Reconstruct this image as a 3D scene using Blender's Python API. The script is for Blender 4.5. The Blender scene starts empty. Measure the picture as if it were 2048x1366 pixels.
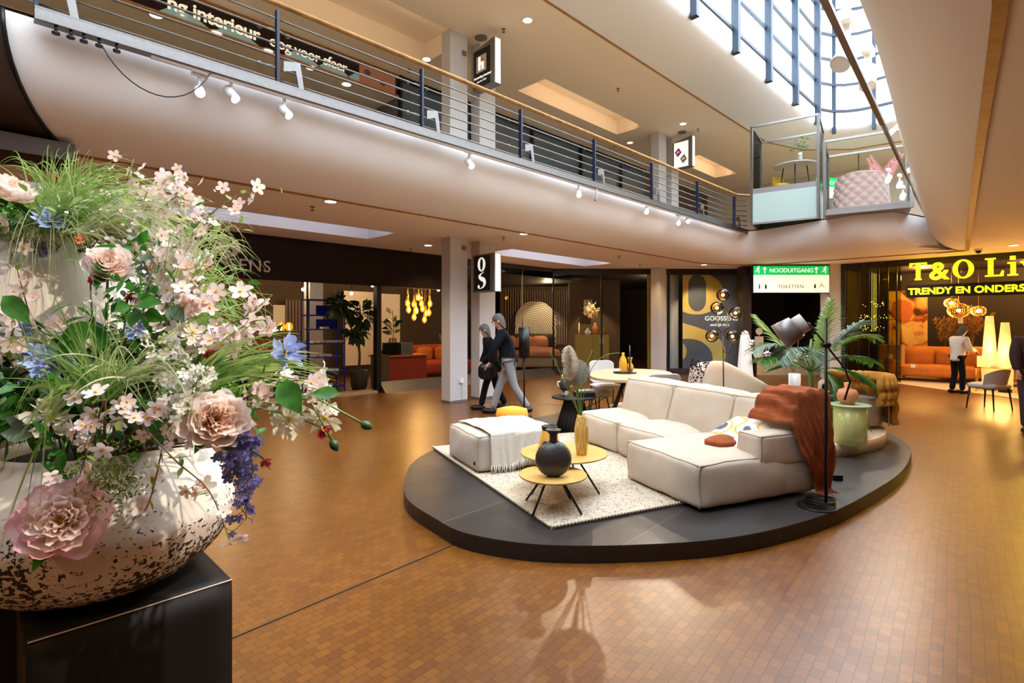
import bpy, math, random
from mathutils import Vector, Matrix, noise
random.seed(7)
PI = math.pi
SC = bpy.context.scene
COL = SC.collection
# ------------------------------------------------------------------ camera, world, exposure
F = 1075.0; HY = 650.0; S = math.sqrt(0.5); CH = 1.6
cam = bpy.data.objects.new('camera', bpy.data.cameras.new('camera')); COL.objects.link(cam)
cam.location = (0, 0, CH); cam.rotation_euler = (PI / 2, 0, -PI / 4)
cam.data.sensor_width = 36; cam.data.lens = F / 2048 * 36
cam.data.shift_y = -(683 - HY) / 2048; cam.data.clip_start = 0.05; cam.data.clip_end = 200
SC.camera = cam
w = bpy.data.worlds.new('sky'); SC.world = w; w.use_nodes = True
bg = w.node_tree.nodes['Background']; bg.inputs[0].default_value = (0.70, 0.83, 1.0, 1); bg.inputs[1].default_value = 7.0
vs = SC.view_settings; vs.view_transform = 'Standard'; vs.look = 'None'; vs.gamma = 1; vs.use_curve_mapping = False
vs.exposure = 0.32

def lamp(kind, loc, energy, color=(1, .78, .52), target=None, size=.1, spot=60, blend=.5, name='light', sy=None):
    d = bpy.data.lights.new(name, kind); d.energy = energy; d.color = color
    if kind == 'AREA':
        d.size = size
        if sy: d.shape = 'RECTANGLE'; d.size_y = sy
    else: d.shadow_soft_size = size
    if kind == 'SPOT': d.spot_size = math.radians(spot); d.spot_blend = blend
    o = bpy.data.objects.new(name, d); COL.objects.link(o); o.location = loc
    tgt = Vector(target) if target is not None else Vector(loc) - Vector((0, 0, 1))
    o.rotation_euler = (tgt - Vector(loc)).to_track_quat('-Z', 'Y').to_euler()
    return o
# daylight falling through the glass roof over the void
lamp('AREA', (9, 2.2, 12.2), 700, (.84, .91, 1.0), size=17, sy=5, name='roof_daylight').rotation_euler = (0, 0, 0)

# ------------------------------------------------------------------ pixel rays -> points of the place
def ray(px, py):
    l = (px - 1024) / F
    return Vector((S * (1 + l), S * (1 - l), (HY - py) / F))
def pz(px, py, z): r = ray(px, py); t = (z - CH) / r.z; return Vector((r.x * t, r.y * t, z))
def pX(px, py, X): r = ray(px, py); t = X / r.x; return Vector((X, r.y * t, CH + r.z * t))
def pY(px, py, Y): r = ray(px, py); t = Y / r.y; return Vector((r.x * t, Y, CH + r.z * t))
def pd(px, py, t): r = ray(px, py); return Vector((r.x * t, r.y * t, CH + r.z * t))

# ------------------------------------------------------------------ materials
MATS = {}
def mat(name, col, rough=.5, metal=0, emit=None, es=1, bump=0, bscale=50, var=0, vscale=5, col2=None, spec=.5, sheen=0, alpha=None, coat=0):
    m = bpy.data.materials.new(name); m.use_nodes = True; MATS[name] = m
    nt = m.node_tree; b = nt.nodes['Principled BSDF']
    b.inputs['Base Color'].default_value = (*col, 1); b.inputs['Roughness'].default_value = rough
    b.inputs['Metallic'].default_value = metal; b.inputs['Specular IOR Level'].default_value = spec
    if sheen: b.inputs['Sheen Weight'].default_value = sheen
    if coat: b.inputs['Coat Weight'].default_value = coat
    if emit: b.inputs['Emission Color'].default_value = (*emit, 1); b.inputs['Emission Strength'].default_value = es
    if alpha is not None: b.inputs['Alpha'].default_value = alpha
    tc = None
    if bump or var or col2:
        tc = nt.nodes.new('ShaderNodeTexCoord')
    if col2 or var:
        n = nt.nodes.new('ShaderNodeTexNoise'); n.inputs['Scale'].default_value = vscale; n.inputs['Detail'].default_value = 4
        nt.links.new(tc.outputs['Object'], n.inputs['Vector'])
        r = nt.nodes.new('ShaderNodeValToRGB'); r.color_ramp.elements[0].position = .35; r.color_ramp.elements[1].position = .65
        c2 = col2 if col2 else tuple(max(0, c * (1 - var)) for c in col)
        r.color_ramp.elements[0].color = (*c2, 1); r.color_ramp.elements[1].color = (*col, 1)
        nt.links.new(n.outputs['Fac'], r.inputs['Fac']); nt.links.new(r.outputs['Color'], b.inputs['Base Color'])
    if bump:
        n = nt.nodes.new('ShaderNodeTexNoise'); n.inputs['Scale'].default_value = bscale; n.inputs['Detail'].default_value = 3
        nt.links.new(tc.outputs['Object'], n.inputs['Vector'])
        bm = nt.nodes.new('ShaderNodeBump'); bm.inputs['Strength'].default_value = bump; bm.inputs['Distance'].default_value = .01
        nt.links.new(n.outputs['Fac'], bm.inputs['Height']); nt.links.new(bm.outputs['Normal'], b.inputs['Normal'])
    return m
def glassmat(name, tint, gloss=.12, rough=0.0):
    m = bpy.data.materials.new(name); m.use_nodes = True; MATS[name] = m
    nt = m.node_tree; nt.nodes.clear(); N = nt.nodes.new
    o = N('ShaderNodeOutputMaterial'); mx = N('ShaderNodeMixShader'); t = N('ShaderNodeBsdfTransparent'); g = N('ShaderNodeBsdfGlossy')
    fr = N('ShaderNodeLayerWeight'); fr.inputs['Blend'].default_value = gloss
    t.inputs[0].default_value = (*tint, 1); g.inputs['Roughness'].default_value = rough
    L = nt.links.new; L(fr.outputs['Fresnel'], mx.inputs[0]); L(t.outputs[0], mx.inputs[1]); L(g.outputs[0], mx.inputs[2]); L(mx.outputs[0], o.inputs[0])
    return m
def nodes_of(m): return m.node_tree, m.node_tree.nodes['Principled BSDF']

mat('plaster', (.70, .62, .54), .75, bump=.04, bscale=60)
mat('ceiling_paint', (.90, .77, .62), .8, bump=.03, bscale=40)
mat('soffit_paint', (.90, .85, .80), .7, bump=.03, bscale=30)
mat('parapet_and_daylight_white', (.85, .87, .90), .6)
mat('column_paint', (.60, .58, .57), .55, bump=.03, bscale=80)
mat('amber_wood', (.42, .18, .035), .45, var=.3, vscale=12)
mat('rail_wood', (.50, .24, .06), .28, var=.35, vscale=9)
mat('steel', (.26, .245, .23), .4, 1, var=.1, vscale=20)
mat('navy', (.007, .012, .035), .35)
mat('black', (.005, .0045, .0045), .4, spec=.35)
mat('black_soft', (.006, .0045, .004), .6, spec=.3)
mat('brown_metal', (.07, .045, .032), .4, .5, var=.2)
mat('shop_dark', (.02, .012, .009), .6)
mat('fascia', (.028, .016, .011), .85, spec=.15, var=.25, vscale=2)
mat('white_metal', (.85, .84, .82), .4)
mat('mullion', (.018, .032, .055), .4)
mat('bulb', (1, 1, 1), emit=(1, .93, .82), es=25)
mat('bulb_soft', (1, 1, 1), emit=(1, .9, .75), es=6)
mat('filament', (1, .6, .2), emit=(1, .55, .15), es=40)
mat('stage_side', (.008, .005, .004), .45)
mat('cream_fabric', (.49, .395, .295), .95, bump=.25, bscale=350, var=.07, vscale=6, sheen=.2)
mat('cream_piping', (.40, .31, .22), .9)
mat('rug_edge', (.46, .37, .26), .95)
mat('cream_throw', (.64, .56, .44), .95, bump=.5, bscale=240, var=.08, vscale=30)
mat('tabletop_gold', (.56, .32, .08), .38, var=.1, vscale=20)
mat('vase_black', (.035, .028, .022), .35, bump=.3, bscale=90)
mat('vase_yellow', (.74, .50, .12), .55)
mat('rust_cloth', (.30, .065, .010), .95, bump=.5, bscale=180, var=.35, vscale=9)
mat('mustard', (.60, .28, .02), .85, bump=.2, bscale=200)
mat('knit', (.62, .27, .03), .95, bump=.6, bscale=120, var=.25, vscale=14)
mat('birch', (.72, .56, .36), .5, var=.08, vscale=6)
mat('oak', (.52, .36, .19), .45, var=.18, vscale=8)
mat('grey_fabric', (.36, .31, .27), .95, bump=.2, bscale=300)
mat('light_fabric', (.52, .46, .41), .9, bump=.2, bscale=300)
mat('terracotta', (.52, .20, .09), .7)
mat('white_ceramic', (.80, .77, .74), .35)
mat('leaf', (.06, .25, .025), .45, var=.55, vscale=30)
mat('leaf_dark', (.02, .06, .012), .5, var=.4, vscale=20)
mat('leaf_light', (.26, .38, .06), .5, var=.35, vscale=25)
mat('leaf_blue', (.17, .24, .15), .5, var=.3, vscale=25)
mat('grass', (.46, .58, .18), .5, col2=(.18, .34, .06), vscale=14)
mat('grass_pale', (.78, .80, .46), .5, var=.3, vscale=14)
mat('twig', (.16, .09, .045), .7)
mat('stem', (.14, .22, .05), .6)
mat('petal_blossom', (.86, .62, .58), .6, col2=(.90, .80, .76), vscale=18)
mat('petal_peach', (.88, .50, .34), .6, col2=(.90, .68, .56), vscale=30)
mat('petal_pink', (.90, .60, .55), .6, col2=(.82, .25, .33), vscale=16)
mat('petal_white', (.88, .84, .76), .6, var=.08, vscale=20)
mat('petal_cream', (.84, .78, .58), .6, var=.12, vscale=20)
mat('petal_blue', (.18, .28, .70), .6, col2=(.52, .60, .86), vscale=25)
mat('petal_violet', (.16, .15, .48), .6, col2=(.32, .32, .66), vscale=40)
mat('petal_red', (.52, .02, .06), .6, var=.4, vscale=30)
mat('petal_orange', (.80, .30, .12), .6, var=.2, vscale=20)
mat('pollen', (.80, .55, .05), .7)
mat('soil', (.03, .022, .015), 1)
mat('sand', (.80, .58, .26), .8)
mat('pampas', (.84, .76, .64), .95)
mat('pampas_brown', (.50, .27, .08), .95, var=.3, vscale=20)
mat('dry_leaf', (.42, .36, .32), .8, var=.2)
mat('red_cloth', (.36, .04, .02), .9, bump=.2, bscale=100)
mat('pink_cloth', (.50, .22, .12), .9, bump=.3, bscale=30)
mat('orange_cloth', (.56, .17, .02), .85, bump=.2, bscale=60, var=.2)
mat('olive_lacquer', (.34, .25, .05), .3)
mat('blue_metal', (.006, .016, .45), .4)
mat('paper', (.80, .76, .68), .8)
mat('paper_red', (.55, .16, .05), .8)
mat('yellow_sign', (.9, .8, .05), .5, emit=(1.0, .82, .01), es=1.3)
mat('white_sign', (.9, .9, .9), .5, emit=(1, .95, .88), es=.6)
mat('cream_sign', (.9, .8, .6), .5, emit=(1, .84, .55), es=.85)
mat('green_sign', (.0, .5, .12), .5, emit=(0, .42, .09), es=.8)
mat('poster_grey', (.13, .13, .15), .5)
mat('poster_yellow', (.78, .47, .04), .5, col2=(.82, .58, .22), vscale=.8)
mat('letter_beige', (.62, .50, .40), .5)
mat('letter_cream', (.88, .80, .66), .5, emit=(1, .85, .62), es=.5)
mat('skin', (.55, .30, .19), .6)
mat('hair_grey', (.10, .09, .08), .9)
mat('coat_white', (.80, .74, .66), .85, bump=.3, bscale=20)
mat('coat_dark', (.006, .006, .008), .9, spec=.2)
mat('coat_purple', (.05, .022, .028), .8)
mat('jeans', (.27, .25, .24), .85)
mat('lamp_shade', (.85, .60, .25), .8, emit=(1, .55, .14), es=.75)
mat('brass', (.80, .52, .18), .3, 1)
mat('pink_plant', (.80, .30, .30), .7, var=.2)
mat('tan_leather', (.45, .20, .11), .5)
mat('mauve_velvet', (.33, .20, .16), .7, sheen=.5)
mat('purple_print', (.38, .03, .42), .5)
mat('olive_print', (.28, .27, .17), .5)
mat('sky_blue', (.35, .60, .72), .5)
mat('yellow_plastic', (.80, .45, .03), .4)
mat('rope_black', (.01, .01, .01), .9)
mat('grey_metal', (.20, .18, .17), .45, .4)
mat('slate_glass', (.10, .14, .18), .25)
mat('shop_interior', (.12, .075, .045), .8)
mat('slat_wood', (.26, .18, .12), .7)
mat('book', (.55, .45, .3), .8)
glassmat('glass', (.93, .95, .94), .10)
glassmat('glass_clear', (.97, .985, .98), .05)
mat('glass_green', (.50, .62, .38), .15, alpha=.75)
mat('glass_yellow', (.58, .60, .22), .2, alpha=.7)
mat('glass_amber', (.80, .42, .04), .08, alpha=.72)
glassmat('glass_olive', (.62, .60, .22), .15)
glassmat('glass_smoke', (.80, .66, .50), .25)
mat('frosted', (.40, .50, .43), .6, alpha=.88)

def build_custom_materials():
    # end-grain wood block floor
    m = mat('floor_blocks', (.4, .17, .04), .3); nt, b = nodes_of(m); N = nt.nodes.new; L = nt.links.new
    tc = N('ShaderNodeTexCoord'); mp = N('ShaderNodeMapping'); mp.inputs['Rotation'].default_value = (0, 0, math.radians(-5))
    wn = N('ShaderNodeTexNoise'); wn.inputs['Scale'].default_value = .9; wn.inputs['Detail'].default_value = 1
    wa = N('ShaderNodeMixRGB'); wa.blend_type = 'ADD'; wa.inputs[0].default_value = .05
    L(tc.outputs['Object'], mp.inputs[0]); L(tc.outputs['Object'], wn.inputs['Vector']); L(mp.outputs[0], wa.inputs[1]); L(wn.outputs['Color'], wa.inputs[2])
    br = N('ShaderNodeTexBrick'); br.inputs['Scale'].default_value = 1; br.offset = .5
    br.inputs['Brick Width'].default_value = .076; br.inputs['Row Height'].default_value = .052
    br.inputs['Mortar Size'].default_value = .0016; br.inputs['Mortar Smooth'].default_value = .1; br.inputs['Bias'].default_value = 0
    br.inputs['Color1'].default_value = (.180, .060, .003, 1); br.inputs['Color2'].default_value = (.122, .036, .0015, 1); br.inputs['Mortar'].default_value = (.035, .012, .004, 1)
    L(wa.outputs[0], br.inputs['Vector'])
    n = N('ShaderNodeTexNoise'); n.inputs['Scale'].default_value = .7; n.inputs['Detail'].default_value = 5; L(tc.outputs['Object'], n.inputs['Vector'])
    rr = N('ShaderNodeMapRange'); rr.inputs[3].default_value = .75; rr.inputs[4].default_value = 1.25; L(n.outputs['Fac'], rr.inputs[0])
    mx = N('ShaderNodeMixRGB'); mx.blend_type = 'MULTIPLY'; mx.inputs[0].default_value = 1; L(br.outputs['Color'], mx.inputs[1]); L(rr.outputs[0], mx.inputs[2])
    L(mx.outputs[0], b.inputs['Base Color'])
    r2 = N('ShaderNodeMapRange'); r2.inputs[3].default_value = .25; r2.inputs[4].default_value = .40; b.inputs['Specular IOR Level'].default_value = .75; L(n.outputs['Fac'], r2.inputs[0]); L(r2.outputs[0], b.inputs['Roughness'])
    bm = N('ShaderNodeBump'); bm.inputs['Strength'].default_value = .14; bm.inputs['Distance'].default_value = .002; bm.invert = True
    L(br.outputs['Fac'], bm.inputs['Height']); L(bm.outputs[0], b.inputs['Normal'])
    # stage top boards
    m = mat('stage_top', (.075, .068, .066), .4, spec=.35); nt, b = nodes_of(m); N = nt.nodes.new; L = nt.links.new
    tc = N('ShaderNodeTexCoord'); mp = N('ShaderNodeMapping'); mp.inputs['Rotation'].default_value = (0, 0, math.radians(-3))
    br = N('ShaderNodeTexBrick'); br.inputs['Scale'].default_value = 1; br.inputs['Brick Width'].default_value = 2.44; br.inputs['Row Height'].default_value = 1.22; br.inputs['Mortar Size'].default_value = .002
    br.inputs['Color1'].default_value = (.022, .018, .016, 1); br.inputs['Color2'].default_value = (.034, .029, .027, 1); br.inputs['Mortar'].default_value = (.16, .13, .10, 1)
    L(tc.outputs['Object'], mp.inputs[0]); L(mp.outputs[0], br.inputs[0])
    n = N('ShaderNodeTexNoise'); n.inputs['Scale'].default_value = 3; n.inputs['Detail'].default_value = 8; L(tc.outputs['Object'], n.inputs['Vector'])
    mx = N('ShaderNodeMixRGB'); mx.blend_type = 'OVERLAY'; mx.inputs[0].default_value = .5; L(br.outputs['Color'], mx.inputs[1]); L(n.outputs['Fac'], mx.inputs[2])
    n3 = N('ShaderNodeTexNoise'); n3.inputs['Scale'].default_value = 42; n3.inputs['Detail'].default_value = 2; n3.inputs['Distortion'].default_value = 2; L(tc.outputs['Object'], n3.inputs['Vector'])
    cr = N('ShaderNodeValToRGB'); cr.color_ramp.elements[0].position = .73; cr.color_ramp.elements[1].position = .76; L(n3.outputs['Fac'], cr.inputs[0])
    mm = N('ShaderNodeMixRGB'); mm.inputs[2].default_value = (.35, .3, .26, 1); L(cr.outputs[0], mm.inputs[0]); L(mx.outputs[0], mm.inputs[1])
    L(mm.outputs[0], b.inputs['Base Color']); r2 = N('ShaderNodeMapRange'); r2.inputs[3].default_value = .28; r2.inputs[4].default_value = .5; L(n.outputs['Fac'], r2.inputs[0]); L(r2.outputs[0], b.inputs['Roughness'])
    # wool rug
    m = mat('rug_wool', (.7, .6, .48), 1); nt, b = nodes_of(m); N = nt.nodes.new; L = nt.links.new
    tc = N('ShaderNodeTexCoord'); n = N('ShaderNodeTexVoronoi'); n.inputs['Scale'].default_value = 85; L(tc.outputs['Object'], n.inputs['Vector'])
    cr = N('ShaderNodeValToRGB'); e = cr.color_ramp.elements; e[0].position = .0; e[0].color = (.13, .10, .07, 1); e[1].position = .16; e[1].color = (.36, .28, .19, 1)
    e2 = cr.color_ramp.elements.new(.38); e2.color = (.52, .43, .31, 1)
    sp = N('ShaderNodeSeparateColor'); L(n.outputs['Color'], sp.inputs[0]); L(sp.outputs[0], cr.inputs[0]); L(cr.outputs[0], b.inputs['Base Color'])
    bm = N('ShaderNodeBump'); bm.inputs['Strength'].default_value = .8; bm.inputs['Distance'].default_value = .008; bm.invert = True; L(n.outputs['Distance'], bm.inputs['Height']); L(bm.outputs[0], b.inputs['Normal'])
    # old whitewashed planter with dark pitting low down
    m = mat('planter_clay', (.75, .68, .58), .7); nt, b = nodes_of(m); N = nt.nodes.new; L = nt.links.new
    tc = N('ShaderNodeTexCoord'); sx = N('ShaderNodeSeparateXYZ'); L(tc.outputs['Object'], sx.inputs[0])
    n = N('ShaderNodeTexNoise'); n.inputs['Scale'].default_value = 62; n.inputs['Detail'].default_value = 6; n.inputs['Distortion'].default_value = .8; L(tc.outputs['Object'], n.inputs['Vector'])
    n2 = N('ShaderNodeTexNoise'); n2.inputs['Scale'].default_value = 5; n2.inputs['Detail'].default_value = 2; L(tc.outputs['Object'], n2.inputs['Vector'])
    mr = N('ShaderNodeMapRange'); mr.inputs[1].default_value = .34; mr.inputs[2].default_value = .06; mr.inputs[3].default_value = 0; mr.inputs[4].default_value = .27; L(sx.outputs[2], mr.inputs[0])
    a = N('ShaderNodeMath'); a.operation = 'ADD'; L(n.outputs['Fac'], a.inputs[0]); L(mr.outputs[0], a.inputs[1])
    a2 = N('ShaderNodeMath'); a2.operation = 'MULTIPLY_ADD'; L(n2.outputs['Fac'], a2.inputs[0]); a2.inputs[1].default_value = .42; L(a.outputs[0], a2.inputs[2])
    cr = N('ShaderNodeValToRGB'); e = cr.color_ramp.elements; e[0].position = .925; e[0].color = (.74, .65, .54, 1); e[1].position = .965; e[1].color = (.03, .014, .006, 1); L(a2.outputs[0], cr.inputs[0])
    L(cr.outputs[0], b.inputs['Base Color'])
    bm = N('ShaderNodeBump'); bm.inputs['Strength'].default_value = .5; bm.inputs['Distance'].default_value = .006; bm.invert = True; L(cr.outputs[0], bm.inputs['Height']); L(bm.outputs[0], b.inputs['Normal'])
    # peony petals: petal tips flushed
    for nm, c1, c2 in (('peony', (.95, .74, .60), (.96, .86, .80)), ('peony_flushed', (.96, .80, .72), (.92, .46, .54))):
        m = mat(nm, c1, .55); nt, b = nodes_of(m); N = nt.nodes.new; L = nt.links.new
        uv = N('ShaderNodeAttribute'); uv.attribute_name = 'tip'; cr = N('ShaderNodeValToRGB'); e = cr.color_ramp.elements
        e[0].position = .1; e[0].color = (.95, .66, .46, 1) if nm == 'peony' else (.97, .78, .68, 1); e[1].position = 1.0; e[1].color = (*c2, 1)
        e2 = cr.color_ramp.elements.new(.55 if nm == 'peony' else .86); e2.color = (*c1, 1) if nm == 'peony' else (.96, .84, .78, 1)
        L(uv.outputs['Fac'], cr.inputs[0]); L(cr.outputs[0], b.inputs['Base Color']); b.inputs['Subsurface Weight'].default_value = .15; b.inputs['Subsurface Radius'].default_value = (.02, .01, .008)
    # slatted wall, patterned cushions, painting
    m = mat('slats', (.2, .13, .08), .7); nt, b = nodes_of(m); N = nt.nodes.new; L = nt.links.new
    tc = N('ShaderNodeTexCoord'); wv = N('ShaderNodeTexWave'); wv.wave_type = 'BANDS'; wv.bands_direction = 'X'; wv.inputs['Scale'].default_value = 3.2; L(tc.outputs['Object'], wv.inputs[0])
    cr = N('ShaderNodeValToRGB'); e = cr.color_ramp.elements; e[0].position = .3; e[0].color = (.05, .03, .02, 1); e[1].position = .5; e[1].color = (.27, .19, .12, 1); L(wv.outputs['Fac'], cr.inputs[0]); L(cr.outputs[0], b.inputs['Base Color'])
    m = mat('arch_print', (.5, .4, .3), .8); nt, b = nodes_of(m); N = nt.nodes.new; L = nt.links.new
    tc = N('ShaderNodeTexCoord'); wv = N('ShaderNodeTexWave'); wv.wave_type = 'RINGS'; wv.rings_direction = 'Y'; wv.inputs['Scale'].default_value = 4.5; wv.inputs['Distortion'].default_value = 1.2; wv.inputs['Detail Scale'].default_value = .6; L(tc.outputs['Object'], wv.inputs[0])
    cr = N('ShaderNodeValToRGB'); e = cr.color_ramp.elements; e[0].position = .35; e[0].color = (.10, .07, .05, 1); e[1].position = .55; e[1].color = (.70, .60, .46, 1); L(wv.outputs['Fac'], cr.inputs[0]); L(cr.outputs[0], b.inputs['Base Color'])
    m = mat('painting_print', (.5, .3, .1), .7); nt, b = nodes_of(m); N = nt.nodes.new; L = nt.links.new
    tc = N('ShaderNodeTexCoord'); n = N('ShaderNodeTexNoise'); n.inputs['Scale'].default_value = 1.6; n.inputs['Detail'].default_value = 3; n.inputs['Distortion'].default_value = 1.5; L(tc.outputs['Object'], n.inputs['Vector'])
    cr = N('ShaderNodeValToRGB'); e = cr.color_ramp.elements; e[0].position = .36; e[0].color = (.05, .02, .01, 1); e[1].position = .58; e[1].color = (.85, .58, .18, 1); e2 = e.new(.42); e2.color = (.50, .12, .02, 1); e3 = e.new(.5); e3.color = (.80, .42, .10, 1); L(n.outputs['Fac'], cr.inputs[0]); L(cr.outputs[0], b.inputs['Base Color'])
    m = mat('checker_cloth', (.5, .4, .3), .9); nt, b = nodes_of(m); N = nt.nodes.new; L = nt.links.new
    tc = N('ShaderNodeTexCoord'); v = N('ShaderNodeTexVoronoi'); v.inputs['Scale'].default_value = 24; v.feature = 'DISTANCE_TO_EDGE'; L(tc.outputs['Object'], v.inputs['Vector'])
    cr = N('ShaderNodeValToRGB'); e = cr.color_ramp.elements; e[0].position = .1; e[0].color = (.62, .50, .42, 1); e[1].position = .2; e[1].color = (.035, .02, .018, 1); L(v.outputs[0], cr.inputs[0]); L(cr.outputs[0], b.inputs['Base Color'])
    m = mat('abstract_cloth', (.7, .6, .5), .9); nt, b = nodes_of(m); N = nt.nodes.new; L = nt.links.new
    tc = N('ShaderNodeTexCoord'); n = N('ShaderNodeTexNoise'); n.inputs['Scale'].default_value = 4.5; n.inputs['Detail'].default_value = 0; L(tc.outputs['Object'], n.inputs['Vector'])
    cr = N('ShaderNodeValToRGB'); cr.color_ramp.interpolation = 'CONSTANT'; e = cr.color_ramp.elements; e[0].color = (.09, .08, .09, 1); e[1].position = .40; e[1].color = (.80, .72, .60, 1)
    for p, c in ((.54, (.75, .28, .03)), (.58, (.85, .58, .22)), (.62, (.80, .72, .60)), (.70, (.10, .10, .12))): q = e.new(p); q.color = (*c, 1)
    L(n.outputs['Fac'], cr.inputs[0]); L(cr.outputs[0], b.inputs['Base Color'])
    m = mat('vase_scale', (.7, .45, .1), .5); nt, b = nodes_of(m); N = nt.nodes.new; L = nt.links.new
    tc = N('ShaderNodeTexCoord'); v = N('ShaderNodeTexVoronoi'); v.inputs['Scale'].default_value = 75; v.inputs['Randomness'].default_value = .1; L(tc.outputs['Object'], v.inputs['Vector'])
    cr = N('ShaderNodeValToRGB'); e = cr.color_ramp.elements; e[0].position = .2; e[0].color = (.86, .70, .34, 1); e[1].position = .5; e[1].color = (.58, .30, .03, 1); L(v.outputs['Distance'], cr.inputs[0]); L(cr.outputs[0], b.inputs['Base Color'])
    bm = N('ShaderNodeBump'); bm.inputs['Strength'].default_value = .8; bm.inputs['Distance'].default_value = .006; L(v.outputs['Distance'], bm.inputs['Height']); bm.invert = True; L(bm.outputs[0], b.inputs['Normal'])
    m = mat('ribbed_white', (.8, .78, .76), .5); nt, b = nodes_of(m)
build_custom_materials()
def translucent(names, k):
    for nm in names:
        m = MATS[nm]; nt, b = nodes_of(m); out = nt.nodes['Material Output']; tr = nt.nodes.new('ShaderNodeBsdfTranslucent'); mx = nt.nodes.new('ShaderNodeMixShader'); mx.inputs[0].default_value = k
        if b.inputs['Base Color'].is_linked: nt.links.new(b.inputs['Base Color'].links[0].from_socket, tr.inputs[0])
        else: tr.inputs[0].default_value = b.inputs['Base Color'].default_value
        nt.links.new(b.outputs[0], mx.inputs[1]); nt.links.new(tr.outputs[0], mx.inputs[2]); nt.links.new(mx.outputs[0], out.inputs[0])
translucent(['petal_blossom', 'petal_white', 'petal_cream', 'petal_blue', 'petal_violet', 'petal_red', 'petal_orange', 'peony', 'peony_flushed', 'leaf', 'leaf_light', 'leaf_blue', 'grass', 'grass_pale', 'pampas', 'pampas_brown'], .4)

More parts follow.
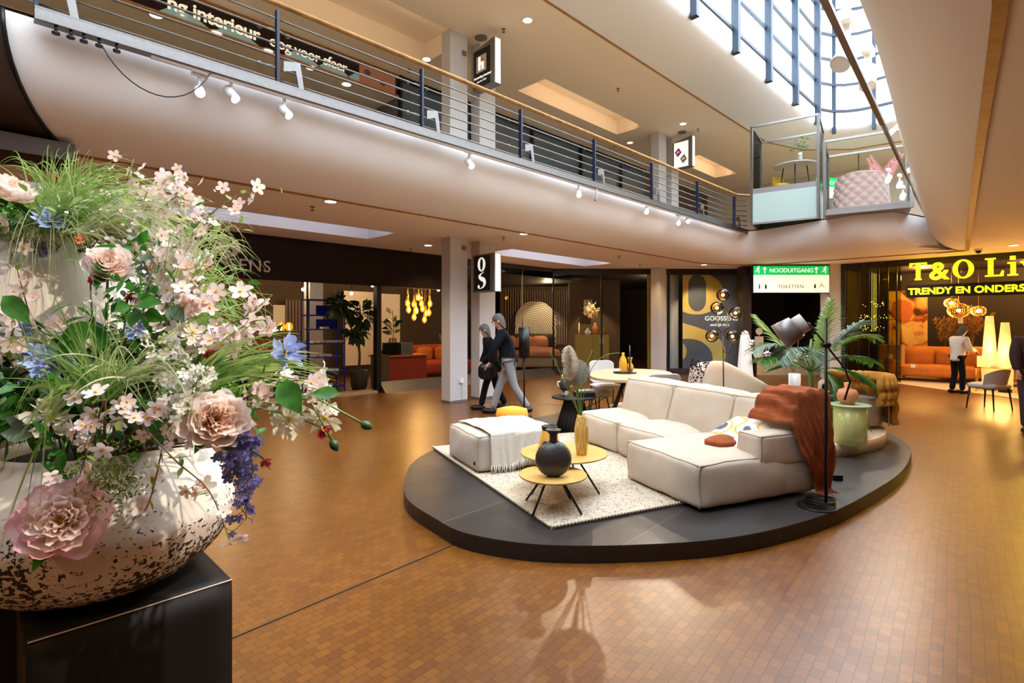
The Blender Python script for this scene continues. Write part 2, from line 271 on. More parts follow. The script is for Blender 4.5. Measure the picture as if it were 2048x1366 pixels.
# ------------------------------------------------------------------ mesh builder
class MB:
    def __init__(s): s.v = []; s.f = []; s.sm = []; s.M = None; s.tip = None
    def add(s, vs, fs, smooth=False, tips=None):
        o = len(s.v)
        if s.M is not None: vs = [s.M @ Vector(p) for p in vs]
        s.v += [tuple(p) for p in vs]; s.f += [tuple(i + o for i in f) for f in fs]; s.sm += [smooth] * len(fs)
        if tips is not None:
            if s.tip is None: s.tip = [0] * o
            s.tip += tips
        elif s.tip is not None: s.tip += [0] * len(vs)
        return s
    def box(s, c, d, rz=0, R=None):
        x, y, z = (q / 2 for q in d); R = R or Matrix.Rotation(rz, 3, 'Z'); c = Vector(c)
        vs = [c + R @ Vector((sx * x, sy * y, sz * z)) for sz in (-1, 1) for sy in (-1, 1) for sx in (-1, 1)]
        return s.add(vs, [(0, 2, 3, 1), (4, 5, 7, 6), (0, 1, 5, 4), (2, 6, 7, 3), (0, 4, 6, 2), (1, 3, 7, 5)])
    def b2(s, a, b): return s.box([(a[i] + b[i]) / 2 for i in range(3)], [abs(a[i] - b[i]) for i in range(3)])
    def beam(s, a, b, wd, ht, up=(0, 0, 1)):
        a = Vector(a); b = Vector(b); x = (b - a).normalized(); y = Vector(up).cross(x)
        if y.length < 1e-4: y = Vector((0, 1, 0))
        y.normalize(); z = x.cross(y); R = Matrix((x, y, z)).transposed()
        return s.box((a + b) / 2, ((b - a).length, wd, ht), R=R)
    def tube(s, pts, r, n=8, cap=True, close=False, flat=1):
        pts = [Vector(p) for p in pts]; m = len(pts); rs = r if isinstance(r, (list, tuple)) else [r] * m
        vs = []; up = None
        for i, p in enumerate(pts):
            if close: t = pts[(i + 1) % m] - pts[i - 1]
            else: t = pts[min(i + 1, m - 1)] - pts[max(i - 1, 0)]
            t = t.normalized() if t.length > 1e-9 else Vector((0, 0, 1))
            if up is None: up = Vector((0, 0, 1)) if abs(t.z) < .9 else Vector((1, 0, 0))
            x = up.cross(t)
            if x.length < 1e-5: x = Vector((1, 0, 0)).cross(t)
            x.normalize(); y = t.cross(x); up = y
            for k in range(n):
                a = 2 * PI * k / n; vs.append(p + (x * math.cos(a) + y * math.sin(a) * flat) * rs[i])
        fs = []
        for i in range(m if close else m - 1):
            j = (i + 1) % m
            for k in range(n): l = (k + 1) % n; fs.append((i * n + k, i * n + l, j * n + l, j * n + k))
        s.add(vs, fs, n > 4)
        if cap and not close:
            o = len(s.v) - len(vs); s.f += [tuple(o + k for k in range(n - 1, -1, -1)), tuple(o + (m - 1) * n + k for k in range(n))]; s.sm += [False] * 2
        return s
    def lathe(s, prof, n=24, c=(0, 0, 0), sx=1, sy=1, flutes=0, fd=0, smooth=True):
        vs = []; m = len(prof)
        for r, z in prof:
            for k in range(n):
                a = 2 * PI * k / n; q = r * (1 + (fd * math.cos(flutes * a) if flutes else 0)); vs.append((c[0] + q * math.cos(a) * sx, c[1] + q * math.sin(a) * sy, c[2] + z))
        fs = [(i * n + k, i * n + (k + 1) % n, (i + 1) * n + (k + 1) % n, (i + 1) * n + k) for i in range(m - 1) for k in range(n)]
        s.add(vs, fs, smooth); o = len(s.v) - len(vs)
        if prof[0][0] > 1e-4: s.f.append(tuple(o + k for k in range(n - 1, -1, -1))); s.sm.append(False)
        if prof[-1][0] > 1e-4: s.f.append(tuple(o + (m - 1) * n + k for k in range(n))); s.sm.append(False)
        return s
    def cyl(s, c, r, h, n=20): return s.lathe([(r, 0), (r, h)], n, c)
    def sphere(s, c, r, n=16, m=10, sx=1, sy=1, sz=1):
        return s.lathe([(r * max(math.sin(PI * i / m), 1e-5), -r * sz * math.cos(PI * i / m)) for i in range(m + 1)], n, c, sx, sy)
    def prism(s, poly, z0, z1):
        n = len(poly); vs = [(p[0], p[1], z0) for p in poly] + [(p[0], p[1], z1) for p in poly]
        return s.add(vs, [tuple(range(n - 1, -1, -1)), tuple(range(n, 2 * n))] + [(i, (i + 1) % n, n + (i + 1) % n, n + i) for i in range(n)])
    def grid(s, fn, nu, nv, smooth=True, tipfn=None):
        vs = [fn(i / nu, j / nv) for j in range(nv + 1) for i in range(nu + 1)]
        fs = [(j * (nu + 1) + i, j * (nu + 1) + i + 1, (j + 1) * (nu + 1) + i + 1, (j + 1) * (nu + 1) + i) for j in range(nv) for i in range(nu)]
        return s.add(vs, fs, smooth, [tipfn(i / nu, j / nv) for j in range(nv + 1) for i in range(nu + 1)] if tipfn else None)
    def cushion(s, x0, x1, y0, y1, z0, z1, bulge=.03, rnd=.10, n=12, wr=.0, seed=0):
        cx, cy, cz = (x0 + x1) / 2, (y0 + y1) / 2, (z0 + z1) / 2; hx, hy, hz = (x1 - x0) / 2, (y1 - y0) / 2, (z1 - z0) / 2; h = (hx, hy, hz)
        for ax in range(3):
            for sg in (-1, 1):
                u, v = [(1, 2), (2, 0), (0, 1)][ax]
                def fn(a, b):
                    q = [0, 0, 0]; q[ax] = sg; q[u] = (2 * a - 1) * sg; q[v] = 2 * b - 1
                    p = Vector((q[0] * hx, q[1] * hy, q[2] * hz)); lim = min(hx, hy, hz) * rnd * 2
                    inner = Vector([max(-h[k] + lim, min(h[k] - lim, p[k])) for k in range(3)]); d = p - inner
                    if d.length > lim * .999: p = inner + d.normalized() * lim
                    nn = Vector((0, 0, 0)); nn[ax] = sg; w = (1 - q[u] ** 2) * (1 - q[v] ** 2)
                    p = p + nn * bulge * w ** .6 if w > 0 else p
                    p = Vector((p.x + cx, p.y + cy, p.z + cz))
                    if wr: p += noise.noise_vector(p * 5 + Vector((seed, 0, 0))) * wr
                    return p
                s.grid(fn, n, n)
        return s
    def text(s, txt, O, R, U, size, ext=.01, off=0, align='LEFT', sp=1.0, flip=False):
        cu = bpy.data.curves.new('t', 'FONT'); cu.body = txt; cu.size = size; cu.extrude = ext; cu.offset = off; cu.align_x = align; cu.space_character = sp
        return s._curve(cu, O, R, U)
    def shape(s, loops, O, R, U, ext=.01):
        cu = bpy.data.curves.new('c', 'CURVE'); cu.dimensions = '2D'; cu.fill_mode = 'BOTH'; cu.extrude = ext
        for lp in loops:
            sp = cu.splines.new('POLY'); sp.points.add(len(lp) - 1); sp.use_cyclic_u = True
            for i, p in enumerate(lp): sp.points[i].co = (p[0], p[1], 0, 1)
        return s._curve(cu, O, R, U)
    def _curve(s, cu, O, R, U):
        ob = bpy.data.objects.new('tmp', cu); me = bpy.data.meshes.new_from_object(ob)
        R = Vector(R).normalized(); U = Vector(U).normalized(); Nn = R.cross(U); O = Vector(O)
        vs = [O + R * v.co.x + U * v.co.y + Nn * v.co.z for v in me.vertices]; fs = [tuple(p.vertices) for p in me.polygons]
        bpy.data.objects.remove(ob); bpy.data.curves.remove(cu); bpy.data.meshes.remove(me)
        return s.add(vs, fs)
def weld(me):
    import bmesh
    bm = bmesh.new(); bm.from_mesh(me); bmesh.ops.remove_doubles(bm, verts=bm.verts, dist=.0004); bm.to_mesh(me); bm.free()

def obj(name, mb, m, parent=None, kind=None, label=None, w=False, do_weld=False):
    me = bpy.data.meshes.new(name)
    vs = mb.v
    if w and parent is not None:
        inv = Matrix.LocRotScale(parent.location, parent.rotation_euler, None).inverted(); vs = [inv @ Vector(p) for p in vs]
    me.from_pydata([tuple(v) for v in vs], [], mb.f); me.polygons.foreach_set('use_smooth', mb.sm)
    if mb.tip is not None:
        a = me.attributes.new('tip', 'FLOAT', 'POINT'); a.data.foreach_set('value', mb.tip)
    me.materials.append(MATS[m] if isinstance(m, str) else m); me.update()
    if do_weld: weld(me)
    o = bpy.data.objects.new(name, me); COL.objects.link(o)
    if parent is not None: o.parent = parent
    if kind: o['kind'] = kind
    if label: o['label'] = label
    return o
def struct(name, mb, m, **k): return obj(name, mb, m, kind='structure', **k)
def tag(o, label, cat, group=None, kind=None):
    o['label'] = label; o['category'] = cat
    if group: o['group'] = group
    if kind: o['kind'] = kind
    return o
def thing(name, label, cat, loc=(0, 0, 0), rz=0, group=None):
    o = bpy.data.objects.new(name, None); COL.objects.link(o); o.location = loc; o.rotation_euler = (0, 0, rz); o.empty_display_size = .1
    return tag(o, label, cat, group)
def solo(name, mb, m, label, cat, group=None, loc=None, rz=0, kind=None, **k):
    o = obj(name, mb, m, **k)
    if loc is not None: o.location = loc; o.rotation_euler = (0, 0, rz)
    return tag(o, label, cat, group, kind)
def kids(o): return [c for c in bpy.data.objects if c.parent == o]
def dup(o, loc, rz=None, label=None, group=None, parent=None, rot=None):
    c = o.copy(); COL.objects.link(c)
    if parent is not None: c.parent = parent
    else:
        c.location = loc
        if rz is not None: c.rotation_euler = (0, 0, rz)
        if rot is not None: c.rotation_euler = rot
        if label: c['label'] = label
        if group: c['group'] = group
    for k in kids(o): dup(k, None, parent=c)
    return c
def bez(a, b, c, n=10, d=None):
    a, b, c = Vector(a), Vector(b), Vector(c)
    if d is None: return [a * (1 - t) ** 2 + b * 2 * t * (1 - t) + c * t * t for t in (i / n for i in range(n + 1))]
    d = Vector(d); return [a * (1 - t) ** 3 + b * 3 * t * (1 - t) ** 2 + c * 3 * t * t * (1 - t) + d * t ** 3 for t in (i / n for i in range(n + 1))]
def catmull(P, n=6, close=True):
    out = []; m = len(P)
    for i in range(m if close else m - 1):
        g = lambda k: Vector(P[k % m]) if close else Vector(P[max(0, min(m - 1, k))])
        p0, p1, p2, p3 = g(i - 1), g(i), g(i + 1), g(i + 2)
        for j in range(n):
            t = j / n; out.append(.5 * ((2 * p1) + (p2 - p0) * t + (2 * p0 - 5 * p1 + 4 * p2 - p3) * t * t + (3 * p1 - p0 - 3 * p2 + p3) * t ** 3))
    if not close: out.append(Vector(P[-1]))
    return out
def ribbon2d(pts, ws):
    pts = [Vector(p) for p in pts]; L = []; Rr = []
    for i, p in enumerate(pts):
        t = (pts[min(i + 1, len(pts) - 1)] - pts[max(0, i - 1)]).normalized(); n = Vector((-t.y, t.x)); L.append(p + n * ws[i] / 2); Rr.append(p - n * ws[i] / 2)
    return L + Rr[::-1]
# ------------------------------------------------------------------ the setting
mb = MB(); mb.b2((-8, -8, -.1), (26, 18, 0)); struct('floor', mb, 'floor_blocks')
def strip_xy(name, a, b, wd, z, m, th=.002):
    mb = MB(); mb.beam((a[0], a[1], z), (b[0], b[1], z), wd, th); return struct(name, mb, m)
a = pz(470, 1275, 0); b = pz(912, 1088, 0); strip_xy('trim_1', a - (b - a) * .3, b, .012, .001, 'black_soft')
C1 = 3.4; C2 = 7.64
# soffit edge of the void at ground level: bottom line (trim) and top line (balcony edge)
RB = [pz(x, y, C1) for x, y in ((1931, 500), (1936, 440), (1944, 360), (1953, 270), (1964, 180), (1975, 90), (1984, 8))]
RT = [pz(x, y, 4.27) for x, y in ((1853, 436), (1834, 373), (1815, 310), (1797, 243), (1779, 165), (1760, 92), (1736, 8))]
def lerp_pts(P, k):
    return P[k]
dB = (RB[-1] - RB[-2]).normalized(); RB.append(RB[-1] + Vector((-1, -.04, 0)) * 5); RT.append(RT[-1] + Vector((-1, -.06, 0)) * 6)
BOT = [Vector((.71, 7.25, C1)), Vector((5, 7.25, C1)), Vector((10, 7.22, C1)), Vector((14.7, 7.18, C1)), Vector((15.4, 6.98, C1)), Vector((16.0, 6.62, C1)), Vector((16.5, 6.2, C1)), Vector((16.7, 4.8, C1)), Vector((16.77, 3.4, C1)), Vector((16.86, 2.0, C1))] + RB
TOP = [Vector((.15, 6.25, 4.27)), Vector((5, 6.3, 4.27)), Vector((10, 6.3, 4.27)), Vector((14.9, 6.3, 4.27)), Vector((15.35, 6.25, 4.27)), Vector((15.6, 6.1, 4.27)), Vector((15.65, 5.75, 4.27)), Vector((15.35, 4.4, 4.27)), Vector((15.1, 3.4, 4.27)), Vector((15.3, 2.6, 4.27))] + RT
def soffit(BOT, TOP, nseg=10):
    mb = MB(); n = len(BOT); vs = []
    for i in range(n):
        for j in range(nseg + 1):
            a = j / nseg * PI / 2; h = math.sin(a); z = 1 - math.cos(a)
            p = BOT[i].lerp(TOP[i], h); p.z = BOT[i].z + (TOP[i].z - BOT[i].z) * z; vs.append(p)
    m = nseg + 1
    return mb.add(vs, [(i * m + j, i * m + j + 1, (i + 1) * m + j + 1, (i + 1) * m + j) for i in range(n - 1) for j in range(nseg)], True)
struct('ceiling_curved_edge', soffit(BOT, TOP), 'soffit_paint')
def trimline(name, P, h, th, m, dz=0):
    mb = MB()
    for a, b in zip(P, P[1:]): mb.beam(a + Vector((0, 0, dz)), b + Vector((0, 0, dz)), th, h)
    return struct(name, mb, m)
trimline('trim_2', BOT[:-8], .045, .03, 'amber_wood', .0)
# taller amber fascia on the right-hand walkway
mb = MB(); P = [BOT[-9]] + RB; k = len(P)
vs = [Vector((p.x, p.y, C1)) for p in P] + [Vector((p.x, p.y - .10, C1 - .0)) for p in P] + [Vector((p.x, p.y - .10, C1 - .0)) + Vector((0, -.02, .1)) for p in P]
mb.add([Vector((p.x, p.y, C1 + .02)) for p in P] + [Vector((p.x, p.y, C1 - .03)) for p in P] + [Vector((p.x, p.y - .07, C1 - .03)) for p in P] + [Vector((p.x, p.y - .07, C1 + .02)) for p in P],
       [(j * k + i, j * k + i + 1, (j + 1) * k + i + 1, (j + 1) * k + i) for j in range(3) for i in range(k - 1)])
struct('trim_3', mb, 'amber_wood')
# brown steel clad end of the balcony at far left
mb = MB(); vs = []
for j in range(11):
    a = j / 10 * PI / 2; p = BOT[0].lerp(TOP[0], math.sin(a)); p.z = C1 + .87 * (1 - math.cos(a)); p += Vector((0, -.03, -.01)); vs += [p, p + Vector((-4, 0, 0))]
mb.add(vs, [(2 * j, 2 * j + 1, 2 * j + 3, 2 * j + 2) for j in range(10)], True)
mb.b2((-4, 6.86, C1 - .17), (.71, 7.5, C1 - .002)); mb.b2((-4, 6.2, 4.28), (.1, 6.26, 4.5))
struct('wall_bridge', mb, 'brown_metal')
mb = MB(); mb.tube([vs[2 * j] + Vector((.015, -.01, 0)) for j in range(11)], .018, 6); struct('trim_4', mb, 'black')

# ceiling of the ground floor with two recessed coffers
def slab_with_holes(name, outer, holes, z, m):
    cu = MB(); cu.shape([outer] + holes, (0, 0, z), (1, 0, 0), (0, 1, 0), ext=.0005); return struct(name, cu, m)
rect = lambda x0, y0, x1, y1: [(x0, y0), (x1, y0), (x1, y1), (x0, y1)]
void1 = [(p.x, p.y) for p in BOT[:-1]] + [(-.7, .0), (-.7, 7.25)]
COF = [(-.5, 9.05, 5.83, 10.1), (9.0, 9.0, 13.2, 10.05)]
slab_with_holes('ceiling_ground_floor', rect(-8, -8, 26, 18), [void1] + [rect(*c) for c in COF], C1 + .001, 'ceiling_paint')
for i, (x0, y0, x1, y1) in enumerate(COF):
    mb = MB(); z = C1 + .35; e = .0
    mb.add([(x0, y0, C1), (x1, y0, C1), (x1, y1, C1), (x0, y1, C1), (x0, y0, z), (x1, y0, z), (x1, y1, z), (x0, y1, z)], [(0, 1, 5, 4), (1, 2, 6, 5), (2, 3, 7, 6), (3, 0, 4, 7), (4, 5, 6, 7)])
    struct('ceiling_coffer', mb, 'parapet_and_daylight_white'); lamp('AREA', ((x0 + x1) / 2, y0 + .12, C1 + .06), 9, (.80, .82, 1), target=((x0 + x1) / 2, y1, C1 + .3), size=x1 - x0 - .3, sy=.1, name='coffer_light')  # weak cool area lamp added to tint the recess lavender
# upper floor slab
void2 = [(p.x, p.y) for p in TOP[:-1]] + [(-.9, -.1), (-.9, 6.25)]
slab_with_holes('floor_upper', rect(-8, -8, 26, 18), [void2], 4.30, 'oak')
# outer walls
mb = MB(); mb.b2((-8.1, -8, 0), (-8, 18, 13)); struct('wall_west', mb, 'plaster')
mb = MB(); mb.b2((-8, -8.1, 0), (26, -8, 13)); struct('wall_south', mb, 'plaster')
mb = MB(); mb.b2((-8, 18, 0), (26, 18.1, 13)); struct('wall_north', mb, 'plaster')
mb = MB(); mb.b2((26, -8, 0), (26.1, 18, 13)); struct('wall_east', mb, 'plaster')
# upper ceiling with its void
GY = 5.2
UB = [Vector((-6, 6.62, C2)), Vector((5, 6.62, C2)), Vector((12, 6.62, C2)), Vector((18.5, 6.6, C2)), Vector((20.2, 6.0, C2)), Vector((21.3, 4.8, C2)), Vector((21.6, 3, C2)), Vector((21.6, -2.5, C2))]
arc = [(18.7 + 1.3 * math.sin(a), GY - 1.3 + 1.3 * math.cos(a)) for a in (i * PI / 2 / 5 for i in range(6))]
UT = [Vector((-6, GY, 8.0)), Vector((5, GY, 8.0)), Vector((12, GY, 8.0)), Vector((arc[0][0], arc[0][1], 8.0)), Vector((arc[2][0], arc[2][1], 8.0)), Vector((arc[4][0], arc[4][1], 8.0)), Vector((20.0, 3, 8.0)), Vector((20.0, -2.5, 8.0))]
mb = soffit(UB, UT, 8); struct('ceiling_upper_curved_edge', mb, 'parapet_and_daylight_white')  # bluish white puts the skylight's cool daylight into this edge's colour
trimline('trim_5', UB, .05, .03, 'amber_wood')
PAR = [(-6, GY)] + arc + [(20.0, -2.5)]
mb = MB(); n = len(PAR)
mb.add([(p[0], p[1], 8.0) for p in PAR] + [(p[0], p[1], 8.44) for p in PAR], [(i, i + 1, n + i + 1, n + i) for i in range(n - 1)]); struct('wall_parapet', mb, 'parapet_and_daylight_white')
UCOF = [(1.6, 8.7, 7.35, 10.2), (9.9, 8.75, 14.4, 9.7), (18.2, 8.8, 21.5, 9.7)]
uv = [(p.x, p.y) for p in UB] + [(-6, -2.5)]
slab_with_holes('ceiling_upper', rect(-8, -8, 26, 18), [uv] + [rect(*c) for c in UCOF], C2 + .001, 'ceiling_paint')
for x0, y0, x1, y1 in UCOF:
    mb = MB(); z = C2 + .45
    mb.add([(x0, y0, C2), (x1, y0, C2), (x1, y1, C2), (x0, y1, C2), (x0, y0, z), (x1, y0, z), (x1, y1, z), (x0, y1, z)], [(0, 1, 5, 4), (1, 2, 6, 5), (2, 3, 7, 6), (3, 0, 4, 7), (4, 5, 6, 7)])
    struct('ceiling_coffer', mb, 'ceiling_paint'); lamp('AREA', ((x0 + x1) / 2, y0 + .15, C2 + .1), 9, (1, .72, .45), target=((x0 + x1) / 2, y1, C2 + .4), size=x1 - x0 - .3, sy=.1, name='coffer_light')
# glazed lantern over the void: mullions and rails
mb = MB(); ZT = 12.3
rails = [8.46, 9.3, 10.1, 10.9, 11.7, 12.3]
for z in rails:
    for a, b in zip(PAR, PAR[1:]): mb.beam((a[0], a[1], z), (b[0], b[1], z), .08, .07)
struct('window_rails', mb, 'mullion')
mb = MB()
for i in range(11):
    x = 18.7 - i * 2.07; mb.b2((x - .07, GY - .14, 7.9), (x + .07, GY + .03, ZT))
for x, y in ((19.55, 4.9), (20.0, 3.9), (20.0, 1.8), (20.0, -.3)):
    mb.b2((x - .05, y - .05, 7.75), (x + .05, y + .05, ZT))
struct('window_posts', mb, 'mullion')
mb = MB(); mb.add([(p[0], p[1], 8.44) for p in PAR] + [(p[0], p[1], ZT) for p in PAR], [(i, i + 1, n + i + 1, n + i) for i in range(n - 1)]); struct('window_1', mb, 'glass_clear')
mb = MB()
for x in (-2, 2.2, 6.4, 10.6, 14.8, 18.7): mb.beam((x, GY, ZT), (x, -2.5, ZT + .8), .08, .18)
struct('trim_6', mb, 'mullion')
mb = MB()
for x in (10.6, 14.8, 18.7): mb.beam((x + .3, 5.9, 13.2), (x + .9, 0, 11.7), .12, .2)
struct('trim_7', mb, 'terracotta')
# solid wall on the right side of the void above the upper ceiling
mb = MB(); mb.b2((-6, -2.6, C2), (21.6, -2.5, 8.44)); struct('wall_lantern', mb, 'parapet_and_daylight_white')
mb = MB()
for i in range(13): mb.b2((-5 + i * 2.07 - .05, -2.6, 8.44), (-5 + i * 2.07 + .05, -2.5, ZT))
for z in rails: mb.b2((-6, -2.58, z - .03), (20, -2.52, z + .03))
struct('window_posts_right', mb, 'mullion')

# columns (pairs) through both floors
def column(x, y, z0, z1, name='wall_column'):
    mb = MB(); mb.b2((x, y, z0), (x + .46, y + .28, z1)); o = struct(name, mb, 'column_paint')
    mb = MB(); mb.b2((x - .008, y - .008, z0), (x + .468, y + .288, z0 + .05)); obj('skirting', mb, 'grey_metal', o)
for cx in (6.84, 7.64, 15.1, 15.9): column(cx, 8.62, 0, C1)
for cx in (6.84, 7.64, 15.1, 15.9): column(cx, 8.62, 4.30, C2)
# ---------- left shopfront (plane Y = 11.26)
FY = 11.26
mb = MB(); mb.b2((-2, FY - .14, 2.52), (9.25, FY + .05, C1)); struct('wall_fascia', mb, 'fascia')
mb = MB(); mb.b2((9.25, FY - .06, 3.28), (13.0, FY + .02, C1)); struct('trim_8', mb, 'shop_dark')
def post(x, y, h=C1, w_=.09, d=.12, name='door_frame', m='black'):
    mb = MB(); mb.b2((x - w_ / 2, y - d / 2, 0), (x + w_ / 2, y + d / 2, h)); return struct(name, mb, m)
for x in (6.75, ): post(x, FY, 2.52, .12, .16)
for x, h in ((-1.0, 2.52), (1.0, 2.52), (3.2, 2.52), (5.05, 2.52)): post(x, FY, h, .03, .04)
mb = MB(); mb.b2((-2, FY - .01, .1), (6.7, FY + .01, 2.52)); struct('window_2', mb, 'glass')
mb = MB(); mb.b2((6.8, FY - .01, .25), (13.1, FY + .01, C1)); struct('window_3', mb, 'glass')
for x in (9.3, 10.5, 11.7): post(x, FY, C1, .02, .03, m='steel')
mb = MB(); mb.b2((-2, FY - .1, 0), (6.7, FY + .35, .06)); struct('floor_sill', mb, 'oak')
mb = MB(); mb.add([(6.8, FY - .3, 0), (13.0, FY - .3, 0), (13.0, FY, .25), (6.8, FY, .25), (6.8, FY, 0), (13, FY, 0)], [(0, 1, 2, 3), (0, 3, 4), (1, 5, 2)]); struct('trim_9', mb, 'steel')
# chamfered shopfront facing the island
ca = Vector((13.1, FY, 0)); cb = Vector((17.55, 6.95, 0)); cd = (cb - ca).normalized(); cn = Vector((-cd.y, cd.x, 0)) * -1
def cw(name, s0, s1, z0, z1, th, m, off=0, kind=True):
    a = ca + cd * s0 + cn * off * -1; b = ca + cd * s1 + cn * off * -1; mb = MB(); mb.beam(a + Vector((0, 0, (z0 + z1) / 2)), b + Vector((0, 0, (z0 + z1) / 2)), th, z1 - z0)
    return struct(name, mb, m)
CL = (cb - ca).length
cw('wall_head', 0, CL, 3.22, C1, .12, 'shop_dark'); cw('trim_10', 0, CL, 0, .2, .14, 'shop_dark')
cw('window_4', 0, CL, .2, 3.22, .012, 'glass')
for s0 in (0, 1.55, 3.45): cw('window_post', s0, s0 + .05, 0, 3.3, .08, 'black')
cw('window_post', 3.05, 3.25, 0, 3.3, .10, 'olive_lacquer'); cw('window_post', 3.7, 3.76, 0, 3.3, .1, 'black'); cw('window_post', CL - .1, CL + .02, 0, C1, .14, 'brown_metal')
# column beside the toilets passage and T&O front (plane X = 18.1)
def up_prism(name, px0, px1, t0, z0, z1, dep, m):
    a = pd(px0, HY, t0); b = pd(px1, HY, t0); f = Vector((S, S, 0)) * dep; mb = MB()
    mb.prism([(a.x, a.y), (b.x, b.y), (b.x + f.x, b.y + f.y), (a.x + f.x, a.y + f.y)][::-1], z0, z1); return struct(name, mb, m)
up_prism('wall_pier', 1486, 1503, 16.4, 0, C1, .4, 'brown_metal'); up_prism('wall_pier', 1660, 1690, 15.9, 0, C1, .5, 'column_paint')
# toilets passage: dark recess
mb = MB(); a = pd(1503, HY, 17.0); b = pd(1665, HY, 16.6); f = Vector((S, S, 0)) * 3
mb.add([(p.x, p.y, z) for z in (0, C1) for p in (a, a + f, b + f, b)], [(0, 1, 5, 4), (1, 2, 6, 5), (2, 3, 7, 6)]); struct('wall_passage', mb, 'shop_dark')
mb = MB(); mb.box(pd(1585, HY, 17.2) + Vector((0, 0, .22 - CH)), (2.3, .05, .44), rz=-PI / 4); struct('wall_passage_panel', mb, 'oak')
TX = 18.1
mb = MB(); mb.b2((TX, -6, 3.22), (TX + .1, 4.25, C1)); struct('wall_fascia_right', mb, 'shop_dark')
for y in (4.2, 3.9, 3.65, 3.42, 3.2, 3.0): post(TX, y, C1, .05, .03, m='black', name='window_post')
mb = MB(); mb.b2((TX - .01, 2.9, 0), (TX + .01, 4.25, 3.22)); struct('window_5', mb, 'glass_olive')
mb = MB(); mb.prism([(TX + .2, 3.4), (TX - .2, 3.05), (pz(1785, 766, 0).x, pz(1785, 766, 0).y), (pz(1902, 782, 0).x, pz(1902, 782, 0).y), (pz(1989, 791, 0).x, pz(1989, 791, 0).y), (13.6, -1.5), (24, -6), (24, 3.4)], .001, .012); struct('floor_shop_right', mb, 'birch')
# ---------- shop interiors: dark rooms behind the glass
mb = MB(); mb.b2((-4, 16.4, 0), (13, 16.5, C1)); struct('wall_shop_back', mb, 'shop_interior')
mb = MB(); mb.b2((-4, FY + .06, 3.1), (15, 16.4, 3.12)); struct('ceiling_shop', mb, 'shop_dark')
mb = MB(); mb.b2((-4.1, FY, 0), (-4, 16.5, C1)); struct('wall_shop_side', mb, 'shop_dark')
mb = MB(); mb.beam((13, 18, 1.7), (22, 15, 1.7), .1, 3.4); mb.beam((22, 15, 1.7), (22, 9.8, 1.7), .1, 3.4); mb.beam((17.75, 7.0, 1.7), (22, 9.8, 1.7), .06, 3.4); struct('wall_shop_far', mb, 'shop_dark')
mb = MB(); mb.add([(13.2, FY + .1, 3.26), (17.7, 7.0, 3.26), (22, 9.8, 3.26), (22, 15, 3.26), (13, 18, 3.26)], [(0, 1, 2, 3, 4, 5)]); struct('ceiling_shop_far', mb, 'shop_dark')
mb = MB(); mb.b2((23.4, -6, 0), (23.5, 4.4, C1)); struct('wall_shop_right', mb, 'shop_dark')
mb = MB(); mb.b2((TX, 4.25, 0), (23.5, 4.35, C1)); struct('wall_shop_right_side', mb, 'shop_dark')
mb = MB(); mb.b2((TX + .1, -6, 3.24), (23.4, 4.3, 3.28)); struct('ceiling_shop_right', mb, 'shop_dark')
# ---------- upper floor shops (plane Y = 11.2)
mb = MB(); mb.b2((7.3, 11.2, 4.3), (18.5, 11.24, C2)); struct('window_6', mb, 'slate_glass')
mb = MB(); mb.b2((7.3, 11.1, C2 - .1), (18.5, 11.2, C2)); struct('trim_11', mb, 'black')
mb = MB()
for x in (7.3, 9.6, 12, 14.4, 16.8): mb.b2((x - .03, 11.08, 4.3), (x + .03, 11.2, C2))
struct('window_posts_upper', mb, 'black')
mb = MB(); mb.b2((-6, 11.2, 7.12), (7.3, 15.5, 7.14)); struct('ceiling_shop_upper', mb, 'ceiling_paint')
mb = MB(); mb.b2((-6, 15.5, 4.3), (7.3, 15.6, 7.2)); struct('wall_shop_upper', mb, 'shop_interior')
mb = MB(); mb.b2((7.25, 11.2, 4.3), (7.3, 15.5, C2)); struct('wall_shop_upper_side', mb, 'poster_grey')
mb = MB(); mb.b2((18.5, 11.2, 4.3), (26, 11.3, C2)); struct('wall_upper_north', mb, 'shop_interior')
mb = MB(); mb.b2((24, -8, 4.3), (24.1, 11.2, C2)); struct('wall_upper_east', mb, 'plaster')
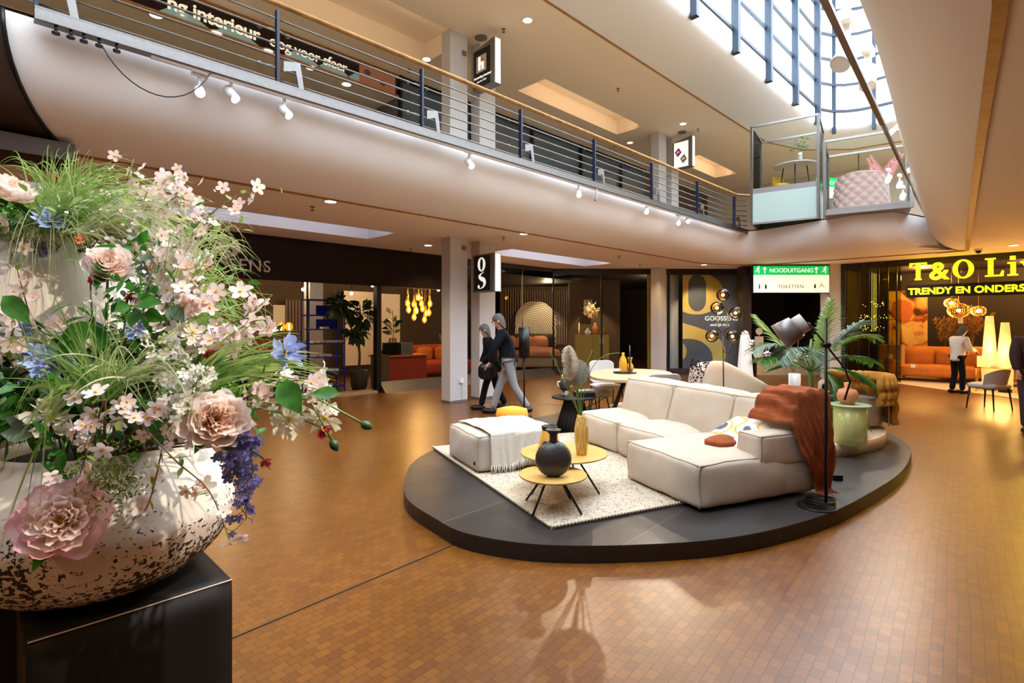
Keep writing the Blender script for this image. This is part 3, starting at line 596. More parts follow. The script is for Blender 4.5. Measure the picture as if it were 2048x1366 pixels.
# ------------------------------------------------------------------ balustrade of the left walkway
RY = 6.25
PX = [.38, 2.45, 4.45, 6.45, 8.5, 10.63, 12.82, 15.05]
bal = thing('balustrade', 'long upper balcony balustrade with wooden handrail, navy posts and steel rods', 'railing', (8, RY, 4.3))
mb = MB(); mb.tube([(-2.2, RY, 5.28), (15.2, RY, 5.28), (15.55, 6.05, 5.28), (15.75, 5.9, 5.28)], .033, 10); obj('handrail', mb, 'rail_wood', bal, w=True)
for z in (5.12, 4.97, 4.83, 4.69, 4.55, 4.42):
    mb = MB(); mb.tube([(-2.2, RY + .03, z), (15.15, RY + .03, z), (15.5, 6.08, z)], .011, 6); obj('rod', mb, 'steel', bal, w=True)
for x in PX:
    mb = MB(); mb.beam((x, RY + .0, 4.30), (x, RY, 5.2), .03, .07, up=(0, 1, 0)); p = obj('post', mb, 'navy', bal, w=True)
    mb = MB(); mb.tube([(x, RY, 5.2), (x, RY, 5.22), (x - .1, RY, 5.2), (x - .1, RY, 5.26)], .007, 5); obj('saddle', mb, 'steel', p, w=True).parent = p
    p.children[0].data.transform(Matrix.Translation((0, 0, 0)))
    mb = MB(); mb.add([(x + .05, RY - .06, 4.62), (x + .24, RY - .06, 4.66), (x + .30, RY - .06, 4.28), (x + .24, RY - .06, 4.28), (x + .19, RY - .06, 4.55), (x + .05, RY - .06, 4.5),
                       (x + .05, RY - .045, 4.62), (x + .24, RY - .045, 4.66), (x + .30, RY - .045, 4.28), (x + .24, RY - .045, 4.28), (x + .19, RY - .045, 4.55), (x + .05, RY - .045, 4.5)],
                      [(0, 1, 4, 5), (1, 2, 3, 4), (11, 10, 7, 6), (10, 9, 8, 7), (1, 7, 8, 2), (0, 6, 7, 1), (4, 3, 9, 10)]); obj('bracket', mb, 'steel', bal, w=True)
    for dx, z in ((-.16, 5.0), (.16, 5.0), (-.16, 4.58)):
        mb = MB(); mb.tube([(x, RY + .02, z - .01), (x + dx * .6, RY + .08, z), (x + dx, RY + .1, z)], .009, 5); mb.sphere((x + dx, RY + .1, z), .03, 10, 6, sy=.6); obj('glass_clamp', mb, 'steel', bal, w=True)
for a, b in zip(PX, PX[1:]):
    mb = MB(); mb.b2((a + .1, RY + .12, 4.47), (b - .1, RY + .132, 5.1)); obj('glass_panel', mb, 'glass_clear', bal, w=True)
# lighting channel under the balustrade
chn = thing('cable_channel', 'straight steel cable channel running along the left balcony edge', 'channel', (8, 6.12, 4.2))
mb = MB(); mb.b2((.36, 6.07, 4.2), (15.85, 6.19, 4.22)); mb.b2((.36, 6.07, 4.2), (15.85, 6.08, 4.3)); mb.b2((.36, 6.07, 4.29), (15.85, 6.19, 4.31)); obj('tray', mb, 'steel', chn, w=True)
mb = MB(); mb.b2((1.2, 6.10, 4.175), (15.4, 6.15, 4.2)); obj('track', mb, 'white_metal', chn, w=True)
for x in (.5, .6, .69, .8, .93):
    mb = MB(); mb.cyl((x, 6.1, 4.14), .012, .06, 8); mb.cyl((x, 6.1, 4.125), .03, .018, 12); obj('hook', mb, 'black', chn, w=True)
for x0 in (8.35, 15.85):
    mb = MB(); q = [(x0, 6.1, 4.25), (x0 + .03, 6.08, 4.1), (x0 - .05, 6.03, 3.98), (x0 - .16, 6.0, 3.93)]; mb.tube(bez(*q[:3], 8, q[3]), .016, 6); obj('hose', mb, 'steel', chn, w=True)
mb = MB(); mb.tube(bez((.82, 6.08, 4.13), (1.0, 6.0, 3.72), (1.45, 6.0, 3.62), 14, (1.72, 6.07, 4.2)), .006, 5)
solo('cable', mb, 'black', 'thin black cable looping down below the left end of the steel channel', 'cable')
# right-hand channel
ra = pd(1650, 0, 4.63); rb = pd(1853, 436, 14.06); rdir = (rb - ra)
chr_ = thing('cable_channel', 'steel cable channel hanging over the void beside the right walkway soffit', 'channel', ra)
mb = MB(); mb.beam(ra - rdir * .15, ra + rdir * .3, .06, .05); mb.tube([ra + rdir * .3, rb], .03, 8); obj('tray', mb, 'steel', chr_, w=True)
mb = MB(); mb.tube([rb, rb + Vector((.1, -.1, -.1)), rb + Vector((.3, -.5, -.08))], .018, 6); obj('hose', mb, 'black', chr_, w=True)
for k in (.0, .17, .35, .56, .8):
    p = ra + rdir * k; mb = MB(); mb.beam(p + Vector((0, .0, .0)), p + Vector((.35, -.32, .42)), .012, .09, up=(0, 1, 0)); obj('bracket', mb, 'white_metal', chr_, w=True)

def spotlight(p, tgt, label, scale=1.0, lit=True, watts=0, cone=50, col=(1, .8, .58), soft=.03, base=None, grp='white spotlights on the balcony channels'):
    p = Vector(p); t = thing('track_spotlight', label, 'spotlight', p + Vector((0, 0, .2 * scale)), 0, grp)
    d = (Vector(tgt) - p).normalized(); r = .055 * scale; h = .17 * scale
    mb = MB(); mb.tube([p - d * h, p], r, 18); mb.tube([p, p + d * .012], [r, r * .96], 18, cap=False); b = obj('housing', mb, 'white_metal', t, w=True)
    mb = MB(); mb.tube([p + d * .001, p + d * .004], r * .82, 16); o = obj('lens', mb, 'bulb' if lit else 'white_ceramic', t, w=True)
    q = p - d * h * .5; mb = MB(); top = q + Vector((0, 0, .2 * scale)); mb.box(top, (.16 * scale, .06 * scale, .06 * scale)); mb.beam(top, q + Vector((0, 0, r * .8)), .03 * scale, .03 * scale); obj('mount', mb, 'white_metal', t, w=True)
    if watts: lamp('SPOT', p + d * .03, watts, col, target=tgt, size=soft, spot=cone, blend=.5, name='spot_beam')
    return t
names = ['glaring towards the camera at the far left', 'just right of the glaring one', 'third from the left, tilted right', 'alone near the middle, pointing down', 'right of the hanging steel hose', 'sixth from the left, glowing', 'seventh from the left with a bright star glare', 'last on the right beside the star-glare one']
tg = [(.9, 1.9, 1.3), (3.6, 3.2, .4), (4.4, 2.8, .4), (5.2, 2.6, .5), (5.3, 3.2, .4), (7.0, 4.0, .8), (4.2, 2.2, .4), (7.8, 3.0, .8)]
wts = [80, 130, 130, 130, 130, 120, 120, 120]
for (px, py), nm, t_, wt in zip([(400, 185), (470, 197), (577, 230), (943, 332), (1158, 390), (1293, 424), (1357, 447), (1376, 443)], names, tg, wts):
    spotlight(pY(px, py, 6.13), t_, 'white spotlight below the left balcony channel, ' + nm, .9, True, wt, 62)
# right channel spots
spotlight(pd(1680, 128, 6.1), (4, 3, 1.0), 'large white boxy spotlight seen from below on the right channel', 2.0, False, grp=None)
spotlight(pd(1735, 172, 7.4), (6.4, 1.4, .4), 'white spotlight with round housing, second on the right channel', 1.9, False, 120, 60, grp=None)
spotlight(pd(1775, 362, 12), (9.5, 3.2, .5), 'white spotlight at the far end of the right channel, topmost left of the three', 1.0, True, 100, 60, grp=None)
spotlight(pd(1798, 372, 11.9), (8, 2.4, .5), 'white spotlight at the far end of the right channel, middle one of the three', 1.0, True, 90, 60, grp=None)
spotlight(pd(1805, 395, 11.6), (7, 1.8, .5), 'white spotlight at the far end of the right channel, lowest of the three', 1.0, True, grp=None)
spotlight(pd(1461, 240, 18.5), (10, 5, 4), 'tiny white spotlight on a white track along the upper wooden trim', 1.0, True, grp=None)
# one strong spot aimed at the flower display and the pale floor from the near right channel (above the frame)
lamp('SPOT', (3.6, .9, 4.15), 3000, (1, .80, .55), target=(.35, 2.2, 1.35), size=.02, spot=46, blend=.3, name='flower_spot')
lamp('SPOT', (1.4, .2, 3.3), 300, (1, .9, .78), target=(.3, 2.4, 1.3), size=.02, spot=60, blend=.5, name='flower_spot')  # added fill lamp for the flowers, not mounted on the channel
# ------------------------------------------------------------------ ceiling fittings
def downlight(px, py, z, label, r=.09):
    p = pz(px, py, z); t = thing('ceiling_light', label, 'ceiling light', (p.x, p.y, z))
    mb = MB(); mb.lathe([(r, -.012), (r * 1.15, -.01), (r * 1.18, 0)], 20); obj('rim', mb, 'white_metal', t)
    mb = MB(); mb.cyl((0, 0, -.013), r * .9, .004, 20); obj('diffuser', mb, 'bulb_soft', t)
for px, py, n in ((661, 402, 'nearest the wooden trim above the dark fascia'), (856, 490, 'just left of the near pillar pair'), (1048, 467, 'right of the near pillar pair'), (1408, 529, 'in front of the yellow letter poster'), (2027, 490, 'above the yellow lit shop sign')):
    downlight(px, py, C1, 'round recessed ceiling light of the lower ceiling, ' + n)
for px, py, n in ((1055, 40, 'right of the hanging sign, topmost'), (853, 118, 'left of the near upper pillars'), (1260, 285, 'between the two pairs of upper pillars'), (1366, 247, 'small one above the far sign')):
    downlight(px, py, C2, 'round recessed ceiling light of the upper ceiling, ' + n, .1)
for px, py, n in ((312, 30, 'first from the left'), (432, 66, 'second from the left'), (535, 102, 'third from the left'), (622, 135, 'fourth from the left'), (693, 168, 'last on the right')):
    downlight(px, py, 7.12, 'ceiling light inside the upper left shop seen through the rods, ' + n, .11)
def sprinkler(px, py, z, label):
    p = pz(px, py, z); t = thing('sprinkler', label, 'sprinkler', (p.x, p.y, z)); mb = MB(); mb.cyl((0, 0, -.06), .012, .06, 8); obj('stem', mb, 'brass', t)
    mb = MB(); mb.cyl((0, 0, -.066), .035, .006, 12); obj('deflector', mb, 'grey_metal', t); mb = MB(); mb.cyl((0, 0, -.008), .04, .008, 12); obj('rosette', mb, 'grey_metal', t)
for px, py, n in ((625, 413, 'left of the long coffer'), (821, 497, 'near the dark fascia end'), (1007, 474, 'right of the near pillars'), (1238, 512, 'right of the second coffer'), (1280, 528, 'left of the far pillar')):
    sprinkler(px, py, C1, 'small sprinkler head on the lower ceiling, ' + n)
for px, py, n in ((1007, 58, 'below the first round light'), (818, 139, 'beside the handrail left of the pillars'), (1236, 177, 'mid ceiling'), (1396, 258, 'above the far sign'), (1228, 292, 'just above the handrail')):
    sprinkler(px, py, C2, 'small sprinkler head on the upper ceiling, ' + n)
p = pz(962, 75, C2); mb = MB(); mb.cyl((0, 0, -.02), .13, .02, 20); solo('loudspeaker', mb, 'grey_metal', 'round grey ceiling loudspeaker left of the hanging black sign', 'loudspeaker', loc=p)
p = pz(1364, 264, C2); mb = MB(); mb.cyl((0, 0, -.02), .13, .02, 20); solo('loudspeaker', mb, 'grey_metal', 'round grey ceiling loudspeaker above the far upper sign', 'loudspeaker', loc=p)
p = pz(1957, 498, C1); t = thing('security_camera', 'small dome security camera on the ceiling above the yellow sign', 'camera', p); mb = MB(); mb.cyl((0, 0, -.04), .09, .04, 18); obj('base', mb, 'white_metal', t); mb = MB(); mb.sphere((0, 0, -.05), .06, 14, 8); obj('dome', mb, 'black', t)
# small boxes and cable on the near pillar
for z, n in ((3.2, 'lower'), (7.25, 'upper')):
    mb = MB(); mb.box((0, 0, 0), (.09, .03, .09)); solo('sensor_box', mb, 'grey_metal', 'small square grey box near the top of the %s near pillar' % n, 'sensor', loc=(7.2, 8.6, z))
t = thing('wall_socket', 'white socket low on the near pillar with a cable to the floor', 'socket', (7.12, 8.6, .45)); mb = MB(); mb.box((0, 0, 0), (.09, .05, .09)); obj('box', mb, 'white_metal', t)
mb = MB(); mb.tube([(0, -.02, -.04), (0, -.02, -.44), (.1, -.12, -.445), (.7, -.7, -.445), (1.2, -1.8, -.445)], .005, 5); obj('cord', mb, 'grey_metal', t)

# ------------------------------------------------------------------ signs
def g_loops(H=1.0, R=None):
    """a two part letterform: high oval ring over a sweeping open tail"""
    ell = lambda cx, cy, a, b, n=28: [(cx + a * math.cos(2 * PI * i / n), cy + b * math.sin(2 * PI * i / n)) for i in range(n)]
    tail = catmull([(.10, .53), (-.02, .47), (-.10, .40), (-.02, .33), (.10, .28), (.145, .18), (.08, .07), (-.05, .02), (-.13, .06), (-.12, .13)], 5, close=False)
    n = len(tail); ws = [.015 + .12 * max(0, math.sin(PI * min(1, i / n * 1.25))) ** 2 for i in range(n)]; ws[-8:] = [.05, .06, .07, .08, .085, .08, .06, .02]
    L = [ell(0, .77, .175, .22), ell(0, .77, .075, .185)[::-1], [(p.x, p.y) for p in ribbon2d([(q[0], q[1]) for q in [(v.x, v.y) for v in [Vector((a[0], a[1], 0)) for a in tail]]], ws)]]
    return [[(x * H, y * H) for x, y in l] for l in L]
def column_sign(name, label, X, z0, z1, arched=False, face='black', Y0=7.91, Y1=8.56):
    t = thing(name, label, 'sign', (X + .1, (Y0 + Y1) / 2, z0)); h = z1 - z0
    mb = MB(); poly = [(Y0, z0), (Y1, z0), (Y1, z1 - (.12 if arched else 0))] + ([((Y0 * 2 + Y1) / 3, z1 - .03)] if arched else []) + [(Y0, z1)]
    n = len(poly); mb.add([(X, a, b) for a, b in poly] + [(X + .2, a, b) for a, b in poly], [tuple(range(n)), tuple(range(2 * n - 1, n - 1, -1))] + [(i, n + i, n + (i + 1) % n, (i + 1) % n) for i in range(n)])
    obj('housing', mb, 'grey_metal', t, w=True)
    mb = MB(); mb.b2((X + .03, Y0 - .012, z0 + .01), (X + .17, Y0 - .002, z1 - .01)); obj('lit_edge', mb, 'white_sign', t, w=True)
    mb = MB(); mb.b2((X - .008, Y0 + .12, z0 + .03), (X - .001, Y1 - .05, z1 - (.13 if arched else .03))); obj('panel', mb, face, t, w=True)
    mb = MB(); 
    for z in (z0 + h * .3, z0 + h * .7): mb.tube([(X + .17, Y1 - .02, z), (X + .28, Y1 + .1, z)], .012, 6)
    obj('bracket', mb, 'steel', t, w=True); return t
t = column_sign('lightbox_sign', 'black lightbox sign with a white letter g on the near lower pillars', 7.4, 2.28, 3.06)
mb = MB(); mb.shape(g_loops(.66), (7.385, 8.275, 2.34), (0, -1, 0), (0, 0, 1), .003); obj('letter', mb, 'white_sign', t, w=True)
t = column_sign('lightbox_sign', 'black arched lightbox sign with a small square logo on the near upper pillars', 7.4, 6.5, 7.42, True)
mb = MB(); mb.b2((7.38, 8.13, 6.82), (7.389, 8.43, 7.16)); lg = obj('logo', mb, 'letter_beige', t, w=True)
mb = MB(); mb.b2((7.37, 8.30, 6.86), (7.379, 8.36, 7.13)); mb.b2((7.37, 8.20, 6.86), (7.379, 8.26, 7.0)); mb.b2((7.37, 8.2, 6.97), (7.379, 8.33, 7.01)); obj('logo_mark', mb, 'white_sign', t, w=True)
mb = MB(); mb.tube([(7.37, 8.24, 7.06), (7.379, 8.24, 7.06)], .03, 12); obj('logo_dot', mb, 'paper_red', t, w=True)
mb = MB(); mb.text('havending interieur', (7.38, 8.50, 6.70), (0, -1, 0), (0, 0, 1), .068, .002, .001); mb.text('oog voor sfeer', (7.38, 8.42, 6.62), (0, -1, 0), (0, 0, 1), .05, .002); obj('lettering', mb, 'white_sign', t, w=True)
t = column_sign('lightbox_sign', 'white arched lightbox sign with purple and grey diamonds on the far upper pillars', 15.75, 6.55, 7.5, True, 'white_sign', 7.85, 8.5)
for (y, z, m) in ((8.3, 7.05, 'purple_print'), (8.12, 6.82, 'olive_print')):
    mb = MB(); mb.add([(15.73, y + .12 * math.cos(a + .15), z + .15 * math.sin(a + .15)) for a in (0, PI / 2, PI, 3 * PI / 2)], [(0, 1, 2, 3)]); d_ = obj('diamond', mb, m, t, w=True)
    mb = MB(); mb.tube([(15.72, y + .04, z - .03), (15.72, y, z + .03), (15.72, y - .04, z)], .01, 5); obj('scribble', mb, 'white_sign', t, w=True)
# lower left fascia: disc logo and shop name
mb = MB(); mb.tube([(3.44, 11.09, 3.1), (3.44, 11.11, 3.1)], .2, 32); t = solo('round_logo', mb, 'letter_beige', 'round beige disc logo with a dark letter on the dark shop fascia', 'logo')
mb = MB(); mb.shape(g_loops(.30), (3.44, 11.085, 2.95), (1, 0, 0), (0, 0, 1), .004); obj('letter', mb, 'shop_dark', t)
mb = MB(); mb.text('GOOSSENS', (2.42, 11.10, 2.66), (1, 0, 0), (0, 0, 1), .33, .012, 0, sp=1.12); solo('fascia_lettering', mb, 'letter_beige', 'beige capital letters of the shop name on the dark fascia behind the flowers', 'lettering')
# upper left shop sign
t = thing('shop_sign', 'brown and blue shop sign band with cream lettering seen through the upper railing', 'sign', (3, 11.1, 7.1))
mb = MB(); mb.b2((-5, 11.14, 7.14), (7.25, 11.19, 7.6)); obj('board', mb, 'fascia', t, w=True)
mb = MB(); mb.b2((-5, 11.10, 7.58), (7.25, 11.2, 7.64)); mb.b2((-5, 11.10, 7.08), (7.25, 11.2, 7.14)); obj('wood_trim', mb, 'amber_wood', t, w=True)
for x in (2.3, 3.2, 4.5, 5.2, 5.9):
    mb = MB(); mb.prism([(0, 0), (.8, 0), (.55, .12), (.2, .16)], 0, .01); mb.v = [(x + v[0], 11.13 - v[2], 7.15 + v[1]) for v in mb.v]; obj('wave', mb, 'sky_blue', t, w=True)
mb = MB(); mb.text('ng interieur', (2.42, 11.125, 7.25), (1, 0, 0), (0, 0, 1), .36, .01, .006, sp=.95); obj('bold_lettering', mb, 'letter_cream', t, w=True)
mb = MB(); mb.text('oog voor sfeer', (4.2, 11.125, 7.25), (1, 0, 0), (0, 0, 1), .31, .01, 0, sp=.92); obj('light_lettering', mb, 'letter_cream', t, w=True)
mb = MB(); mb.b2((6.2, 11.11, 7.14), (7.15, 11.13, 7.56)); ph = obj('portrait_panel', mb, 'pink_cloth', t, w=True)
for x, z in ((6.4, 7.42), (6.8, 7.3)):
    mb = MB(); mb.sphere((x, 11.11, z), .09, 12, 8, sy=.1, sz=.7); obj('dark_oval', mb, 'hair_grey', t, w=True)
# green and cream exit sign
def facing(px, py, d): return pd(px, py, d)
RV = Vector((S, -S, 0)); UV = Vector((0, 0, 1)); FV = Vector((S, S, 0))
def man(mb, O, h, kind=0):
    O = Vector(O); q = lambda x, y: O + RV * x * h + UV * y * h
    if kind == 0:   # running figure
        for a, b, wd in (((.0, .55), (.08, .85), .16), ((.0, .55), (.2, .35), .1), ((.2, .35), (.12, .05), .09), ((0, .55), (-.15, .35), .1), ((-.15, .35), (-.35, .25), .08), ((.07, .8), (-.18, .68), .07), ((.08, .8), (.3, .62), .07)): mb.beam(q(*a), q(*b), .004, wd * h, up=RV)
        mb.tube([q(.14, .98) - FV * .002, q(.14, .98) + FV * .002], .1 * h, 10)
    else:
        mb.tube([q(0, .92) - FV * .002, q(0, .92) + FV * .002], .1 * h, 10); mb.beam(q(0, .1), q(0, .8), .004, (.22 if kind == 1 else .34) * h, up=RV)
sd = 15.9; c0 = pd(1507, 531, sd); t = thing('exit_sign', 'green and cream hanging sign NOODUITGANG TOILETTEN over the passage', 'sign', pd(1583, 585, sd))
W = (1658 - 1507) / F * sd; Hs = (585 - 532) / F * sd; BL = pd(1507, 585, sd)
mb = MB(); mb.beam(BL + UV * Hs / 2 + FV * .06, BL + RV * W + UV * Hs / 2 + FV * .06, .1, Hs + .04); obj('housing', mb, 'black', t, w=True)
mb = MB(); mb.beam(BL + UV * Hs * .33, BL + RV * W + UV * Hs * .33, .012, Hs * .66); obj('lower_panel', mb, 'cream_sign', t, w=True)
mb = MB(); mb.beam(BL + UV * Hs * .83, BL + RV * W + UV * Hs * .83, .012, Hs * .34); obj('green_panel', mb, 'green_sign', t, w=True)
mb = MB(); O = BL - FV * .012
mb.text('NOODUITGANG', O + RV * W * .5 + UV * Hs * .76, RV, UV, .17, .002, .001, 'CENTER')
man(mb, O + RV * .12 + UV * Hs * .70, .22); man(mb, O + RV * (W - .14) + UV * Hs * .70, .22)
for x in (.33, W - .38):
    mb.beam(O + RV * x + UV * Hs * .71, O + RV * x + UV * Hs * .93, .003, .025, up=RV)
    for s_ in (-1, 1): mb.beam(O + RV * (x + .05 * s_) + UV * Hs * .87, O + RV * x + UV * Hs * .95, .003, .022, up=RV)
obj('white_lettering', mb, 'white_sign', t, w=True)
mb = MB(); mb.text('TOILETTEN', O + RV * W * .49 + UV * Hs * .16, RV, UV, .15, .002, 0, 'CENTER')
man(mb, O + RV * .17 + UV * Hs * .12, .16, 1); man(mb, O + RV * .36 + UV * Hs * .12, .16, 2)
man(mb, O + RV * (W - .42) + UV * Hs * .14, .15, 2)
x = W - .24; mb.tube([O + RV * (x + .05 * math.cos(a)) + UV * (Hs * .22 + .05 * math.sin(a)) for a in [i * .5 for i in range(9)]], .007, 5); mb.tube([O + RV * x + UV * Hs * .4, O + RV * x + UV * Hs * .26, O + RV * (x + .07) + UV * Hs * .26, O + RV * (x + .1) + UV * Hs * .16], .007, 5)
obj('black_lettering', mb, 'black', t, w=True)
# upper green sign behind the vitrines
gd = 19.0; t = thing('exit_sign', 'green overhead sign on the upper floor half hidden behind the glass box', 'sign', pd(1680, 378, gd)); BL2 = pd(1632, 374, gd); W2 = 1.75
mb = MB(); mb.beam(BL2 + UV * .16, BL2 + RV * W2 + UV * .16, .05, .32); obj('green_panel', mb, 'green_sign', t, w=True)
mb = MB(); mb.beam(BL2 - UV * .2, BL2 + RV * W2 - UV * .2, .05, .38); obj('lower_panel', mb, 'cream_sign', t, w=True)
mb = MB(); mb.text('NOODUITGANG', BL2 + RV * .3 + UV * .08 - FV * .04, RV, UV, .2, .002); man(mb, BL2 + RV * 1.58 + UV * .05 - FV * .04, .22); obj('lettering', mb, 'white_sign', t, w=True)
mb = MB(); [mb.tube([BL2 + RV * k + UV * .3, Vector(((BL2 + RV * k).x, (BL2 + RV * k).y, C2))], .02, 6) for k in (.2, 1.5)]; obj('hanger', mb, 'steel', t, w=True)

# ------------------------------------------------------------------ glass display boxes on the far balcony edge
def vitrine(label, A, B, dep, z0, zf, z1, frosted):
    A = Vector((*A, 0)); B = Vector((*B, 0)); u = (B - A); f = Vector((-u.y, u.x, 0)).normalized() * -1
    if f.x < 0: f = -f
    f *= dep; t = thing('display_box', label, 'display box', (A + B) / 2 + Vector((0, 0, z0)))
    P = [A, B, B + f, A + f]; mb = MB()
    for p in P: mb.b2(p + Vector((-.03, -.03, z0)), p + Vector((.03, .03, z1)))
    for z in ([z1] + ([z0 + .03] if frosted else [])):
        for i in range(4): mb.beam(P[i] + UV * z, P[(i + 1) % 4] + UV * z, .05, .05)
    obj('frame', mb, 'steel', t, w=True)
    mb = MB(); mb.prism([(p.x, p.y) for p in P][::1], zf - .14, zf); obj('base_shelf', mb, 'grey_metal', t, w=True)
    for i in range(4):
        mb = MB(); mb.beam(P[i] + UV * (zf + z1) / 2, P[(i + 1) % 4] + UV * (zf + z1) / 2, .01, z1 - zf); obj('glass_pane', mb, 'glass_clear', t, w=True)
    if frosted:
        for i in range(4):
            mb = MB(); mb.beam(P[i] + UV * (z0 + zf - .14) / 2, P[(i + 1) % 4] + UV * (z0 + zf - .14) / 2, .012, zf - .14 - z0); obj('frosted_pane', mb, 'frosted', t, w=True)
    return t
vitrine('tall glass display box with a bar table, above a frosted glass base', (14.85, 5.69), (15.15, 4.15), 1.5, 4.30, 5.27, 6.95, True)
vitrine('lower glass display box with a quilted sofa on the balcony corner', (14.6, 3.86), (14.95, 2.2), 1.4, 4.25, 4.40, 6.05, False)
tb = pd(1590, 366, 15.6); tb.z = 5.27
t = thing('bar_table', 'round grey bar table on black legs inside the tall glass box', 'table', tb)
mb = MB(); mb.lathe([(.62, .93), (.62, .96), (.58, .97)], 32, sx=.9, sy=.9); obj('tabletop', mb, 'light_fabric', t)
for a in (.3, 1.87, 3.44, 5.0):
    mb = MB(); mb.tube([(.3 * math.cos(a), .3 * math.sin(a), .92), (.42 * math.cos(a), .42 * math.sin(a), 0)], .016, 6); obj('leg', mb, 'black', t)
mb = MB(); mb.box((0, 0, .3), (.7, .02, .02), rz=.3); obj('crossbar', mb, 'black', t)
tc_ = tb + Vector((.15, .12, 0)); t = thing('bar_stool', 'yellow shell bar stool under the bar table in the glass box', 'stool', tb + Vector((-.1, .35, 0)))
mb = MB(); mb.lathe([(.02, .34), (.22, .36), (.24, .42), (.2, .45), (.02, .44)], 20); obj('seat', mb, 'yellow_plastic', t)
mb = MB(); mb.grid(lambda u, v: Vector((.24 * math.cos(-.8 + u * 1.6 + PI / 4), .24 * math.sin(-.8 + u * 1.6 + PI / 4), .48 + v * .25)), 8, 3); obj('backrest', mb, 'yellow_plastic', t)
for a in range(4):
    mb = MB(); mb.tube([(.1 * math.cos(a * 1.57), .1 * math.sin(a * 1.57), .35), (.2 * math.cos(a * 1.57), .2 * math.sin(a * 1.57), 0)], .01, 6); obj('leg', mb, 'steel', t)
t = thing('striped_vase', 'black and white striped vase with a leafy sprig on the bar table', 'vase', tb + Vector((.12, -.1, .975)))
mb = MB(); mb.lathe([(.04, 0), (.06, .02), (.06, .3), (.045, .34), (.05, .36)], 16); obj('body', mb, 'white_ceramic', t)
for i in range(5):
    mb = MB(); mb.lathe([(.0615, .04 + i * .055), (.0615, .06 + i * .055)], 16); obj('stripe', mb, 'black', t)
def leaf_card(mb, p, d, n, L, Wd, fold=.25, seg=4, droop=.0):
    d = Vector(d).normalized(); n = Vector(n); s_ = d.cross(n)
    if s_.length < 1e-4: s_ = d.cross(Vector((0, 0, 1)))
    s_.normalize(); n = s_.cross(d).normalized(); p = Vector(p)
    vs = []; prof = [0, .7, 1, .85, .45, 0] if seg > 3 else ([.25, .8, 1, .55] if seg == 2 else [0, .9, .8, 0]); k = len(prof)
    for i, q in enumerate(prof):
        u = i / (k - 1); c = p + d * L * u - Vector((0, 0, 1)) * droop * L * u * u; wv = Wd * .5 * q
        vs += [c + s_ * wv + n * wv * fold, c, c - s_ * wv + n * wv * fold]
    fs = []
    for i in range(k - 1): fs += [(3 * i, 3 * i + 1, 3 * i + 4, 3 * i + 3), (3 * i + 1, 3 * i + 2, 3 * i + 5, 3 * i + 4)]
    mb.add(vs, fs, True)
mb = MB(); rnd = random.Random(3)
for i in range(46):
    a = rnd.uniform(0, 6.28); h = rnd.uniform(.4, .75); r_ = rnd.uniform(.02, .22); leaf_card(mb, (r_ * math.cos(a), r_ * math.sin(a), h), (math.cos(a), math.sin(a), rnd.uniform(-.4, .6)), (0, 0, 1), .09, .05, seg=3)
obj('leaves', mb, 'leaf', t); mb = MB()
for i in range(7): a = i * .9; mb.tube([(0, 0, .3), (.08 * math.cos(a), .08 * math.sin(a), .55), (.16 * math.cos(a), .16 * math.sin(a), .68)], .004, 4)
obj('stems', mb, 'twig', t)
# quilted curved sofa
qs = pd(1722, 425, 13.6); qs.z = 4.41
t = thing('quilted_sofa', 'curved quilted velvet sofa seen from behind inside the lower glass box', 'sofa', qs)
def quilt(u, v):
    a = -PI * .62 + u * PI * 1.24; base = .62 * (1 - .15 * v); bump = .03 * abs(math.sin((u * 9 + v * 4) * PI) * math.sin((u * 9 - v * 4) * PI)) ** .5
    r_ = base + bump; d = -FV * math.cos(a) * .62 * r_ + RV * math.sin(a) * r_ * 1.15; top = 1.0 * math.cos(max(-1, min(1, (u - .5) * 1.9))) ** .5
    return Vector((d.x, d.y, v * 1.0 * max(.35, top)))
mb = MB(); mb.grid(quilt, 72, 32); mb.grid(lambda u, v: quilt(u, 1) * (1 - .25 * v) * 1.0 + Vector((0, 0, quilt(u, 1).z * .25 * v + .02 * math.sin(PI * v))), 72, 4); obj('backrest', mb, 'mauve_velvet', t)
mb = MB(); mb.lathe([(.05, .05), (.3, .05), (.32, .4), (.3, .45), (.02, .46)], 24, tuple(FV * .3)); obj('seat', mb, 'tan_leather', t)

t = thing('pink_palm', 'dusty pink artificial palm leaves above the quilted sofa in the lower glass box', 'plant', qs + Vector((.1, .1, .95)))
mb = MB(); rp = random.Random(8)
for (px, py) in ((1725, 352), (1745, 335), (1785, 325), (1800, 310), (1740, 318), (1770, 350)):
    tip = pd(px, py, 14.1); a = pd(1765, 362, 14.3)
    for i in range(13):
        k = i / 12; p = a.lerp(tip, k); d = (tip - a).normalized(); s_ = d.cross(FV).normalized()
        for sg in (-1, 1): leaf_card(mb, p, s_ * sg + d * .9, -FV, .24 * (1.1 - .6 * k), .03, .3, 3)
obj('fronds', mb, 'pink_plant', t, w=True)
mb = MB(); mb.tube([pd(1765, 362, 14.3), pd(1765, 400, 14.3), qs + Vector((.1, .1, .02))], .015, 6); obj('stem', mb, 'twig', t, w=True)
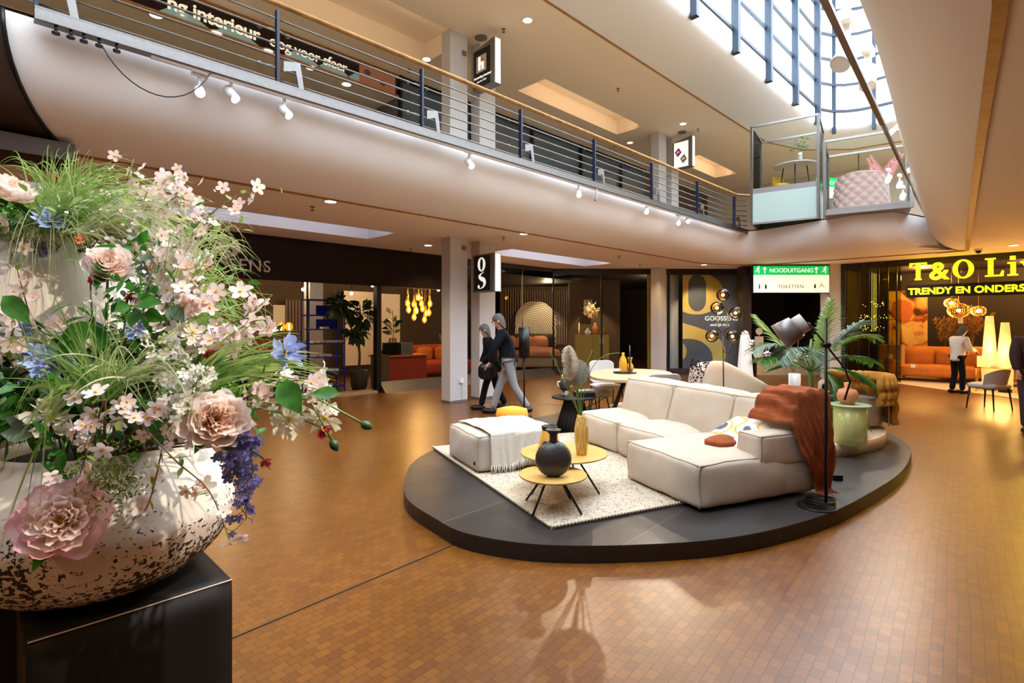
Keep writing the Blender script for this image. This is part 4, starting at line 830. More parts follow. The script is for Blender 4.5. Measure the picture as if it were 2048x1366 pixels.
# ------------------------------------------------------------------ inside the left shop (behind Y = 11.26)
def yz(py, Yv, px):  # height of a pixel on a plane Y = const
    return pY(px, py, Yv).z
def panel(name, px0, px1, py0, py1, Yv, m, label=None, cat=None, th=.03, st=False, **k):
    a = pY(px0, py1, Yv); b = pY(px1, py1, Yv); z0 = pY((px0 + px1) / 2, py1, Yv).z; z1 = pY((px0 + px1) / 2, py0, Yv).z
    mb = MB(); mb.b2((a.x, Yv, z0), (b.x, Yv + th, z1))
    if st: return struct(name, mb, m)
    return solo(name, mb, m, label, cat, **k)
panel('wall_panel', 688, 748, 583, 730, 15.6, 'pink_cloth', st=True).data.materials[0] = MATS['ceiling_paint']
panel('wall_panel', 758, 800, 588, 700, 15.4, 'ceiling_paint', st=True); panel('wall_panel', 547, 570, 610, 700, 15.8, 'ceiling_paint', st=True)
panel('wall_slats', 570, 618, 600, 700, 16.2, 'slats', st=True); panel('wall_slats', 380, 470, 600, 720, 16.2, 'slats', st=True)
mb = MB(); a = pY(620, 700, 13.4); mb.b2((a.x, 13.4, 0), (a.x + .35, 13.75, 3.1)); struct('wall_column', mb, 'column_paint')
# long counter
t = thing('counter', 'long pale wooden counter low inside the left shop', 'counter', (1.6, 12.5, 0)); mb = MB(); mb.b2((-1, 12.3, 0), (5.3, 12.9, .62)); obj('body', mb, 'shop_dark', t, w=True); mb = MB(); mb.b2((-1.05, 12.25, .62), (5.35, 12.95, .68)); obj('worktop', mb, 'oak', t, w=True)
# display board with printing
t = thing('display_board', 'upright cardboard display stand with red and black printing behind the flowers', 'display', (2.9, 12.9, 0))
a = pY(497, 600, 12.1); b = pY(546, 600, 12.1); mb = MB(); mb.b2((a.x, 12.1, .0), (b.x, 12.16, 1.95)); obj('board', mb, 'oak', t, w=True)
mb = MB(); mb.b2((a.x + .16, 12.085, .75), (b.x - .02, 12.095, 1.5)); pr = obj('red_print', mb, 'paper_red', t, w=True)
mb = MB(); mb.text('PASEN', (a.x + .03, 12.08, 1.78), (1, 0, 0), (0, 0, 1), .14, .002)
for z in (1.42, 1.3, 1.0, .95): mb.b2((a.x + .2, 12.075, z), (b.x - .1, 12.08, z + .02))
obj('printed_lines', mb, 'shop_dark', t, w=True)
t = panel('poster', 463, 480, 667, 697, 12.2, 'paper', 'small framed poster with orange print left of the display board', 'poster'); a = pY(471, 697, 12.2); mb = MB(); mb.b2((a.x - .02, 12.22, .68), (a.x + .02, 12.25, a.z + .1)); obj('stand', mb, 'black', t)
t = panel('framed_card', 598, 612, 681, 701, 12.4, 'paper', 'small white framed card on the counter end beside the blue shelf', 'card'); a = pY(605, 701, 12.4); mb = MB(); mb.b2((a.x - .02, 12.42, .68), (a.x + .02, 12.45, a.z + .08)); obj('stand', mb, 'black', t)
for px, n in ((562, 'left'), (578, 'right')):
    p = pY(px, 655, 12.6); t = thing('table_lamp', 'glowing filament bulb lamp on the shop counter, the %s one of two' % n, 'lamp', p - Vector((0, 0, .12)))
    mb = MB(); mb.sphere((0, 0, .14), .085, 14, 8, sz=1.25); obj('glass_bulb', mb, 'glass_amber', t); mb = MB(); mb.tube([(0, 0, .06), (0, 0, .2)], .016, 6); obj('filament', mb, 'filament', t)
    mb = MB(); mb.cyl((0, 0, -.02), .05, .06, 12); obj('base', mb, 'brass', t)
mb = MB(); mb.b2((pY(545, 0, 12.5).x, 12.5, .68), (pY(600, 0, 12.5).x, 12.8, 1.47)); solo('pedestal', mb, 'oak', 'wooden plinth carrying the two filament lamps in the shop', 'plinth')
mb = MB(); mb.cushion(-.3, .3, -.3, .3, 0, .4, .03, .2, 6); mb.cushion(-.3, .3, .15, .3, .35, .8, .03, .2, 6); solo('armchair', mb, 'orange_cloth', 'orange armchair glimpsed through the flowers inside the left shop', 'chair', loc=(2.35, 12.0, 0), do_weld=True)
# blue shelf
sx0, sx1, sy = 5.42, 6.30, 12.2
t = thing('open_shelf', 'cobalt blue open metal shelf behind the shop glass', 'shelf', ((sx0 + sx1) / 2, sy, 0))
for x in (sx0, sx1):
    for y in (sy - .2, sy + .2): mb = MB(); mb.b2((x - .012, y - .012, 0), (x + .012, y + .012, 2.2)); obj('upright', mb, 'blue_metal', t, w=True)
for z in (.15, .5, .85, 1.17, 1.5, 1.83, 2.19):
    mb = MB(); mb.b2((sx0, sy - .2, z - .02), (sx1, sy + .2, z + .01)); obj('shelf_board', mb, 'blue_metal', t, w=True)
for z in (1.5, 1.83): mb = MB(); mb.b2((sx0 + .35, sy + .18, z), (sx1, sy + .2, z + .24)); obj('back_panel', mb, 'blue_metal', t, w=True)
k = 0
for z, n in ((.16, 3), (.51, 4), (.86, 3), (1.18, 5), (1.51, 1)):
    for i in range(n):
        mb = MB(); wv = .14 if z > .2 else .2; x = sx0 + .1 + i * .17 + (.3 if n == 1 else 0); mb.box((x + .05, sy - .03, z + .025), (wv if n < 5 else .11, .28, .05), rz=rnd.uniform(-.2, .2))
        o = solo('folded_cloth', mb, 'paper', 'pale folded sample lying on the blue metal shelf', 'sample', 'pale samples on the blue shelf')
# potted tree
tp = pY(718, 780, 11.85); tp.z = 0
t = thing('potted_tree', 'fiddle leaf tree in a dark glazed pot behind the shop glass', 'plant', (tp.x, 11.85, 0))
mb = MB(); mb.lathe([(.16, 0), (.17, .08), (.2, .14), (.22, .5), (.2, .52), (.19, .48)], 22); obj('pot', mb, 'vase_black', t)
mb = MB(); mb.tube([(0, 0, .45), (.02, 0, .9), (-.02, .02, 1.3), (.05, 0, 1.7), (.02, 0, 2.1)], [.035, .032, .028, .02, .012], 8); mb.tube([(0, 0, 1.2), (-.25, 0, 1.6), (-.5, 0, 2.1), (-.6, 0, 2.4)], [.02, .018, .014, .008], 6); mb.tube([(0, 0, 1.3), (.2, 0, 1.7), (.3, 0, 2.0)], [.02, .015, .008], 6); obj('trunk', mb, 'twig', t)
mb = MB(); r3 = random.Random(11)
for i in range(190):
    th = r3.uniform(0, 6.28); cz = r3.uniform(-1, 1); rr = .42 * r3.uniform(.55, 1.0); cen = Vector((0.05, 0, 1.85)) if i < 130 else Vector((-.55, 0, 2.1)); rr *= 1 if i < 130 else .6
    if i % 5 == 0: cen = Vector((-.1, 0, 1.45)); rr *= .6
    q = math.sqrt(1 - cz * cz); d = Vector((q * math.cos(th), q * math.sin(th), cz)); leaf_card(mb, cen + d * rr * .7, d + Vector((0, 0, r3.uniform(-.5, .2))), (r3.uniform(-1, 1), -.5, 1), r3.uniform(.18, .27), r3.uniform(.12, .17), .3, 4, .3)
obj('leaves', mb, 'leaf_dark', t)
# cabinet, stacked boxes, red sofa
mb = MB(); a = pY(762, 0, 12.0); b = pY(779, 0, 12.0); mb.b2((a.x, 12.0, 0), (b.x, 12.5, .83)); solo('plinth_box', mb, 'shop_interior', 'tall taupe plinth left of the dark red cabinet in the shop', 'plinth')
a = pY(779, 0, 12.2); b = pY(853, 0, 12.2); t = thing('sideboard', 'glossy dark red sideboard behind the near shop glass', 'cabinet', ((a.x + b.x) / 2, 12.4, 0))
mb = MB(); mb.b2((a.x, 12.2, .12), (b.x, 12.7, .76)); obj('body', mb, 'red_cloth', t, w=True); mb = MB(); mb.b2((a.x - .3, 12.15, .76), (b.x + .02, 12.75, .80)); obj('top', mb, 'paper_red', t, w=True)
for x in (a.x + .1, b.x - .1): mb = MB(); mb.cyl((x, 12.4, 0), .02, .12, 8); obj('leg', mb, 'black', t, w=True)
for i in range(6):
    mb = MB(); mb.box((a.x + .12, 12.35, .83 + i * .055), (.34, .26, .05)); solo('book', mb, 'coat_dark', 'dark book with pale edge in the left stack on the sideboard', 'book', 'books stacked on the dark red sideboard')
    mb = MB(); mb.box((a.x + .56, 12.35, .83 + i * .055), (.38, .26, .05)); solo('book', mb, 'slate_glass', 'blue grey book in the right stack on the dark red sideboard', 'book', 'blue books on the dark red sideboard')
a = pY(850, 0, 13.2); t = thing('red_sofa', 'deep red sofa with cushions behind the near pillar in the shop', 'sofa', (a.x + .6, 13.4, 0))
mb = MB(); mb.cushion(-.9, 1.2, -.4, .5, .12, .5, .04, .2, 8); obj('seat', mb, 'red_cloth', t, do_weld=True); mb = MB(); mb.cushion(-.9, 1.2, .3, .6, .4, .95, .04, .2, 8); obj('backrest', mb, 'red_cloth', t, do_weld=True)
for x in (-.8, 1.1): mb = MB(); mb.cyl((x, 0, 0), .03, .13, 8); obj('leg', mb, 'black', t)
for x in (-.6, .1): mb = MB(); mb.cushion(x, x + .5, .1, .25, .5, .9, .03, .3, 5); solo('cushion', mb, 'orange_cloth', 'rust cushion on the red sofa behind the near pillar, %s one' % ('left' if x < 0 else 'right'), 'cushion', loc=(a.x + .6, 13.4, 0), do_weld=True)
# vase with dark blooms
p = pY(785, 690, 12.6); t = thing('dried_arrangement', 'clear vase with dark magnolia leaves beside the hanging bulbs', 'plant', (p.x, 12.6, .8)); mb = MB(); mb.lathe([(.1, 0), (.12, .3), (.09, .42), (.1, .45)], 16); obj('vase', mb, 'glass_smoke', t)
mb = MB()
for i in range(22): a_ = r3.uniform(0, 6.28); leaf_card(mb, (.05 * math.cos(a_), .05 * math.sin(a_), r3.uniform(.5, 1.15)), (math.cos(a_), .3 * math.sin(a_), r3.uniform(-.2, 1)), (0, -1, .5), .26, .1, .3, 4)
obj('leaves', mb, 'leaf_dark', t); mb = MB(); mb.tube([(0, 0, .1), (.03, 0, .7), (0, 0, 1.2)], .01, 5); obj('stem', mb, 'twig', t)
# cluster of filament bulbs
bpts = [(815, 607), (817, 620), (828, 609), (837, 595), (843, 608), (845, 618), (832, 622), (828, 635), (849, 640), (860, 608), (858, 626), (852, 628)]
for i, (px, py) in enumerate(bpts):
    p = pY(px, py, 12.9 + .12 * (i % 3)); t = thing('hanging_bulb', 'hanging pear shaped filament bulb in the glowing cluster of the left shop', 'lamp', (p.x, p.y, 3.1), 0, 'filament bulbs hanging in the shop')
    dz = p.z - 3.1; mb = MB(); mb.lathe([(.008, -.1), (.05, -.07), (.075, 0), (.06, .06), (.03, .12), (.02, .2)], 16, (0, 0, dz)); obj('glass_bulb', mb, 'glass_amber', t)
    mb = MB(); mb.tube([(-.012, 0, dz - .03), (0, 0, dz + .07), (.012, 0, dz - .03)], .010, 5); obj('filament', mb, 'filament', t)
    mb = MB(); mb.tube([(0, 0, dz + .2), (0, 0, 0)], .006, 5); mb.cyl((0, 0, dz + .19), .02, .07, 8); obj('cord', mb, 'brass', t)
lamp('POINT', pY(838, 620, 12.6), 60, (1, .55, .18), size=.15, name='bulb_cluster_light')
for x, y, e in ((1.5, 13, 120), (3.8, 12.6, 130), (5.8, 13.8, 90), (8.2, 14.4, 60), (10.4, 13.6, 60), (14.4, 12.6, 150)): lamp('POINT', (x, y, 2.9), e * .45, (1, .66, .36), size=.08, name='shop_light')
for i, (px, py, Yv) in enumerate(((503, 576, 13), (606, 579, 13), (703, 587, 12.6), (745, 571, 12.2), (843, 596, 14), (877, 580, 12.4), (475, 585, 15), (1190, 575, 13.5), (1153, 586, 13.5))):
    p = pY(px, py, Yv); t = thing('shop_spotlight', 'small bright spotlight on the dark shop ceiling', 'spotlight', (p.x, p.y, 3.1), 0, 'ceiling spotlights inside the shops'); mb = MB(); mb.tube([(0, 0, 0), (0, 0, p.z - 3.06)], .012, 6); obj('stem', mb, 'black', t); mb = MB(); mb.sphere((0, 0, p.z - 3.1), .04, 10, 6); obj('lens', mb, 'bulb', t)
# ------------------------------------------------------------------ middle shop: bedroom scene
bd = lambda px, t_: Vector((pd(px, HY, t_).x, pd(px, HY, t_).y, 0))
up_prism('wall_slats_back', 1000, 1150, 22.2, 0, 3.2, .08, 'shop_interior')
mb = MB()
for i in range(26): mb.box((-1.3 + i * .1, 0, 1.9), (.045, .04, 2.2))
o = struct('wall_slats_front', mb, 'slat_wood'); o.location = bd(1075, 22.1); o.rotation_euler = (0, 0, -PI / 4)
r_ = .82; mb = MB(); poly = [(-r_, 0, -1.0)] + [(-r_ * math.cos(PI * i / 20), 0, .45 + r_ * math.sin(PI * i / 20)) for i in range(21)] + [(r_, 0, -1.0)]
n = len(poly); mb.add(poly + [(p[0], .05, p[2]) for p in poly], [tuple(range(n)), tuple(range(2 * n - 1, n - 1, -1))] + [(i, n + i, n + (i + 1) % n, (i + 1) % n) for i in range(n)])
solo('headboard_panel', mb, 'arch_print', 'arched wall panel with carved pale ripples behind the bed', 'panel', loc=bd(1071, 21.6) + Vector((0, 0, 1.3)), rz=-PI / 4)
lamp('SPOT', bd(1110, 20.4) + Vector((0, 0, 3.1)), 150, (1, .76, .46), target=bd(1085, 21.6) + Vector((0, 0, 1.2)), size=.04, spot=70, name='panel_light')
BED = bd(1062, 19.9)
t = thing('bed', 'upholstered bed with salmon duvet and rust throw behind the shop glass', 'bed', BED, -PI / 4)
mb = MB(); mb.cushion(-1.1, .9, -1.0, 1.0, .1, .55, .03, .1, 8); obj('base', mb, 'grey_fabric', t, do_weld=True); mb = MB(); mb.cushion(-1.15, .95, .98, 1.15, .1, 1.25, .02, .2, 8); obj('headboard', mb, 'shop_dark', t, do_weld=True)
mb = MB(); mb.cushion(-1.15, .95, -1.05, .5, .45, .72, .1, .25, 12, wr=.03); obj('duvet', mb, 'pink_cloth', t, do_weld=True)
mb = MB(); mb.grid(lambda u, v: Vector((-1.22 + .9 * u, -1.15 + 1.0 * v, .80 + .03 * math.sin(9 * u + 5 * v) - (.5 * (1 - 4 * u) if u < .25 else 0) * (1 - u))), 24, 16); obj('throw', mb, 'red_cloth', t)
for i, x in enumerate((-.85, -.2, .35)):
    mb = MB(); mb.cushion(-.3, .3, -.09, .09, 0, .42, .05, .35, 7, wr=.01, seed=i); solo('pillow', mb, 'pink_cloth', 'salmon pillow on the bed in the middle shop, number %s from the left' % ('one', 'two', 'three')[i] if 0 else ('leftmost' if i == 0 else 'middle' if i == 1 else 'rightmost') + ' salmon pillow standing on the shop bed', 'pillow', loc=Matrix.Translation(BED) @ Matrix.Rotation(-PI / 4, 4, 'Z') @ Vector((x, .72, .72)), rz=-PI / 4 + .1 * i, do_weld=True)
ob = pd(1183, 740, 18.3); ob.z = 0
t = thing('tall_cabinet', 'glossy olive cabinet behind the glass of the middle shop', 'cabinet', ob, -PI / 4)
mb = MB(); mb.box((0, 0, .63), (1.12, .45, 1.26)); obj('body', mb, 'olive_lacquer', t)
for x in (-.28, .28): mb = MB(); mb.box((x, -.235, .65), (.54, .02, 1.16)); obj('door', mb, 'olive_lacquer', t)
mb = MB(); mb.box((.3, -.26, 1.08), (.12, .01, .2)); solo('price_card', mb, 'paper', 'white price card on the olive cabinet', 'card', loc=ob, rz=-PI / 4)
M4 = Matrix.Translation(ob) @ Matrix.Rotation(-PI / 4, 4, 'Z')
for x, prof, m, l in ((-.42, [(.05, 0), (.06, .02), (.012, .04), (.012, .42)], 'brass', 'thin brass candle holder on the olive cabinet'), (-.12, [(.06, 0), (.11, .07), (.1, .14), (.04, .2), (.045, .24)], 'white_ceramic', 'round cream vase on the olive cabinet'), (.12, [(.09, 0), (.09, .28), (.05, .33), (.04, .42)], 'terracotta', 'ribbed clay vase on the olive cabinet'), (.35, [(.05, 0), (.06, .18)], 'terracotta', 'small clay pot on the olive cabinet')):
    mb = MB(); mb.lathe(prof, 16); solo('vase', mb, m, l, 'vase', loc=M4 @ Vector((x, 0, 1.26)))
t = thing('dried_branch', 'golden dried eucalyptus branches in the clay vase on the olive cabinet', 'plant', M4 @ Vector((.1, 0, 1.6))); mb = MB(); st = MB()
for i in range(8):
    e = Vector((r3.uniform(-.55, .35), 0, r3.uniform(.35, .85))); st.tube([(0, 0, 0), e * .5 + Vector((0, 0, .1)), e], .005, 4)
    for j in range(16): q = e * (.45 + .55 * j / 15); leaf_card(mb, q, (r3.uniform(-1, 1), r3.uniform(-.5, .5), r3.uniform(-.2, 1)), (0, -1, .3), .13, .045, .2, 3)
obj('leaves', mb, 'sand', t); obj('twigs', st, 'twig', t)
t = thing('small_plant', 'little green plant on the right end of the olive cabinet', 'plant', M4 @ Vector((.37, 0, 1.4))); mb = MB()
for i in range(24): a_ = r3.uniform(0, 6.28); leaf_card(mb, (0, 0, .02), (math.cos(a_), math.sin(a_), r3.uniform(.2, 1.2)), (0, 0, 1), .17, .03, .2, 3, .3)
obj('leaves', mb, 'leaf_light', t)
p = pd(1176, 614, 18.8); t = thing('picture', 'small framed portrait photograph hanging above the olive cabinet', 'picture', p); mb = MB(); mb.box((0, 0, 0), (.28, .03, .50), rz=-PI / 4); obj('frame', mb, 'white_ceramic', t); mb = MB(); mb.box(-FV * .02, (.22, .01, .44), rz=-PI / 4); obj('print', mb, 'abstract_cloth', t)
up_prism('wall_taupe', 1138, 1240, 19.1, 0, 3.2, .1, 'shop_interior')
lamp('SPOT', pd(1190, 575, 18.0), 90, (1, .7, .4), target=pd(1190, 700, 18.9), size=.04, spot=70, name='cabinet_light'); lamp('POINT', pd(1300, 600, 19), 25, (1, .7, .4), size=.1, name='shop_light')
p = pY(1122, 613, 15.5); mb = MB(); mb.b2((p.x - .1, 15.45, p.z - .1), (p.x + .75, 15.48, p.z + .1)); t = solo('wall_label', mb, 'paper', 'white and orange promotional strip on the slatted wall', 'sign'); mb = MB(); mb.b2((p.x - .1, 15.44, p.z - .09), (p.x + .3, 15.45, p.z - .03)); obj('orange_band', mb, 'mustard', t)
# big letter poster behind glass
pt = 17.35; PL = pd(1365, 745, pt); PW = (1484 - 1365) / F * pt; PH = (745 - 545) / F * pt
t = thing('window_poster', 'big grey poster with a yellow letter in the chamfered shop window', 'poster', pd(1424, 745, pt))
mb = MB(); mb.beam(PL + UV * PH / 2, PL + RV * PW + UV * PH / 2, .02, PH); obj('sheet', mb, 'poster_grey', t, w=True)
def clip_loop(l, x0, x1, y0, y1):
    def cl(P, f, g):
        o = []
        for i in range(len(P)):
            a, b = P[i - 1], P[i]; fa, fb = f(a), f(b)
            if (fa >= 0) != (fb >= 0): k = fa / (fa - fb); o.append((a[0] + (b[0] - a[0]) * k, a[1] + (b[1] - a[1]) * k))
            if fb >= 0: o.append(b)
        return o
    for f in (lambda p: p[0] - x0, lambda p: x1 - p[0], lambda p: p[1] - y0, lambda p: y1 - p[1]): l = cl(l, f, None)
    return l
ell = lambda cx, cy, a, b, n=40: [(cx + a * math.cos(2 * PI * i / n), cy + b * math.sin(2 * PI * i / n)) for i in range(n)]
u_ = PW / 119.; mk = lambda pts: [((x) * u_, (200 - y) * u_) for x, y in pts]
ring = clip_loop(mk(ell(28, 42, 54, 42)), 0, PW, 0, PH)
hole = mk([(11 + 18 + 18 * math.cos(a), (26 if math.sin(a) < 0 else 56) + 22 * math.sin(a)) for a in [2 * PI * i / 36 for i in range(36)]])[::-1]
tail = catmull([(-12, 100, 0), (10, 104, 0), (30, 110, 0), (55, 120, 0), (78, 138, 0), (86, 160, 0), (80, 185, 0), (60, 205, 0), (50, 215, 0), (40, 206, 0), (54, 196, 0), (60, 176, 0), (56, 156, 0), (40, 140, 0), (20, 133, 0), (-12, 130, 0)], 4)
tl = clip_loop(mk([(p.x, p.y) for p in tail]), 0, PW, 0, PH)
dot = clip_loop(mk(ell(-6, 158, 14, 18)), 0, PW, 0, PH)
mb = MB(); mb.shape([ring, hole], PL - FV * .015, RV, UV, .003); mb.shape([tl], PL - FV * .015, RV, UV, .003); obj('yellow_letter', mb, 'poster_yellow', t, w=True)
mb = MB(); mb.shape([dot], PL - FV * .015, RV, UV, .003); obj('yellow_dot', mb, 'poster_yellow', t, w=True)
mb = MB(); mb.text('GOOSSENS', PL + RV * (44 * u_) + UV * (104 * u_) - FV * .02, RV, UV, .205, .003, .001, sp=1.05); obj('shop_name', mb, 'white_sign', t, w=True)
# script strap line drawn as one flowing stroke per word
mb = MB(); O = PL + RV * (54 * u_) + UV * (93 * u_) - FV * .02
mb.text('eindelijk thuis', O, (RV + UV * .0), UV + RV * .25, .13, .002, -.001, sp=.9); obj('strap_line', mb, 'white_sign', t, w=True)
lamp('SPOT', pd(1400, 545, 16.2), 120, (1, .75, .45), target=pd(1410, 660, 17.3), size=.05, spot=80, name='poster_light')
# passage sign figure
t = thing('pictogram_panel', 'pale restroom pictogram figure standing in the dark passage', 'pictogram', pd(1518, 725, 17.3)); mb = MB(); O = pd(1518, 725, 17.3); O2 = O
mb.beam(O + UV * .45, O + RV * .01 + UV * .45, .03, .9); mb.box(O + UV * .42, (.28, .02, .84), rz=-PI / 4); obj('body_shape', mb, 'letter_beige', t, w=True); mb = MB(); mb.tube([O + UV * 1.0 - FV * .01, O + UV * 1.0 + FV * .01], .11, 18); obj('head_shape', mb, 'letter_beige', t, w=True)

# ------------------------------------------------------------------ right shop (plane X = 18.1)
def xpt(px, py, X): return pX(px, py, X)
t = thing('lit_shop_sign', 'large glowing yellow serif letters T&O Liv over the right shop', 'sign', xpt(1940, 560, 17.95))
a = xpt(1817, 561, 17.95); dn = Vector((0, -1, 0)); mb = MB()
def serif_text(mb, O, H):
    """slab-edged capitals built from stems, bowls and serifs"""
    q = lambda pts: [(x * H, y * H) for x, y in pts]; st_ = .2; se = .075
    def add(l): mb.shape([q(z) for z in l], O, dn, UV, .04)
    R_ = lambda x0, y0, x1, y1: [(x0, y0), (x1, y0), (x1, y1), (x0, y1)]
    x = 0; add([[(.30, 0), (.62, 0), (.62, se), (.56, se), (.56, 1 - se), (.74, 1 - se), (.80, .76), (.88, .76), (.86, 1), (.06, 1), (.04, .76), (.12, .76), (.18, 1 - se), (.36, 1 - se), (.36, se), (.30, se)]])
    mb.text('&', O + dn * H * .98, dn, UV, H * 1.38, .04, H * .03)
    x = 2.02; e1 = [(x + .46 + .46 * math.cos(t_), .5 + .53 * math.sin(t_)) for t_ in [2 * PI * i / 32 for i in range(32)]]; e2 = [(x + .46 + .24 * math.cos(t_), .5 + .45 * math.sin(t_)) for t_ in [2 * PI * i / 32 for i in range(32)]][::-1]; add([e1, e2])
    x = 3.40; add([[(x, 0), (x + .74, 0), (x + .76, .3), (x + .68, .3), (x + .6, se), (x + .34, se), (x + .34, 1 - se), (x + .44, 1 - se), (x + .44, 1), (x, 1), (x, 1 - se), (x + .12, 1 - se), (x + .12, se), (x, se)]])
    x = 4.30; add([[(x, 0), (x + .42, 0), (x + .42, se), (x + .33, se), (x + .33, .72), (x, .72), (x, .72 - se), (x + .12, .72 - se), (x + .12, se), (x, se)]]); add([R_(x + .1, .84, x + .32, 1.04)])
    x = 4.80; add([[(x, .72), (x + .4, .72), (x + .4, .72 - se), (x + .32, .72 - se), (x + .47, .26), (x + .6, .72 - se), (x + .52, .72 - se), (x + .52, .72), (x + .82, .72), (x + .82, .72 - se), (x + .75, .72 - se), (x + .48, 0), (x + .34, 0), (x + .07, .72 - se), (x, .72 - se)]])
serif_text(mb, a, .46); obj('large_letters', mb, 'yellow_sign', t, w=True)
t = thing('lit_shop_sign', 'yellow glowing line TRENDY EN ONDERSC on a black strip', 'sign', xpt(1940, 592, 17.9))
a = xpt(1817, 591, 17.9); mb = MB(); mb.b2((17.88, a.y + .04, a.z - .06), (17.92, a.y - 3.4, a.z + .27)); obj('strip', mb, 'black', t, w=True)
mb = MB(); mb.text('TRENDY EN ONDERSC', a - Vector((.04, 0, -.02)), dn, UV, .235, .015, .008, sp=1.02); obj('letters', mb, 'yellow_sign', t, w=True)
for y in (1.6, -.4):
    mb = MB(); mb.tube([(17.95, y, 3.25), (17.92, y, 2.75)], .012, 6); obj('hanger', mb, 'black', t, w=True)
# wooden cabinet, price cards
cb0 = xpt(1784, 757, 19.0); cb0.z = 0
t = thing('wooden_cabinet', 'tall narrow rustic wooden cabinet inside the right shop', 'cabinet', cb0); mb = MB(); mb.box((0, 0, .55), (.45, .55, .95)); obj('body', mb, 'oak', t)
for z in (.3, .8): mb = MB(); mb.box((-.235, 0, z), (.02, .48, .42)); obj('door', mb, 'amber_wood', t)
mb = MB(); mb.tube([(-.2, -.25, 1.05), (-.2, -.25, 1.75), (-.2, .2, 1.75), (-.2, .2, 1.05)], .012, 6); obj('iron_frame', mb, 'black', t)
for (px, py, n) in ((1799, 653, 'on the wooden cabinet frame'), (1781, 714, 'on the wooden cabinet door'), (1826, 734, 'on the orange sofa arm'), (1921, 641, 'hanging below the wire lamps')):
    X_ = {1799: 18.79, 1781: 18.75, 1826: 18.69, 1921: 18.9}[px]; p = xpt(px, py, X_); mb = MB(); mb.box(p, (.01, .11, .16)); o = solo('price_card', mb, 'paper', 'small white price card ' + n, 'card')
    if px == 1921: mb = MB(); mb.tube([p + Vector((0, 0, .08)), p + Vector((0, 0, .35))], .002, 4); obj('string', mb, 'brass', o)
# painting
a = xpt(1775, 705, 20.98); b = xpt(1855, 580, 20.98)
t = thing('painting', 'large warm toned canvas with abstract portrait shapes in the right shop', 'painting', (20.98, (a.y + b.y) / 2, (a.z + b.z) / 2)); mb = MB(); mb.box((0, 0, 0), (.04, a.y - b.y, b.z - a.z)); obj('canvas', mb, 'painting_print', t); mb = MB(); mb.b2((21.02, -4, 0), (21.1, 4.2, 3.24)); struct('wall_partition', mb, 'shop_dark')
mb = MB(); mb.sphere((-.03, .12, .35), .28, 16, 10, sx=.05, sz=1.3); obj('red_shape', mb, 'paper_red', t)
# orange sofa
sf = xpt(1850, 760, 19.2); t = thing('orange_sofa', 'burnt orange corner sofa inside the right shop', 'sofa', (19.3, sf.y - .1, 0))
for nm, x0, x1, y0, y1, z0, z1 in (('seat', -.6, .35, -1.2, .75, .16, .46), ('arm', -.6, .4, .7, .95, .16, .62), ('backrest', .2, .55, -1.3, .95, .3, .95), ('seat', -.45, .2, -2.2, -1.25, .16, .44)):
    mb = MB(); mb.cushion(x0, x1, y0, y1, z0, z1, .03, .22, 7); obj(nm, mb, 'orange_cloth', t, do_weld=True)
for y in (.3, -.5, -1.05): mb = MB(); mb.cushion(.02, .28, y - .35, y + .35, .42, .9, .04, .3, 6); obj('back_cushion', mb, 'orange_cloth', t, do_weld=True)
for x, y in ((-.5, .8), (-.5, -1.1), (.3, .8), (.3, -1.1)): mb = MB(); mb.cyl((x, y, 0), .02, .17, 8); obj('leg', mb, 'black', t)
def plume(name, base, h, m, label, n=26, spread=.35, seed=0):
    rr = random.Random(seed); t = thing(name, label, 'plant', base); mb = MB(); st = MB()
    for i in range(n):
        a_ = rr.uniform(0, 6.28); s_ = rr.uniform(.1, 1) * spread; top = Vector((s_ * math.cos(a_), s_ * math.sin(a_), h * rr.uniform(.65, 1))); c = Vector((0, 0, h * .5)); P = bez((0, 0, 0), c, top, 8); st.tube(P, .006, 4)
        for j in range(26):
            q = P[4].lerp(P[8], j / 25) if j < 26 else top; d = Vector((math.cos(a_) + rr.uniform(-1, 1), math.sin(a_) + rr.uniform(-1, 1), rr.uniform(-.8, .6))); mb.tube([q, q + d.normalized() * .05 + Vector((0, 0, .02)), q + d.normalized() * rr.uniform(.08, .15) + Vector((0, 0, -.03))], [.022, .016, .002], 3, cap=False)
    obj('plumes', mb, m, t); obj('stems', st, 'twig', t); return t
def pot(base, r, h, m, label, name='basket_pot'):
    mb = MB(); mb.lathe([(r * .8, 0), (r, h * .6), (r * .95, h), (r * .85, h)], 18); return solo(name, mb, m, label, 'pot', loc=base)
p1_ = xpt(1890, 700, 20.2); plume('pampas_bunch', (20.2, p1_.y, .62), 1.25, 'pampas_brown', 'drooping golden pampas bunch left of the white coated woman', 16, .35, 5); pot((20.2, p1_.y, 0), .25, .65, 'sand', 'woven pot under the drooping golden pampas')
p2_ = xpt(1945, 700, 20.0); plume('pampas_bunch', (20.0, p2_.y, .85), 1.3, 'pampas_brown', 'upright brown palm and pampas bunch behind the woman', 18, .5, 6); pot((20.0, p2_.y, 0), .3, .98, 'sand', 'tall golden patterned pot behind the white coated woman')
